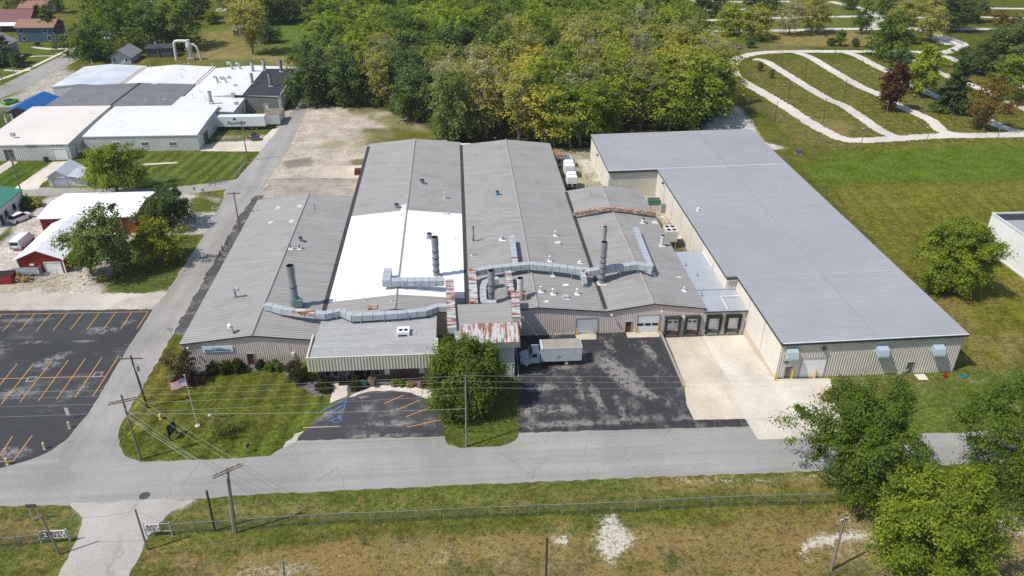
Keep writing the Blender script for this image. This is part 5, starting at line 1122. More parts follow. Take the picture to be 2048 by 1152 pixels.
car(443,23,0,CARW,'white car by the distant house on the far lawn','saloon',4.6,small=True); car(648,37,0,CARK,'dark car beside the distant small red barn','suv',4.8,small=True); car(641,38,.2,CARW,'white car nearest the distant small red barn','saloon',4.6,small=True); car(670,28,0,CARS,'silver car at the edge of the wood, far left of the trees','saloon',4.6,small=True)
# ------------------------------------------------------------------ utility poles and cables
def pole(px, py, tx, ty, label, r=(.17,.12), arms=(), mat=WOOD, group='utility poles', name='utility_pole', cat='utility pole', z=None, transformer=False, lamp=False, riser=False):
    b = g(px, py); zt = z or top_z(b, ty); t = empty(name, b, label, cat, group); h = zt
    # real poles lean a little: carry the top sideways to the spot seen
    d = ray(tx, ty); k = (zt-CAM_H)/d.z; tp = CAM+d*k; lx = max(-1.6, min(1.6, tp.x-b.x)); ly = 0
    m = MB(); m.tube([(0,0,0),(lx*.5,0,h*.5),(lx,0,h)], [r[0],(r[0]+r[1])/2,r[1]], 8); m.build('pole_shaft', mat, t); ends = []
    for (dzz, half, ang, double) in arms:
        ax = Vector((math.cos(ang), math.sin(ang), 0)); c = Vector((lx*(1-dzz/h), 0, h-dzz)); m = MB(); n = Vector((-ax.y, ax.x, 0))
        for s in ((-1,1) if double else (0,)): m.obox(c+n*.2*s, ax*half*2, n*.11, (0,0,.13))
        m.build('crossarm', mat, t); m = MB()
        for u in (-.95,-.55,.55,.95): q = c+ax*half*u; m.tube([q+Vector((0,0,.05)), q+Vector((0,0,.28))], [.05,.06], 6); ends.append(b+q+Vector((0,0,.28)))
        m.build('insulators', OFFWH, t)
    if transformer: m = MB(); m.tube([(lx*.85+.4,0,h*.72),(lx*.85+.4,0,h*.72+.9)], .28, 12); m.build('transformer', GALV, t)
    if lamp: m = MB(); m.tube([(lx,0,h-.3),(lx-.5,-.1,h-.1)], .035, 6); m.obox((lx-.65,-.1,h-.12),(.4,0,0),(0,.25,0),(0,0,.14)); m.build('lamp_head', OFFWH, t)
    if riser: m = MB(); m.tube([(-.28,-.1,0),(lx-.26,-.1,h*.85)], .07, 6); m.build('conduit', GALV, t)
    return dict(t=t, top=b+Vector((lx,0,h)), ends=ends, base=b)
A0 = 0.0
PB = pole(295,816,261,711,'dark utility pole with transformer at the lawn edge beside the side road', arms=((.5,1.5,-.02,False),), mat=DWOOD, transformer=True)
PA = pole(282,919,242,789,'leaning utility pole with double crossarm on the street corner of the lawn', arms=((1.0,1.7,.32,True),), transformer=False)
PC = pole(472,1066,454,937,'pair-armed utility pole with grey conduit standing at the fence', arms=((.35,1.7,.62,True),), riser=True)
PD = pole(933,893,931,750,'slim grey utility pole beside the round tree at the yard entrance', r=(.15,.10), mat=BARKG, arms=())
PE = pole(1662,1140,1690,1035,'grey pole in the dry field near the big bright tree', mat=BARKG, arms=((.4,.5,.3,False),))
PF = pole(295.5,1100,270,1018,'short grey pole beside the right-hand exit sign', r=(.13,.1), mat=BARKG)
PG = pole(120,1109,82,1030,'short grey pole beside the left-hand exit sign', r=(.13,.1), mat=BARKG)
PH = pole(481,467,467,384,'utility pole with crossarm on the side road behind the west hall', arms=((.3,1.3,.0,True),), mat=WOOD)
PI_ = pole(496,322,482,242,'utility pole in front of the white trailer', arms=((.3,1.3,0,False),), mat=WOOD)
PJ = pole(47,400,20,312,'grey utility pole at the corner of the green-roofed building', mat=BARKG); PK = pole(30,352,24,305,'thin pole leaning behind the corner pole of the green-roofed building', r=(.1,.08), mat=WOOD)
PL = pole(320,115,306,78,'utility pole with cluster of transformers behind the white factory roofs', mat=WOOD, transformer=True)
PM = pole(32,157,18,112,'thin street pole on the near side of the neighbourhood street', r=(.12,.09), mat=WOOD); PN = pole(9,172,-6,128,'thin street pole at the left picture edge by the street corner', r=(.12,.09), mat=WOOD)
pole(430,1062,413,982,'bare dark brown post stump standing inside the fence line', r=(.16,.15), mat=DWOOD, name='post', cat='post')
PO = pole(1090,1215,1094,1075,'bare dark pole rising from the lower picture edge', r=(.14,.12), mat=DWOOD); PQ = pole(573,1210,566,1122,'small pole with insulator at the lower left picture edge', r=(.13,.1), mat=BARKG)
PR = pole(1776,846,1806,742,'pale pole with crossarm standing behind the street tree by the warehouse', mat=BARKG, arms=((.4,1.3,.5,False),))
def cable(a, b, label, sag=.6, r=.022, n=14, mat=None):
    a, b = Vector(a), Vector(b); pts = [a.lerp(b, i/n)-Vector((0,0,sag*4*(i/n)*(1-i/n))) for i in range(n+1)]; m = MB(); m.tube(pts, r, 4, cap=False)
    return tag(m.build('power_cable', mat or CABLE), label, 'cable', 'overhead cables')
CABLE = pm('pale_cable', (.36,.36,.35), .5); CABLED = pm('dark_cable', (.06,.06,.06), .5)
tp = PD['top']
for k, (dzz, lx) in enumerate(((.1,786),(1.0,798),(2.0,815),(3.1,836))):
    cable(tp-Vector((.1,0,dzz)), at_y(-60, lx, tp.y+1.5), ['topmost','second','third','fourth'][k]+' of the cables crossing the front lawn to the left of the slim grey pole', .35, .012, 24)
cable(tp-Vector((.1,0,5.4)), PA['top']-Vector((0,0,3.0)), 'thick low cable crossing the front lawn from the leaning corner pole', .3, .022, 24)
for k, (dzz, ry) in enumerate(((.1,742),(1.0,752),(2.0,768))):
    rgt = PR['top'] if k == 0 else PR['top']-Vector((0,0,.9*k)); cable(tp-Vector((-.1,0,dzz)), rgt, ['topmost','middle','lowest'][k]+' of the cables spanning the truck yard to the right of the slim grey pole', .5, .013, 20)
for k, (i, j) in enumerate(((0,0),(1,1),(2,2),(3,3))): cable(PA['ends'][i], PC['ends'][j], ['outer left','inner left','inner right','outer right'][k]+' cable slanting over the lawn corner between the two double-armed poles', .3, .014)
cable(PA['top']-Vector((0,0,3.2)), PC['top']-Vector((0,0,1.4)), 'upper telephone cable under the slanting wires at the lawn corner', .4, .018, mat=CABLE); cable(PA['top']-Vector((0,0,3.6)), PC['top']-Vector((0,0,1.9)), 'lower telephone cable under the slanting wires at the lawn corner', .5, .016, mat=CABLE)
cable(PA['top']-Vector((0,0,2.0)), PB['top']-Vector((0,0,.8)), 'short cable joining the two poles at the lawn edge', .2, .018); cable(PB['ends'][1], PH['ends'][1], 'long cable following the side road back past the west hall', .8, .018); cable(PH['ends'][2], PI_['ends'][2], 'cable over the side road near the white trailer', .7, .018)
cable(PF['top']-Vector((0,0,.3)), PG['top']-Vector((0,0,.3)), 'thin cable drooping over the exit driveway between the two short poles', .5, .018, mat=CABLED); cable(PF['top']-Vector((0,0,.3)), PQ['top'], 'thin cable running low over the grass from the short exit pole', .6, .016, mat=CABLED)
cable(PC['top']-Vector((0,0,.6)), at_y(1060,1200,52), 'dark cable running from the fence pole toward the lower picture edge', .6, .018, mat=CABLED)
# ------------------------------------------------------------------ flag, lawn sign, hydrants, mailbox, bollards
p = g(395,852); t = empty('flagpole', p, 'slender white flagpole standing on the front lawn', 'flagpole'); zt = top_z(p, 751); d = ray(369,751); kx = (CAM+d*((zt-70)/d.z)).x-p.x
m = MB(); m.tube([(0,0,0),(kx,0,zt)], [.07,.045], 8); m.sphere((kx,0,zt+.08), .11, 10, 6); m.build('pole_shaft', OFFWH, t); m = MB(); m.prism([(.35*math.cos(i*PI/8),.35*math.sin(i*PI/8)) for i in range(16)], 0, .12); m.build('footing', CONC, t)
ftop = zt-.45; FX = p.x+kx
fo = empty('flag', (FX-.06, p.y, ftop), 'striped red, white and blue national flag flying left from the flagpole', 'flag'); FL, FH = 2.35, 1.35
def fpos(u, v): return (-u*FL*.93, .13*math.sin(u*7+v*1.5)*u**.5, -v*FH-.95*u*u*.55-.28*u+.06*math.sin(u*8))
FR, FWm, FB = pm('flag_red',(.42,.03,.04),.7), pm('flag_white',(.76,.76,.76),.7), pm('flag_blue',(.03,.06,.25),.7)
m = MB(); n = len(m.v); NU = 20
for i in range(NU):
    for j in range(13):
        u0, u1, v0, v1 = i/NU, (i+1)/NU, j/13, (j+1)/13; m.face([fpos(u0,v0), fpos(u1,v0), fpos(u1,v1), fpos(u0,v1)], 2 if (u1 <= .4001 and j < 7) else (0 if j % 2 == 0 else 1))
m.build('flag_cloth', [FR, FWm, FB], fo); m = MB()
for i in range(6):
    for j in range(5):
        q = Vector(fpos(.035+i*.062, (.6+j*1.45)/13)); m.obox(q+Vector((0,-.012,0)), (.055,0,0), (0,.004,0), (0,0,.055)); m.obox(q+Vector((0,.012,0)), (.055,0,0), (0,.004,0), (0,0,.055))
m.build('stars', FWm, fo)
a, b = g(341,882), g(354,867); t = empty('lawn_sign', ((a.x+b.x)/2,(a.y+b.y)/2,0), 'black two-post sign board standing edge-on on the lawn corner', 'sign'); dv = (Vector((b.x,b.y,0))-Vector((a.x,a.y,0)))/2; dn = Vector((-dv.y,dv.x,0)).normalized()
SIGNK = pm('black_sign', (.012,.012,.014), .5)
m = MB(); m.obox((0,0,1.55), dv*1.9, dn*.10, (0,0,1.5)); m.build('sign_panel', SIGNK, t); 
for s in (-1,1): m = MB(); q = dv*s; m.obox(q+Vector((0,0,1.25)), dv.normalized()*.12, dn*.12, (0,0,2.5)); m.build('sign_post', SIGNK, t)
m = MB()
for k in range(5): m.obox(Vector((0,0,1.1+k*.2))+dn*.06, dv*(1.5-.3*(k%2)), dn*.01, (0,0,.06)); m.obox(Vector((0,0,1.1+k*.2))-dn*.06, dv*(1.5-.3*(k%2)), dn*.01, (0,0,.06))
m.build('lettering_lines', pm('grey_lettering',(.22,.22,.25),.5), t)
def hydrant(px, py, mat, label, s=1.0):
    t = empty('fire_hydrant', g(px,py), label, 'fire hydrant', 'fire hydrants'); m = MB(); m.tube([(0,0,0),(0,0,.06),(0,0,.08),(0,0,.62*s)], [.22*s,.22*s,.15*s,.15*s], 12); m.sphere((0,0,.64*s), .19*s, 12, 8); m.tube([(0,0,.8*s),(0,0,.9*s)], .05, 6); m.build('barrel', mat, t)
    m = MB(); m.tube([(-.28*s,0,.46*s),(.28*s,0,.46*s)], .09*s, 8); m.tube([(0,-.28*s,.42*s),(0,0,.42*s)], .11*s, 8); m.build('outlet', mat, t)
hydrant(322,838,YELLOW,'yellow fire hydrant on the front lawn',1.15); hydrant(1888,755,REDP,'red fire hydrant at the foot of the warehouse wall',1.15)
q = g(1925,754); t = empty('hose_coil', q, 'heap of turquoise hose on the grass by the warehouse corner', 'hose'); m = MB(); rr = random.Random(4); pts = [(.45*(1+.3*math.sin(i*.37))*math.cos(i*.8), .38*math.sin(i*.8), .06+.28*i/60*(1+.3*math.sin(i))) for i in range(60)]; m.tube(pts, .045, 6); m.build('coil', pm('turquoise_hose',(.03,.22,.23),.6), t)
p = g(498,905); t = empty('mailbox', p, 'black mailbox on a post at the street edge of the lawn', 'mailbox'); m = MB(); m.box(-.05,.05,-.05,.05,0,1.1); m.build('mail_post', WOOD, t); m = MB(); m.box(-.15,.15,-.3,.3,1.1,1.25); m.tube([(0,-.3,1.25),(0,.3,1.25)], .15, 12); m.build('box_body', SIGNK, t)
rk = g(420,832); t = empty('rock', rk, 'small pale rock lying on the front lawn', 'rock'); m = MB(); m.sphere((0,0,.12),.3,9,6,sz=.6); m.build('stone', GRAVEL, t)
def bollard(px, py, label, mat, h=1.2, r=.12, z=0, group='bollards'):
    t = empty('bollard', g(px,py), label, 'bollard', group); m = MB(); m.tube([(0,0,0),(0,0,h),(0,0,h+.07)], [r,r,r*.5], 12); m.build('post', mat, t); m = MB(); m.tube([(0,0,0),(0,0,.05)], r*1.5, 12); m.build('base_collar', CONC, t); return t
bollard(1549,760,'yellow bollard at the front corner of the warehouse',YELLOW,1.35); bollard(1583,756,'yellow bollard left of the white warehouse door',YELLOW,1.35); bollard(1629,755,'yellow bollard right of the white warehouse door',YELLOW,1.35)
bollard(140,856,'pale yellow bollard with a small sign behind it in the dark parking lot',PYELLOW,1.05,.15); bollard(90,898,'pale yellow bollard in the middle of the lot edge by the junction',PYELLOW,1.05,.15); bollard(16,929,'pale yellow bollard nearest the street at the parking lot corner',PYELLOW,1.05,.15)
for px, py, lb in ((1153,670,'slim yellow post left of the grey roller door'),(1187,669,'slim yellow post right of the grey roller door'),(1272,667,'slim yellow post left of the white overhead door'),(1315,666,'slim yellow post right of the white overhead door')): bollard(px, py, lb, pm('amber_paint',(.62,.36,.08),.5), 1.3, .09)
q = g(139,838); t = empty('lot_sign', q, 'narrow pale sign board on a thin post behind a bollard in the parking lot', 'sign'); m = MB(); m.box(-.04,.04,-.03,.03,0,2.6); m.build('sign_post', STEEL, t); m = MB(); m.box(-.22,.28,-.07,-.03,.7,2.0); m.build('sign_panel', OFFWH, t)
q = g(346,682); t = empty('road_sign', q, 'grey backed road sign on a post beside the west hall', 'sign'); m = MB(); m.box(-.04,.04,-.03,.03,0,2.6); m.build('sign_post', STEEL, t); m = MB(); m.box(-.45,.45,-.06,-.035,2.0,2.6); m.build('sign_panel', GALV, t)
for px, py, lb in ((392,394,'small road sign farther left at the lane junction'),(409,397,'small road sign farther right at the lane junction')):
    q = g(px, py); t = empty('road_sign', q, lb, 'sign', 'road signs at the lane'); m = MB(); m.box(-.03,.03,-.03,.03,0,2.4); m.build('sign_post', STEEL, t); m = MB(); m.box(-.3,.3,-.05,-.03,1.8,2.4); m.build('sign_panel', STEEL, t)
a, b = g(66,1042), g(84,1041); t = empty('road_sign', (a.x,a.y,0), 'brown sign board on two thin legs at the lower left grass plot', 'sign'); L_ = (b-a).length
for x in (0.1,L_-.1): m = MB(); m.box(x-.04,x+.04,-.04,.04,0,2.7); m.build('sign_post', GALV, t)
m = MB(); m.box(-.1,L_+.1,-.08,-.04,2.2,2.75); m.build('sign_panel', pm('brown_sign',(.12,.09,.07),.6), t)
# guy-wire guards and pegs
for px, py, lb in ((266,872,'tall yellow guy-wire guard beside the leaning corner pole'),(283,771,'pale marker stake at the lawn edge by the dark pole')):
    q = g(px, py); t = empty('marker_stake', q, lb, 'stake'); m = MB(); m.tube([(0,0,0),(0,0,1.9 if px < 270 else 1.2)], .05, 6); m.build('stake', YELLOW if px < 270 else OFFWH, t); m = MB(); m.tube([(0,0,0),(0,0,.05)], .1, 6); m.build('base_collar', CONC, t)
q = g(260,870); t = empty('marker_stake', q, 'slanting yellow guy-wire guard crossing beside the corner pole', 'stake'); m = MB(); m.tube([(-.3,0,0),(1.2,.4,1.5)], .05, 6); m.build('stake', YELLOW, t)
# ------------------------------------------------------------------ chain-link fence and exit signs
def fence(pts, label, gap=(), h=1.65, group='chain-link fences', post_sp=None):
    P0 = [Vector((*g2(*p), 0)) for p in pts]; t = empty('chain_link_fence', P0[0], label, 'fence', group); o = P0[0]
    for i, p in enumerate(P0):
        m = MB(); q = p-o; m.tube([q, q+Vector((0,0,h+.12))], .045, 6); m.tube([q+Vector((0,0,h+.12)), q+Vector((0,-.18,h+.38))], .02, 5); m.build('fence_post', FENCEM, t)
    m = MB()
    for a, b in zip(P0[:-1], P0[1:]): m.tube([a-o+Vector((0,0,h)), b-o+Vector((0,0,h))], .035, 6)
    m.build('top_rail', FENCEM, t); m = MB(); w = .009; s = .13
    for a, b in zip(P0[:-1], P0[1:]):
        L = (b-a).length; d = (b-a)/L; k = int((L+h)/s)
        for i in range(k):
            u = i*s
            for sg in (1,-1):
                x0, z0_, x1, z1_ = u-h, h, u, 0.0
                if x0 < 0: z0_ = h+x0; x0 = 0
                if x1 > L: z1_ = x1-L; x1 = L
                if sg < 0: x0, x1 = L-x0, L-x1
                A, B = a-o+d*x0+Vector((0,0,z0_)), a-o+d*x1+Vector((0,0,z1_)); m.face([A-d*w, A+d*w, B+d*w, B-d*w])
    m.build('wire_mesh', pm('fence_wire',(.07,.085,.08),.5,metal=.2), t); return t
fpts = [(310,1072),(345,1070),(393,1066),(437,1064),(497,1060),(545,1056),(595,1053),(646,1050),(695,1047),(745,1046),(793,1044),(840,1042),(888,1040),(937,1037),(982,1035),(1029,1034),(1077,1031),(1125,1030),(1173,1028),(1222,1026),(1270,1024),(1319,1021),(1366,1018),(1414,1016),(1460,1014),(1508,1012),(1556,1011),(1600,1010),(1646,1009),(1700,1005),(1760,1000),(1830,994)]
fence(fpts, 'long chain-link fence with barbed top arms between street verge and dry field', h=1.75)
fence([(-110,1098),(-60,1097),(-10,1095),(37,1093),(84,1087),(110,1086)], 'short chain-link fence on the lower left grass plot', h=1.5)
def exit_sign(a, b, label, extra=None):
    A, B = Vector((*g2(*a),0)), Vector((*g2(*b),0)); L = (B-A).length; rz = math.atan2((B-A).y,(B-A).x); t = empty('exit_gate', A, label, 'exit sign', None, rz)
    for x in (0,L): m = MB(); m.box(x-.06,x+.06,-.06,.06,0,2.15); m.build('gate_post', GALV, t)
    m = MB(); m.box(.06,L-.06,-.03,.03,1.9,1.97); m.box(.06,L-.06,-.03,.03,.75,.82); m.build('gate_rail', GALV, t); return t, L
SW = pm('sign_white',(.78,.76,.74),.5,var=.02); SR = pm('sign_red',(.13,.012,.02),.5); SG = pm('sign_green',(.02,.10,.06),.5)
def board(t, x0, x1, z0, z1, body, mat, tmat, size, name='sign_panel', lab=None):
    m = MB(); m.box(x0,x1,-.12,-.07,z0,z1); s = m.build(name, mat, t); text_mesh('lettering', body, size, tmat, s, ((x0+x1)/2,-.135,(z0+z1)/2), (PI/2,0,0), sx=1.15, bold=.008)
t, L = exit_sign((294,1073),(345,1071),'white EXIT ONLY sign on the gate frame right of the exit driveway'); board(t, .12, 1.75, .90, 2.0, 'EXIT\nONLY', SW, SR, .54)
t, L = exit_sign((84,1087),(141,1084),'white EXIT ONLY sign and green number board on the gate frame left of the driveway'); board(t, L-1.95, L-.12, .85, 2.02, 'EXIT\nONLY', SW, SR, .58); board(t, L-2.75, L-2.0, .95, 1.9, '2', SG, SW, .9)
# guard rails in the north-west
for px, lb in (((500,352,468,375),'curved steel guard rail at the bend of the side road'),((456,366,418,374),'short steel guard rail on the lane verge')):
    pass
def guard(a, b, label):
    A, B = Vector((*g2(*a),0)), Vector((*g2(*b),0)); t = empty('guard_rail', A, label, 'guard rail', 'guard rails'); d = B-A; m = MB(); n = Vector((-d.y,d.x,0)).normalized(); m.obox(d/2+Vector((0,0,.6)), d, n*.08, (0,0,.3)); m.build('rail', GALV, t)
    for u in (.05,.35,.65,.95): m = MB(); m.obox(d*u+Vector((0,0,.35)), (.1,0,0), (0,.1,0), (0,0,.7)); m.build('rail_post', WOOD, t)
guard((492,328),(467,359),'long steel guard rail beside the side road below the white factory'); guard((454,366),(418,373),'short steel guard rail on the grass corner by the lane')
# concrete loading blocks beside the west hall
for k, (px, py, lb) in enumerate(((447,497,'dark post nearest the utility pole beside the west hall'),(438,508,'middle dark post beside the west hall'),(433,518,'dark post farthest from the utility pole beside the west hall'))): bollard(px+8, py-4, lb, DWOOD, 1.3, .14, group='posts beside the west hall')
# ------------------------------------------------------------------ white factory complex in the north-west
nw = empty('white_factory', (-80, 196, 0), 'sprawling white-roofed factory of joined low gables at the upper left', 'factory building')
def curved_roof(x0, x1, xr, y0, y1, zE0, zR, zE1, mat, name='roof', wallm=GREYW, label=None, ov=.2, walls=True, hump=True, back=None):
    """low gable with its ridge along Y; with back = height, instead one long curved slope rising from the front eave"""
    m = MB()
    if walls:
        zt = (lambda q: zE0-.05) if back else None
        if back: 
            m.face([(x0,y0,0),(x1,y0,0),(x1,y0,zE0-.05),(x0,y0,zE0-.05)]); m.face([(x1,y1,0),(x0,y1,0),(x0,y1,back-.1),(x1,y1,back-.1)])
            for x in (x0, x1): m.face([(x,y0,0),(x,y1,0),(x,y1,back-.1),(x,(y0+y1)/2,zE0+(back-zE0)*.68-.1),(x,y0,zE0-.05)])
        else: m.face([(x0,y0,0),(x1,y0,0),(x1,y0,zE1-.05),(xr,y0,zR-.05),(x0,y0,zE0-.05)]); m.face([(x1,y1,0),(x0,y1,0),(x0,y1,zE0-.05),(xr,y1,zR-.05),(x1,y1,zE1-.05)]); m.face([(x0,y1,0),(x0,y0,0),(x0,y0,zE0-.05),(x0,y1,zE0-.05)]); m.face([(x1,y0,0),(x1,y1,0),(x1,y1,zE1-.05),(x1,y0,zE1-.05)])
        zf = lambda a: min(zE0, zE1)-.1
        wall_face(m, 'y', y0, x0, x1, zf, -1, (), .45, .05); wall_face(m, 'x', x1, y0, y1, lambda a: min(zE0,zE1)-.1, 1, (), .6, .05)
        m.build('wall', wallm, nw, world=True)
    m = MB(); N = 10
    if back:
        zz = lambda u: zE0+(back-zE0)*u*(1.75-.75*u)
        for i in range(N):
            ya, yb = y0+(y1-y0)*i/N, y0+(y1-y0)*(i+1)/N
            m.slab([(x0-ov,ya-(ov if i == 0 else 0),zz(i/N)),(x1+ov,ya-(ov if i == 0 else 0),zz(i/N)),(x1+ov,yb,zz((i+1)/N)),(x0-ov,yb,zz((i+1)/N))], .2)
    else:
        for xa, za, xb, zb in ((x0-ov, zE0, xr, zR), (xr, zR, x1+ov, zE1)): m.slab([(xa,y0-ov,za),(xb,y0-ov,zb),(xb,y1,zb),(xa,y1,za)], .18)
    o = m.build(name, mat, nw, world=True)
    if label: o['label'] = label
    return o
WRF = pm('white_membrane_roof', (.67,.67,.665), .6, var=.06, vs=.12, col2=(.58,.575,.56), s2=.3, p2=(.52,.7))
curved_roof(-126, -105.5, -117, 250.5, 276, 4.5, 5.3, 4.5, ROOFS, label='pale blue-grey rear roof section at the left'); curved_roof(-105.3, -82.2, -95, 249.5, 274, 4.5, 5.3, 4.5, WRF, label='white rear roof section in the middle')
curved_roof(-82.0, -54.0, -68, 236, 271.8, 4.5, 5.3, 4.6, WRF, label='broad white rear roof section at the right')
m = MB()
for x in (-105.4, -82.1): m.box(x-.7,x-.4,250.5,274,4.4,4.62); m.box(x+.3,x+.6,250.5,274,4.4,4.62)
m.build('roof_gutter', RUSTF, nw, world=True)
curved_roof(-118, -82.2, -98.8, 225.6, 250.3, 4.8, 5.4, 4.8, ROOFD, label='dark grey roof section', hump=False)
m = MB(); m.slab([(-99.0,225.7,5.52),(-98.6,225.7,5.52),(-98.6,250,5.52),(-99.0,250,5.52)],.1); m.build('roof_seam', BLACK, nw, world=True)
curved_roof(-82.0, -63.9, -76, 222.0, 235.9, 4.9, 5.0, 4.2, WRF, label='white roof section over the loading side')
curved_roof(-97.2, -68.4, -82, 201.7, 225.0, 4.25, 5.5, 4.2, WRF, label='bright white front roof section', back=5.35); curved_roof(-120, -98.7, -105, 196.0, 225.5, 4.25, 5.6, 4.3, ROOFC, label='cream front roof section', back=5.45)
m = MB(); m.box(-66.6, -53.2, 236, 267.5, 0, 4.95); wall_face(m,'y',236,-66.6,-53.2,lambda a:4.8,-1,(),.45,.05); wall_face(m,'x',-53.2,236,267.5,lambda a:4.8,1,(),.6,.05); o = m.build('wall', pm('pale_cream_siding',(.52,.50,.45),.5,var=.05), nw, world=True)
m = MB(); m.box(-66.8,-53.0,235.8,267.7,4.96,5.12); m.build('roof', ROOFB, nw, world=True)['label'] = 'black flat roof section by the side road'
m = MB(); m.box(-53.1,-52.95,235.7,267.8,4.9,5.25); m.build('coping', OFFWH, nw, world=True)
for px in (233,290,346):
    c = at_y(px, 287.5, 201.7); window(nw,'y',201.7,c.x-.85,c.x+.85,c.z-.5,c.z+.45,-1,WHITE,mull=2)
c = at_y(119.5,305,196.0); door(nw,'y',196.0,c.x-1.7,c.x+1.7,0,3.0,-1,(WHITE,GREYW),name='garage_door',panels=5)
c = at_y(19,310,196.0); window(nw,'y',196.0,c.x-1.1,c.x+1.1,.1,3.0,-1,TRIMG,mull=2); c = at_y(63,291.5,196.0); window(nw,'y',196.0,c.x-1.3,c.x+1.3,c.z-.25,c.z+.3,-1,TRIMG,mull=1)
for px in (105,114,123): c = at_y(px,291,196.0); window(nw,'y',196.0,c.x-.3,c.x+.3,c.z-.12,c.z+.12,-1,TRIMG)
door(nw,'x',-68.4,206.5,210.5,0,2.8,1,(BLACK,GREYW),name='loading_bay'); door(nw,'x',-63.9,226,227,0,2.1,1,(WHITE,GREYW)); door(nw,'x',-63.9,231,233,0,2.4,1,(STEEL,GREYW)); door(nw,'y',236.0,-58.4,-57.2,0,2.2,-1,(WHITE,GREYW)); window(nw,'y',222.0,-66.5,-64.5,2.2,3.1,-1,TRIMG)
door(nw,'x',-98.7,199,200,0,2.1,1,(STEEL,GREYW)); window(nw,'y',250.5,-121,-119.5,1.5,2.6,-1,TRIMG)
p = g(34,324); q = g(93,323)
t = empty('condenser', (q.x,q.y,0), 'dark air condenser beside the white garage door of the cream-roofed front', 'condenser'); m = MB(); m.tube([(0,0,0),(0,0,1.1)], .6, 14); m.build('casing', DSTEEL, t); m = MB(); m.prism([(.5*math.cos(i*PI/8),.5*math.sin(i*PI/8)) for i in range(16)],1.1,1.13); m.build('fan', BLACK, t)
def nwz(px, py, zz=5.2): return g(px, py, zz)
for px, py, ty, r, lb in ((506,143,124,.5,'grey stack on the white roof, farther left of the rear pair'),(529,140,119.5,.5,'grey stack on the white roof just behind the black section'),(563,143,120,.55,'dark grey stack at the back of the black roof'),(504.7,166,147,.48,'grey stack on the white roof left of the black section'),(542,172,147,.55,'dark grey stack at the front of the black roof'),(422,204,183,.5,'lone grey stack at the front of the white complex')):
    stack('exhaust_stack', lb, nwz(px,py), ty, r, group='stacks on the white factory', bands=1, curb=1.2, mat=STEEL if 'dark' in lb else pm('light_steel',(.42,.44,.45),.4,metal=.2))
def goose(px, py, s, label):
    b = nwz(px,py); t = empty('gooseneck_vent', b, label, 'roof vent', 'gooseneck vents'); m = MB(); m.tube([(0,0,-.3),(0,0,1.1*s),(-.25*s,0,1.7*s),(-.8*s,0,1.95*s),(-1.3*s,0,1.75*s)], [.42*s,.42*s,.42*s,.44*s,.46*s], 10); m.build('pipe', GALV, t)
goose(464,137,1.0,'large gooseneck vent at the back of the white roof, left one'); goose(480,137,.9,'large gooseneck vent at the back of the white roof, right one'); goose(435,163.5,.85,'gooseneck vent in front, nearer the roof gutter'); goose(451.5,164,.75,'gooseneck vent in front, beside the box vents')
for px, py, lb in ((443,157,'box vent on the white roof, left of the pair'),(458,156,'box vent on the white roof, right of the pair'),(473,208,'small dark vent near the front right edge of the white roof'),(471,173,'flat grey vent in the middle of the white roof'),(466,190,'flat grey vent nearer the front of the white roof'),(26,271,'small grey vent on the cream front roof')):
    boxvent(0,0,lb,1.0,.7,.7,GALV,False,base=nwz(px,py),group='vents on the white factory')
for px, py in ((184,126),(246,125.5),(231,135.5),(167,136.5),(149,147.5),(301,136.5),(364,137.5),(325,145.5),(286,147.5),(362,154),(377,127),(153,199.5),(214,198),(292,199.5),(329,199),(386,194.5),(399,182),(410,196.5),(425,132),(455,129.5),(478,182.5),(183,229)):
    b = nwz(px,py); m = MB(); m.tube([(0,0,-.2),(0,0,1.15)], .075, 6); m.tube([(0,0,-.05),(0,0,.1)], [.25,.1], 8); o = m.build('roof_pipe', OFFWH); o.location = b; tag(o, 'thin white vent pipe on the roofs of the white factory', 'vent pipe', 'thin vent pipes on the white factory')
# dust collector
b = g(383,120); t = empty('dust_collector', (b.x,b.y,0), 'white cyclone dust collector with two bent pipes behind the white factory', 'dust collector'); t.scale = (.57,.57,.60)
m = MB(); m.tube([(0,0,1.6),(0,0,4.4),(0,0,8.2),(0,0,10.2)], [.35,.8,2.0,2.0], 16); m.build('cyclone_body', OFFWH, t, smooth=False); m = MB(); m.tube([(-9.6,0,0),(-9.3,0,8.2),(-9.0,0,10.4),(-8.0,0,11.4),(-6.5,0,11.6),(-.6,0,11.5)], .95, 12); m.build('intake_pipe', OFFWH, t); m = MB(); m.tube([(1.6,0,9.6),(3.3,0,9.3),(4.9,0,7.8),(5.6,0,5.0),(6.3,0,0)], .75, 12); m.build('outlet_pipe', OFFWH, t); m = MB(); m.tube([(0,0,10.2),(0,0,11.2),(0,0,12.4)], [1.2,1.2,1.2], 14); m.build('cap', OFFWH, t)
m = MB()
for s in (-1,1):
    for u in (-1,1): m.tube([(s*2,u*1.6,0),(s*1.6,u*1.3,8.5)], .12, 6)
m.build('stand', GALV, t); m = MB(); m.prism([(-2.4,-2),(2.4,-2),(2.4,2),(-2.4,2)], 0, 1.2); m.tube([(0,0,1.2),(0,0,2.2)], [2.2,.4], 10); m.build('dust_bin', pm('brick_red_bin',(.36,.22,.17),.8), t)
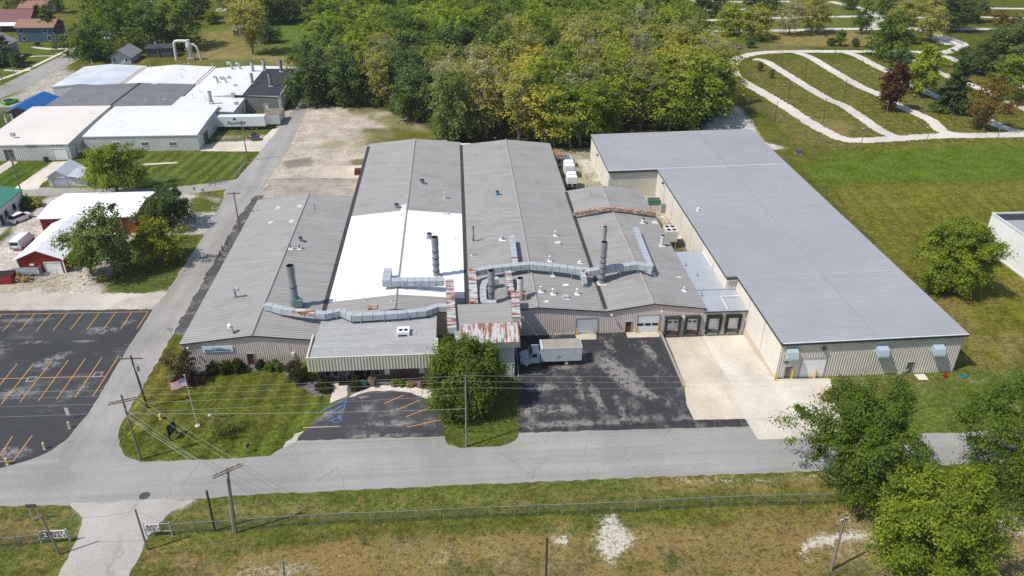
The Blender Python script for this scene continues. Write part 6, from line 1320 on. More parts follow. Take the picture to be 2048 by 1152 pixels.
# trailer, platform, bin
a, b2 = g(437,262), g(536,253.5); t = empty('trailer', (a.x,(a.y+b2.y)/2,0), 'white semi trailer with dark script lettering backed into the loading bay', 'trailer'); L_ = b2.x-a.x; TRW = pm('trailer_white',(.66,.69,.70),.4,var=.04)
m = MB(); m.box(-1.0,L_,-1.25,1.25,1.1,3.9); m.build('trailer_box', TRW, t); m = MB(); m.box(L_-4.5,L_-1.5,-1.1,1.1,.5,1.1); m.box(3,3.5,-1,1,.1,1.1); m.build('undercarriage', DSTEEL, t); m = MB(); m.box(L_+.0,L_+.06,-1.2,1.2,1.1,3.85); m.build('rear_door', WHITE, t)
for x in (L_-3.9,L_-2.6):
    for s in (-1,1): wheel(t,x,s*.95,.5,.3)
text_mesh('lettering','Pennville',1.5,pm('faded_script',(.13,.14,.17),.6),t,(L_*.38,-1.275,2.1),(PI/2,0,0),shear=.5,sx=.95)
m = MB()
for k_ in range(4): m.face([(L_*.37-.55+.1*k_,-1.276-.002*k_,2.95+.2*k_),(L_*.37+.55-.1*k_,-1.276-.002*k_,2.95+.2*k_),(L_*.37,-1.276-.002*k_,3.35+.16*k_)])
m.build('tree_emblem', NAVY, t)
a = g(557,248); t = empty('flatbed_box', (a.x-1.5,a.y-1.0+3,0), 'open-topped grey container with weathered slatted top behind the semi trailer', 'container'); m = MB(); m.box(-2.4,2.4,-3.8,3.8,.5,2.9); m.build('casing', pm('light_grey_panel',(.5,.5,.49),.5), t); m = MB()
for k_ in range(12): m.box(-2.35,2.35,-3.6+.6*k_,-3.2+.6*k_,2.9,3.0)
m.build('slatted_top', pm('weathered_boards',(.24,.20,.17),.9,var=.25), t); m = MB(); m.box(-2,2,-3,3,0,.5); m.build('skid', DSTEEL, t)
a = g(524,222); t = empty('loading_platform', (a.x,a.y+3,0), 'raised steel platform with railings against the white factory side wall', 'platform'); m = MB(); m.box(-2.6,2.8,-1.8,2.4,2.6,2.8); m.build('deck', WOOD, t); m = MB()
for x in (-2.5,0,2.7):
    for y in (-1.7,2.3): m.tube([(x,y,0),(x,y,3.9)], .07, 5)
for z in (3.3,3.85):
    m.tube([(-2.5,-1.7,z),(2.7,-1.7,z)], .05, 5); m.tube([(-2.5,2.3,z),(2.7,2.3,z)], .05, 5); m.tube([(2.7,-1.7,z),(2.7,2.3,z)], .05, 5)
m.tube([(-2.5,-1.7,0),(2.7,-1.7,2.6)], .05, 5); m.tube([(2.7,-1.7,0),(-2.5,-1.7,2.6)], .05, 5); m.build('railing', STEEL, t)
t = empty('dumpster', g(512,280), 'dark grey front-load dumpster on a concrete pad by the side road', 'dumpster', None, .15); m = MB(); profile(m, [(-.95,.1),(.95,.1),(1.1,1.2),(.2,1.75),(-1.05,1.75)], -1.0, 1.0); m.build('bin_body', pm('dumpster_grey',(.085,.095,.10),.6), t); m = MB(); m.box(-1.05,.25,-1.02,1.02,1.76,1.86); m.build('lid', BLACK, t)
t = empty('fire_pit', g(499,279), 'low rusty round burn pit on the concrete pad', 'fire pit'); m = MB(); m.ring_pipe((0,0,0),.85,.6,14,0,.1); m.build('pit_ring', RUSTF, t); m = MB(); m.prism([(.7*math.cos(i*PI/7),.7*math.sin(i*PI/7)) for i in range(14)],.0,.3); m.build('ashes', BLACK, t)
# ------------------------------------------------------------------ small buildings
def hut(name, label, cat, x0, x1, y0, y1, zE, zR, wall, roof, axis='y', group=None, ov=.4, ribs=0, wins=(), drs=(), rz=0, off=None, parts=None):
    "gabled little building, ridge along y or x, in local coordinates about its centre"
    cx, cy = (x0+x1)/2, (y0+y1)/2; t = empty(name, (cx,cy,0), label, cat, group, rz); a, b = (x1-x0)/2, (y1-y0)/2; m = MB()
    if axis == 'y':
        m.face([(-a,-b,0),(a,-b,0),(a,-b,zE),(0,-b,zR),(-a,-b,zE)]); m.face([(a,b,0),(-a,b,0),(-a,b,zE),(0,b,zR),(a,b,zE)]); m.face([(-a,b,0),(-a,-b,0),(-a,-b,zE),(-a,b,zE)]); m.face([(a,-b,0),(a,b,0),(a,b,zE),(a,-b,zE)])
    else:
        m.face([(-a,b,0),(-a,-b,0),(-a,-b,zE),(-a,0,zR),(-a,b,zE)]); m.face([(a,-b,0),(a,b,0),(a,b,zE),(a,0,zR),(a,-b,zE)]); m.face([(-a,-b,0),(a,-b,0),(a,-b,zE),(-a,-b,zE)]); m.face([(a,b,0),(-a,b,0),(-a,b,zE),(a,b,zE)])
    if ribs: wall_face(m,'y',-b,-a,a,(lambda q: zE+(zR-zE)*(1-abs(q)/a)) if axis == 'y' else (lambda q: zE),-1,[(d[0]-.05,d[1]+.05,0,d[2]) for d in drs],ribs,.04); wall_face(m,'x',a,-b,b,lambda q:zE,1,(),ribs,.04)
    m.build('wall', wall, t); m = MB()
    if axis == 'y':
        s = (zR-zE)/a; e = zE-s*ov; m.slab([(-a-ov,-b-ov,e+.12),(0,-b-ov,zR+.12),(0,b+ov,zR+.12),(-a-ov,b+ov,e+.12)],.14); m.slab([(0,-b-ov,zR+.12),(a+ov,-b-ov,e+.12),(a+ov,b+ov,e+.12),(0,b+ov,zR+.12)],.14)
    else:
        s = (zR-zE)/b; e = zE-s*ov; m.slab([(-a-ov,-b-ov,e+.12),(a+ov,-b-ov,e+.12),(a+ov,0,zR+.12),(-a-ov,0,zR+.12)],.14); m.slab([(-a-ov,0,zR+.12),(a+ov,0,zR+.12),(a+ov,b+ov,e+.12),(-a-ov,b+ov,e+.12)],.14)
    m.build('roof', roof, t)
    for (q0,q1,z0,z1) in wins: window(t,'y',-b,q0,q1,z0,z1,-1,WHITE,world=False)
    for (q0,q1,z1,mt) in drs: door(t,'y',-b,q0,q1,0,z1,-1,(mt,OFFWH),world=False,panels=4 if q1-q0 > 1.6 else 0,name='garage_door' if q1-q0 > 1.6 else 'door')
    return t
bn = hut('red_barn','long red barn with white roof, broadside behind the trees, lettered Z','barn',-85.6,-67.0,150.6,163.2,3.9,4.6,REDB,ROOFW,'x',ribs=.4,drs=((3.4,6.6,3.2,REDB),))
text_mesh('lettering','Z',1.2,OFFWH,bn,(-6.9,-6.42,2.6),(PI/2,0,0))
bn = hut('red_barn','smaller red barn with white gable roof and white garage door near the gravel lane','barn',-82.6,-74.3,133.8,149.2,3.1,4.9,REDB,ROOFW,'y',ribs=.35,drs=((.7,3.6,2.3,WHITE),))
m = MB(); m.box(-4.15,-3.95,-7.75,-7.6,0,3.0); m.box(3.98,4.2,-7.75,-7.6,0,3.0); m.box(-1.95,-1.2,-7.76,-7.7,1.7,2.1); m.build('white_trim', WHITE, bn)
t = hut('lean_to','small red lean-to under the trees beside the smaller barn','shed',-73.6,-69.8,139.5,146.5,2.1,2.9,REDB,ROOFW,'y')
t = hut('green_roofed_building','white building with green metal roof at the left picture edge','building',-114,-96.6,155.0,166.0,3.9,5.8,WHITE,GREENR,'y',ov=.5,wins=((2.0,3.2,1.0,2.2),),drs=((5.0,6.0,2.2,GLASS),))
for y in (-2.5,1.0): window(t,'x',8.7,y,y+1.1,1.0,2.3,1,TRIMG,world=False)
door(t,'x',8.7,-4.6,-3.6,0,2.2,1,(GLASS,TRIMG),world=False)
t = hut('garage','grey garage with pale metal roof on the grass below the white factory','garage',-96.2,-91.2,177.6,184.6,2.5,4.0,GREYW,pm('pale_garage_roof',(.50,.52,.55),.5,var=.05),'y',ribs=.4,drs=((-1.6,1.6,2.2,pm('cool_grey_door',(.42,.42,.46),.5)),))  # garage door in one even cool grey
m = MB(); m.box(2.52,6.0,-3.45,2.4,0,2.1); m.build('side_bay', GREYW, t); m = MB(); m.slab([(2.3,-4.0,2.75),(6.4,-4.0,2.1),(6.4,2.8,2.1),(2.3,2.8,2.75)],.12); m.build('bay_roof', MT['pale_garage_roof'], t)
bs = empty('picnic_shelter', (-125.6,235.6,0), 'open shelter with bright blue roof and dark gable at the left', 'shelter', None, math.radians(-2)); m = MB()
a_, b_ = 4.4, 7.2
m.slab([(-a_-.8,-b_-1,2.9),(0,-b_-1,4.9),(0,b_+1,4.9),(-a_-.8,b_+1,2.9)],.15); m.slab([(0,-b_-1,4.9),(a_+.8,-b_-1,2.9),(a_+.8,b_+1,2.9),(0,b_+1,4.9)],.15); m.build('roof', BLUER, bs)
m = MB(); m.face([(-a_,-b_+.2,2.7),(a_,-b_+.2,2.7),(0,-b_+.2,4.6)]); m.box(-a_+1.5,a_,-b_+.5,b_-1,0,2.8); m.build('wall', pm('dark_grey_siding',(.10,.095,.10),.7), bs)
for x in (-a_,-a_+2.0): m = MB(); m.box(x-.2,x+.2,-b_-.4,-b_+.0,0,2.8); m.build('post', WHITE, bs)
# houses at the top left
hut('grey_house','small grey house with white gable trim behind the white factory roofs','house',-126.6,-119.6,298.8,309.5,2.6,4.9,pm('pale_blue_siding',(.42,.46,.52),.6),SHINGLE,'y',ov=.8,wins=((-2.6,-1.8,.8,2),(1.6,2.4,.8,2)))
t = hut('blue_house','two-storey blue house with brown roof and white window frames','house',-177,-162.5,337,347,6.0,8.2,BLUES,BROWNSH,'x',ov=.6,wins=((-6.2,-4.9,3.6,5.4),(3.2,4.5,3.6,5.4),(-5.6,-4.3,.7,2.4),(4.2,5.5,.7,2.6)))
m = MB(); m.box(7.4,11,-4.6,1,0,.4); m.slab([(7.3,-5,3.0),(11.4,-5,2.7),(11.4,1.5,2.7),(7.3,1.5,3.0)],.2); m.build('porch_roof', BROWNSH, t); m = MB(); m.box(7.8,8.0,-4.7,-4.5,0,2.8); m.box(10.8,11,-4.7,-4.5,0,2.6); m.build('porch_post', WHITE, t)
t = hut('maroon_house','long house with maroon roof at the left picture edge','house',-222,-184,362,374,4.0,7.6,pm('dark_red_siding',(.12,.05,.05),.7),MAROON,'x',ov=.8,wins=((4,6,1,3),)); m = MB(); m.slab([(-14,-12,2.7),(4,-12,2.7),(4,-6.5,3.6),(-14,-6.5,3.6)],.15); m.build('porch_roof', MAROON, t); m = MB(); m.slab([(4.6,-11,2.8),(18,-11,2.8),(18,-6.5,3.5),(4.6,-6.5,3.5)],.15); m.build('awning', WHITE, t)
t = hut('grey_old_house','old two-storey grey house with weathered porch behind dark firs','house',-178,-166,300,314,5.6,9.0,pm('weathered_grey_siding',(.30,.31,.33),.7,var=.2),SHINGLE,'y',ov=.5,wins=((-4,-3,3.4,5),(2.5,3.6,3.4,5),(-4,-3,.8,2.4))); m = MB()
for x in (6.6,10): m.tube([(x,-5,0),(x,-5,3)], .12, 6); m.tube([(x,1,0),(x,1,3)], .12, 6)
m.box(6.2,10.4,-5.4,1.4,1.2,1.4); m.build('porch_frame', WOOD, t)
hut('distant_house','low dark-roofed house beyond the two firs, top left','house',-190,-166,432,446,3.0,6.2,GREYW,pm('navy_shingles',(.06,.065,.085),.85),'x',ov=.8,wins=((-6,-4,1,2.4),)); hut('distant_house','long grey house at the top picture edge, far left','house',-196,-150,466,480,3.2,6.5,OFFWH,SHINGLE,'x',ov=.8)
hut('distant_house','house with white gable half hidden in the dark leaves left of the factory trees','house',-162,-148,398,412,3.4,7.2,WHITE,SHINGLE,'y',ov=.7); hut('distant_house','small house with brown hipped roof behind the blue house','house',-205,-193,398,408,3.2,5.6,OFFWH,BROWNSH,'x',ov=.6)
hut('distant_house','white-gabled house with slate roof on the far lawn','house',-137,-127,414,430,3.2,6.4,WHITE,SHINGLE,'y',ov=.6,wins=((-1,1,1,2.2),)); hut('distant_house','dark red barn-like house behind the white-gabled house','house',-140,-112,450,462,4,8.0,pm('dull_red_siding',(.17,.06,.05),.7),SHINGLE,'x',ov=.8)
hut('garden_shed','weathered wooden shed on the lawn beside the tall pale tree','shed',-93.5,-85.5,345,351,2.8,4.2,pm('weathered_plank',(.20,.165,.145),.9,var=.2),pm('brown_grey_shingles',(.20,.16,.15),.9),'x')
t = hut('small_red_barn','small gambrel red barn with white doors on the far lawn','barn',-57,-50.5,385,393,3.2,6.0,REDB,SHINGLE,'y',drs=((-1.3,1.3,2.8,REDP),)); m = MB(); m.box(-.06,.06,-4.2,-4.16,0,2.8); m.box(-1.45,-1.3,-4.2,-4.14,0,3); m.box(1.3,1.45,-4.2,-4.14,0,3); m.build('white_trim', WHITE, t)
t = empty('scrap_shed', g(325,112), 'dark leaning shed with grey tarp behind the transformer pole', 'shed'); m = MB(); m.prism([(-5,-2),(4.5,-2.4),(5,2),(-5,2.4)],0,3.2); m.build('wall', pm('dark_blue_grey_panel',(.06,.07,.08),.7), t); m = MB(); m.slab([(-5.4,-2.6,3.3),(5,-2.8,3.6),(5.4,2.4,4.4),(-5.4,2.8,4.0)],.15); m.build('roof', DSTEEL, t)
# white building on the right
t = empty('white_building', (112,125,0), 'white flat-roofed building cut by the right picture edge', 'building'); a = g(1968,499); zt = 7.2
A1 = g(1984,428,zt); B1 = g(2047,473,zt); dv = (Vector((B1.x,B1.y))-Vector((A1.x,A1.y))); 
m = MB(); x0 = A1.x; y1 = A1.y; y0 = y1-34; m.box(x0, x0+26, y0, y1, 0, zt); m.build('wall', WHITE, t, world=True); m = MB(); m.box(x0+.25,x0+25.8,y0+.2,y1-.2,zt,zt+.06); m.build('roof', pm('grey_gravel_roof',(.30,.30,.30),.9), t, world=True); m = MB(); m.box(x0+.4,x0+25,y1-3.2,y1-.4,zt+.065,zt+.1); m.build('roof_patch', ROOFB, t, world=True)
m = MB(); m.box(x0-.08,x0+.24,y0-.1,y1+.1,zt+.0,zt+.3); m.box(x0+.24,x0+26,y1-.19,y1+.1,zt,zt+.3); m.build('coping', pm('pale_green_coping',(.55,.62,.58),.5), t, world=True); m = MB()
for yy in (y1-7.5,y1-15,y1-22.5): m.box(x0-.04,x0,yy-.05,yy+.05,.3,zt)
m.box(x0-.12,x0,y0,y1,0,.35); m.build('wall_joint', GREYW, t, world=True)
# red bin, timber crate, trailer by the barn, footbridges
t = empty('dumpster', g(14,563), 'red open-topped dumpster beside the gravel lane', 'dumpster', None, .1); m = MB(); profile(m, [(-1.5,.1),(1.3,.1),(1.5,1.7),(-1.9,1.5)], -1.2, 1.2); m.build('bin_body', pm('dumpster_red',(.27,.02,.03),.5,var=.1), t); m = MB(); m.box(-1.7,1.35,-1.05,1.05,1.72,1.76); m.build('inside_shade_sheet', BLACK, t)  # black sheet on the solid body stands for shade inside the bin
t = empty('firewood_rack', g(49,562), 'rack of split firewood in front of the smaller red barn', 'firewood rack'); m = MB(); rr = random.Random(9)
for i in range(70): x, z, l = rr.uniform(-1.2,1.2), rr.uniform(.1,1.2), rr.uniform(.3,.5); y = rr.uniform(-.7,.7); m.tube([(x-.1,y-l/2,z),(x+.1,y+l/2,z+rr.uniform(-.1,.1))], .1, 5)
m.build('firewood', pm('split_wood',(.52,.34,.17),.8,var=.3,vs=4), t); m = MB()
for x in (-1.35,1.35):
    for y in (-.8,.8): m.box(x-.05,x+.05,y-.05,y+.05,0,1.35)
m.build('rack_frame', WOOD, t)
t = empty('utility_trailer', g(57,551), 'grey flat trailer with folded ramp against the smaller red barn', 'trailer'); m = MB(); m.box(-2.9,2.4,-.6,.6,.5,.65); m.box(-2.9,2.3,-.66,-.6,.65,1.3); m.box(-2.9,2.3,.6,.66,.65,1.35); m.build('bed', GALV, t); m = MB(); m.box(2.4,2.5,-.6,.6,.5,1.9); m.tube([(2.4,0,.5),(3.9,-.6,.3)], .06, 6); m.build('ramp_gate', STEEL, t)
for s in (-1,1): wheel(t,-.3,s*.75,.33,.2)
t = empty('gate', g(75,565), 'metal tube gate standing open beside the firewood', 'gate', None, .75); m = MB()
for z in (.3,.7,1.1,1.4): m.tube([(0,0,z),(3.6,0,z)], .035, 5)
for x in (0,1.8,3.6): m.tube([(x,0,0),(x,0,1.4)], .04, 5)
m.build('gate_frame', GALV, t)
a, b2 = g(1458,93), g(1480,99); t = empty('footbridge', ((a.x+b2.x)/2,(a.y+b2.y)/2,0), 'dark wooden footbridge over the ditch beside the wood', 'footbridge', None, math.atan2((b2-a).y,(b2-a).x)); L_ = (b2-a).length; m = MB(); m.box(-L_/2,L_/2,-1.1,1.1,.3,.5); m.build('deck', WOOD, t); m = MB()
for y in (-1.1,1.1):
    for i in range(7): x = -L_/2+L_*i/6; m.box(x-.09,x+.09,y-.07,y+.07,.3,1.6)
    for z in (.95,1.5): m.box(-L_/2,L_/2,y-.05,y+.05,z,z+.14)
m.build('railing', DWOOD, t)
a, b2 = g(1874,77), g(1898,86.5); t = empty('footbridge', ((a.x+b2.x)/2,(a.y+b2.y)/2,0), 'grey railed bridge where the park drive crosses the ditch', 'bridge', None, math.atan2((b2-a).y,(b2-a).x)); L_ = (b2-a).length+6; m = MB()
for y in (-4.2,4.2):
    for i in range(8): x = -L_/2+L_*i/7; m.box(x-.1,x+.1,y-.08,y+.08,0,1.3)
    for z in (.5,.85,1.2): m.box(-L_/2,L_/2,y-.06,y+.06,z,z+.12)
m.build('railing', STEEL, t); m = MB(); m.box(-L_/2,L_/2,-4.0,4.0,.0,.09); m.build('deck', PATHM, t)
# park lamp posts
posts = [(493,413,505,320),(827,407,848,285),(645,508,660,402),(292,514,308,405),(897,628,915,507),(541,640,556,525),(763,780,787,630),(450,790,472,648),(995,958,1033,818),(1420,945,1445,812),(1868,930,1906,782),(987,490,1020,380),(1580,765,1612,640),(1158,775,1183,645),(1975,752,2003,660),(975,298,1000,207),(1405,335,1425,240),(1570,250,1590,165),(1735,155,1757,60)]
for k, (bx, by, tx, ty) in enumerate(posts):
    f = lambda x, y: (1408+x/3.2, y/3.2); lamp = k in (8,9,10,13,14)
    pole(*f(bx,by), *f(tx,ty), 'pale post with lamp head on the park lawn, one along the drive' if lamp else 'thin dark post standing on the park lawn between the drives', r=(.11,.08), mat=BARKG if lamp or k in (15,) else DWOOD, group='lamp posts in the park' if lamp else 'posts in the park', name='park_post', cat='post', lamp=lamp)
for px, py, lb in ((1418,96,'short dark post at the edge of the wood by the footbridge'),): pole(px, py+10, px, py+1, lb, r=(.1,.08), mat=DWOOD, name='park_post', cat='post')
t = empty('drain_box', g(1597,308), 'small dark culvert box where the ditch meets the field', 'culvert'); m = MB(); m.box(-1,1,-.8,.8,0,.9); m.build('box_body', STEEL, t); m = MB(); m.box(-1.1,1.1,-.9,.9,.9,1.0); m.build('lid', DSTEEL, t)
# ------------------------------------------------------------------ trees
def leaf_mesh(name, C, Nn, size, tint, rng, aspect=1.5, jitter=.9):
    "one small bent leaf spray per point"
    n = len(C); nn = Nn + rng.normal(0, .55*jitter, (n,3)); nn /= np.linalg.norm(nn, axis=1)[:,None]
    r = rng.normal(0, 1, (n,3)); a = np.cross(nn, r); a /= np.linalg.norm(a, axis=1)[:,None]; b = np.cross(nn, a)
    s = size*rng.uniform(.6, 1.35, n)[:,None]; la = a*s*.5*aspect; lb = b*s*.5/aspect**.3
    V = np.empty((n,4,3)); V[:,0] = C-la; V[:,1] = C+lb*.9+nn*s*.10; V[:,2] = C+la*1.05; V[:,3] = C-lb*.9+nn*s*.10
    me = bpy.data.meshes.new(name); me.vertices.add(4*n); me.vertices.foreach_set('co', V.astype(np.float32).ravel())
    me.loops.add(4*n); me.loops.foreach_set('vertex_index', np.arange(4*n, dtype=np.int32)); me.polygons.add(n); me.polygons.foreach_set('loop_start', np.arange(0,4*n,4,dtype=np.int32)); me.update(calc_edges=True)
    at = me.attributes.new('tint', 'FLOAT', 'FACE'); at.data.foreach_set('value', np.clip(tint,0,1).astype(np.float32)); return me
def prof(shape, t):
    if shape == 'round': return math.sqrt(max(.02, 1-((t-.42)/.60)**2))
    if shape == 'oval': return math.sqrt(max(.02, 1-((t-.5)/.54)**2))*.95
    if shape == 'cone': return (1-t)**.75*.98+.04
    if shape == 'vase': return (.30+.75*t**.8)*math.sqrt(max(.02, 1-max(0,(t-.55)/.5)**2))
    if shape == 'column': return .55+.45*math.sin(PI*min(1,t*.9+.1))
    return 1
def tree_meshes(key, seed, H, R, zb, shape='round', ncl=70, nlf=120, leaf=.4, clump=.24, tr=.3, flat=.75, sparse=0.0, limbs=14, forks=1, lob=.2, trunk_top=.55, gap=0.0):
    rng = np.random.default_rng(seed); rr = random.Random(seed); Cs = []; ph = rng.uniform(0, 6.28, 6)
    tries = 0
    while len(Cs) < ncl and tries < ncl*30:
        tries += 1; t = rr.random(); pr = prof(shape, t)
        if rr.random() > pr: continue
        th = rr.uniform(0, 2*PI); u = (rr.random()**.5)*.55+.45 if rr.random() < .8 else rr.random()*.6
        lobe = 1+lob*math.sin(2*th+ph[0]+3*t)+lob*.8*math.sin(3*th+ph[1]-2*t)+lob*.5*math.sin(5*th+ph[2]+5*t)
        r = R*pr*u*lobe*.88; z = zb+(H-zb)*t
        c = Vector((r*math.cos(th), r*math.sin(th), z))
        if gap and any((c-q[0]).length < gap*R*clump for q in Cs): continue
        Cs.append((c, R*clump*rr.uniform(.55,1.5), rr.random()))
    P_l, N_l, T_l = [], [], []; cen = np.array((0,0,zb+(H-zb)*.42))
    for c, rc, ti in Cs:
        k = int(nlf*rr.uniform(.45,1.5)*(1-sparse*rr.random())); cc = np.array(c)
        o = (cc-cen)/np.array((R,R,(H-zb)*.5)); o = o/max(.15,np.linalg.norm(o)); o = o*np.array((1,1,.8))+rng.normal(0,.25,3); o /= np.linalg.norm(o)
        e = rng.normal(0,1,(k,3))*np.array((1,1,flat)); ax = rng.normal(0,1,k)
        # sprays: leaves scattered along the twig, thinning outward, drooping a little at the tip
        p = cc+o*(ax*rc*.62)[:,None]+e*rc*.40; p[:,2] -= (ax.clip(0)**2)*rc*.12
        out = (p-cen)/np.array((R,R,(H-zb)*.5)); ol = np.linalg.norm(out,axis=1)[:,None]
        P_l.append(p); N_l.append(e/np.maximum(np.linalg.norm(e,axis=1)[:,None],.3)*.45+np.array((0,0,.6))+out/np.maximum(ol,.3)*.4); T_l.append(np.clip(.15+.7*ti+rng.normal(0,.18,k),0,1))
    crown = leaf_mesh(key+'_crown', np.concatenate(P_l), np.concatenate(N_l), leaf, np.concatenate(T_l), rng)
    m = MB(); ht = zb+(H-zb)*trunk_top; tops = []
    for f in range(forks):
        a = 2*PI*f/forks+rr.random(); sp = R*.16*(forks > 1); m.tube([(0,0,-.1),(0.25*sp*math.cos(a),.25*sp*math.sin(a),zb*.55+.2),(sp*math.cos(a),sp*math.sin(a),(zb+ht)*.5),(sp*1.7*math.cos(a),sp*1.7*math.sin(a),ht)], [tr*1.25/forks**.4, tr/forks**.4, tr*.62/forks**.4, tr*.2], 7); tops.append((sp*math.cos(a), sp*math.sin(a)))
    pick = sorted(Cs, key=lambda q: rr.random())[:limbs]
    for c, rc, ti in pick:
        z0 = max(zb*.7, min(ht*.95, c.z-rr.uniform(.25,.6)*math.hypot(c.x,c.y)-.2)); s = z0/ht; tx, ty = tops[rr.randrange(len(tops))]; p0 = Vector((tx*s, ty*s, z0)); md = p0.lerp(c,.5)+Vector((0,0,-.06*R+rr.uniform(-.05,.1)*R)); r0 = tr*(.42-.2*s)
        m.tube([p0, md, c], [max(r0,.03), max(r0*.55,.02), .015], 5)
    trunk = bpy.data.meshes.new(key+'_trunk'); trunk.from_pydata(m.v, [], m.f); trunk.update(); return crown, trunk
TREE_LIB = {}
def lib(key, **kw): 
    if key not in TREE_LIB: TREE_LIB[key] = tree_meshes(key, **kw)
    return TREE_LIB[key]
def plant(name, meshes, loc, label, mat, cat='tree', group=None, sc=(1,1,1), rz=0.0, bark=BARK):
    t = empty(name, loc, label, cat, group, rz); t.scale = sc
    for nm, me, mt in (('crown', meshes[0], mat), ('trunk', meshes[1], bark)):
        if me is None: continue
        o = bpy.data.objects.new(nm, me); COL.objects.link(o); o.parent = t
        if not me.materials: me.materials.append(mt)
        o.material_slots[0].link = 'OBJECT'; o.material_slots[0].material = mt
    return t
# near trees, one mesh each -------------------------------------------------
def hero(name, key, px, py, label, mat, seed, H, R, zb, bark=BARK, **kw):
    b = g(px, py); return plant(name, tree_meshes(key, seed, H, R, zb, **kw), (b.x,b.y,0), label, mat, bark=bark)
hero('broadleaf_tree','office_tree',930,812,'dense round dark green tree in front of the office and filter block',leafmat('leaf_deep_green',(.062,.112,.014),(.175,.245,.036)),21,10.6,5.6,2.1,shape='round',ncl=330,nlf=190,leaf=.235,clump=.165,tr=.3,lob=.14,limbs=40)
hero('broadleaf_tree','street_tree',1705,1010,'large open-branched tree between the street and the fence, left of the three street trees',LF_GREEN,22,17.0,7.3,2.8,BARKG,shape='oval',ncl=330,nlf=180,leaf=.235,clump=.13,tr=.42,lob=.32,forks=4,limbs=140,sparse=.5)
hero('broadleaf_tree','bright_tree',1834,1153,'bright yellow-green tree with pale trunk nearest the viewer at lower right',leafmat('leaf_street_yellow_green',(.125,.195,.015),(.34,.42,.045)),23,13.9,7.5,3.0,BARKG,shape='round',ncl=340,nlf=180,leaf=.235,clump=.13,tr=.42,lob=.26,forks=3,limbs=140,sparse=.4)
hero('broadleaf_tree','edge_tree',2035,1005,'big green tree cut by the right picture edge beside the street',LF_GREEN,24,17.0,7.4,2.5,BARKG,shape='round',ncl=340,nlf=180,leaf=.24,clump=.13,tr=.42,lob=.32,forks=3,limbs=120,sparse=.4)
hero('broadleaf_tree','field_tree',1893,582,'full leafy green tree alone on the mown field beside the warehouse',LF_BRIGHT,25,13.6,6.1,.9,shape='oval',ncl=210,nlf=210,leaf=.27,clump=.155,tr=.28,lob=.24)
hero('broadleaf_tree','lane_tree',236,388,'spreading tree rising behind the long red barn at the lane',LF_BRIGHT,26,11.0,7.4,3.2,shape='round',ncl=150,nlf=120,leaf=.32,clump=.16,tr=.3,lob=.25,forks=2,sparse=.4,limbs=60,flat=.5)
hero('broadleaf_tree','ash_tree',231,550,'tall airy dark tree with thin trunk between the two red barns',LF_BLUE,27,13.5,5.2,3.0,shape='oval',ncl=95,nlf=120,leaf=.34,clump=.21,tr=.24,lob=.28,sparse=.5,limbs=36)
hero('broadleaf_tree','barn_tree',186,552,'small two-stemmed tree before the smaller red barn',LF_GREEN,28,8.6,4.6,2.6,shape='vase',ncl=70,nlf=120,leaf=.34,clump=.22,tr=.17,lob=.25,forks=2,sparse=.5,limbs=28)
hero('broadleaf_tree','yellow_tree',325,526,'yellow-green maple on the grass by the side road',leafmat('leaf_fresh_yellow_green',(.17,.20,.015),(.40,.41,.04)),29,8.6,4.5,1.8,shape='oval',ncl=80,nlf=130,leaf=.36,clump=.21,tr=.2,lob=.28,sparse=.4,limbs=30)
hero('broadleaf_tree','round_lane_tree',342,452,'rounded dusky olive tree at the end of the long red barn',LF_DARK,30,8.2,5.2,1.6,shape='round',ncl=95,nlf=130,leaf=.36,clump=.2,tr=.25,lob=.15,sparse=.3)
hero('small_tree','bare_shrub_tree',438,872,'thin sparse small tree on the lawn corner',LF_OLIVE,31,4.0,2.7,.5,shape='vase',ncl=40,nlf=45,leaf=.16,clump=.24,tr=.10,lob=.3,forks=3,limbs=40,sparse=.7)
hero('small_tree','purple_tree',368,760,'purplish sparse small tree at the corner of the west hall',leafmat('leaf_dusky_purple',(.05,.04,.02),(.13,.10,.05)),32,5.2,2.9,.9,shape='vase',ncl=50,nlf=70,leaf=.2,clump=.24,tr=.12,lob=.25,forks=3,limbs=40,sparse=.5)
hero('broadleaf_tree','lone_far_tree',506,108,'tall vase-shaped pale tree on the far lawn behind the white factory',LF_OLIVE,33,19.0,8.0,4.5,shape='vase',ncl=90,nlf=110,leaf=.55,clump=.20,tr=.45,lob=.25,forks=4,sparse=.5,limbs=40)
# shared crowns -------------------------------------------------------------
for i in range(5): lib('dense%d'%i, seed=50+i, H=1.0*15, R=6.2, zb=1.5, shape='round', ncl=110, nlf=62, leaf=.50, clump=.21, tr=.3, lob=.2, limbs=14)
for i in range(4): lib('airy%d'%i, seed=60+i, H=16, R=5.6, zb=2.2, shape='oval', ncl=85, nlf=58, leaf=.45, clump=.21, tr=.26, lob=.3, sparse=.45, limbs=34)
for i in range(3): lib('wispy%d'%i, seed=70+i, H=17, R=4.6, zb=3.0, shape='vase', ncl=80, nlf=44, leaf=.38, clump=.22, tr=.22, lob=.32, sparse=.5, forks=3, limbs=60)
for i in range(2): lib('fir%d'%i, seed=80+i, H=15, R=4.2, zb=.8, shape='cone', ncl=110, nlf=60, leaf=.5, clump=.2, tr=.25, lob=.1, flat=.4, limbs=8)
for i in range(3): lib('oval%d'%i, seed=85+i, H=12, R=4.4, zb=2.0, shape='oval', ncl=80, nlf=80, leaf=.5, clump=.23, tr=.24, lob=.12, limbs=16)
LIBH = {k: (15 if k.startswith('dense') or k.startswith('fir') else 16 if k.startswith('airy') else 17 if k.startswith('wispy') else 12, 6.2 if k.startswith('dense') else 5.6 if k.startswith('airy') else 4.6 if k.startswith('wispy') else 4.2 if k.startswith('fir') else 4.4) for k in TREE_LIB}
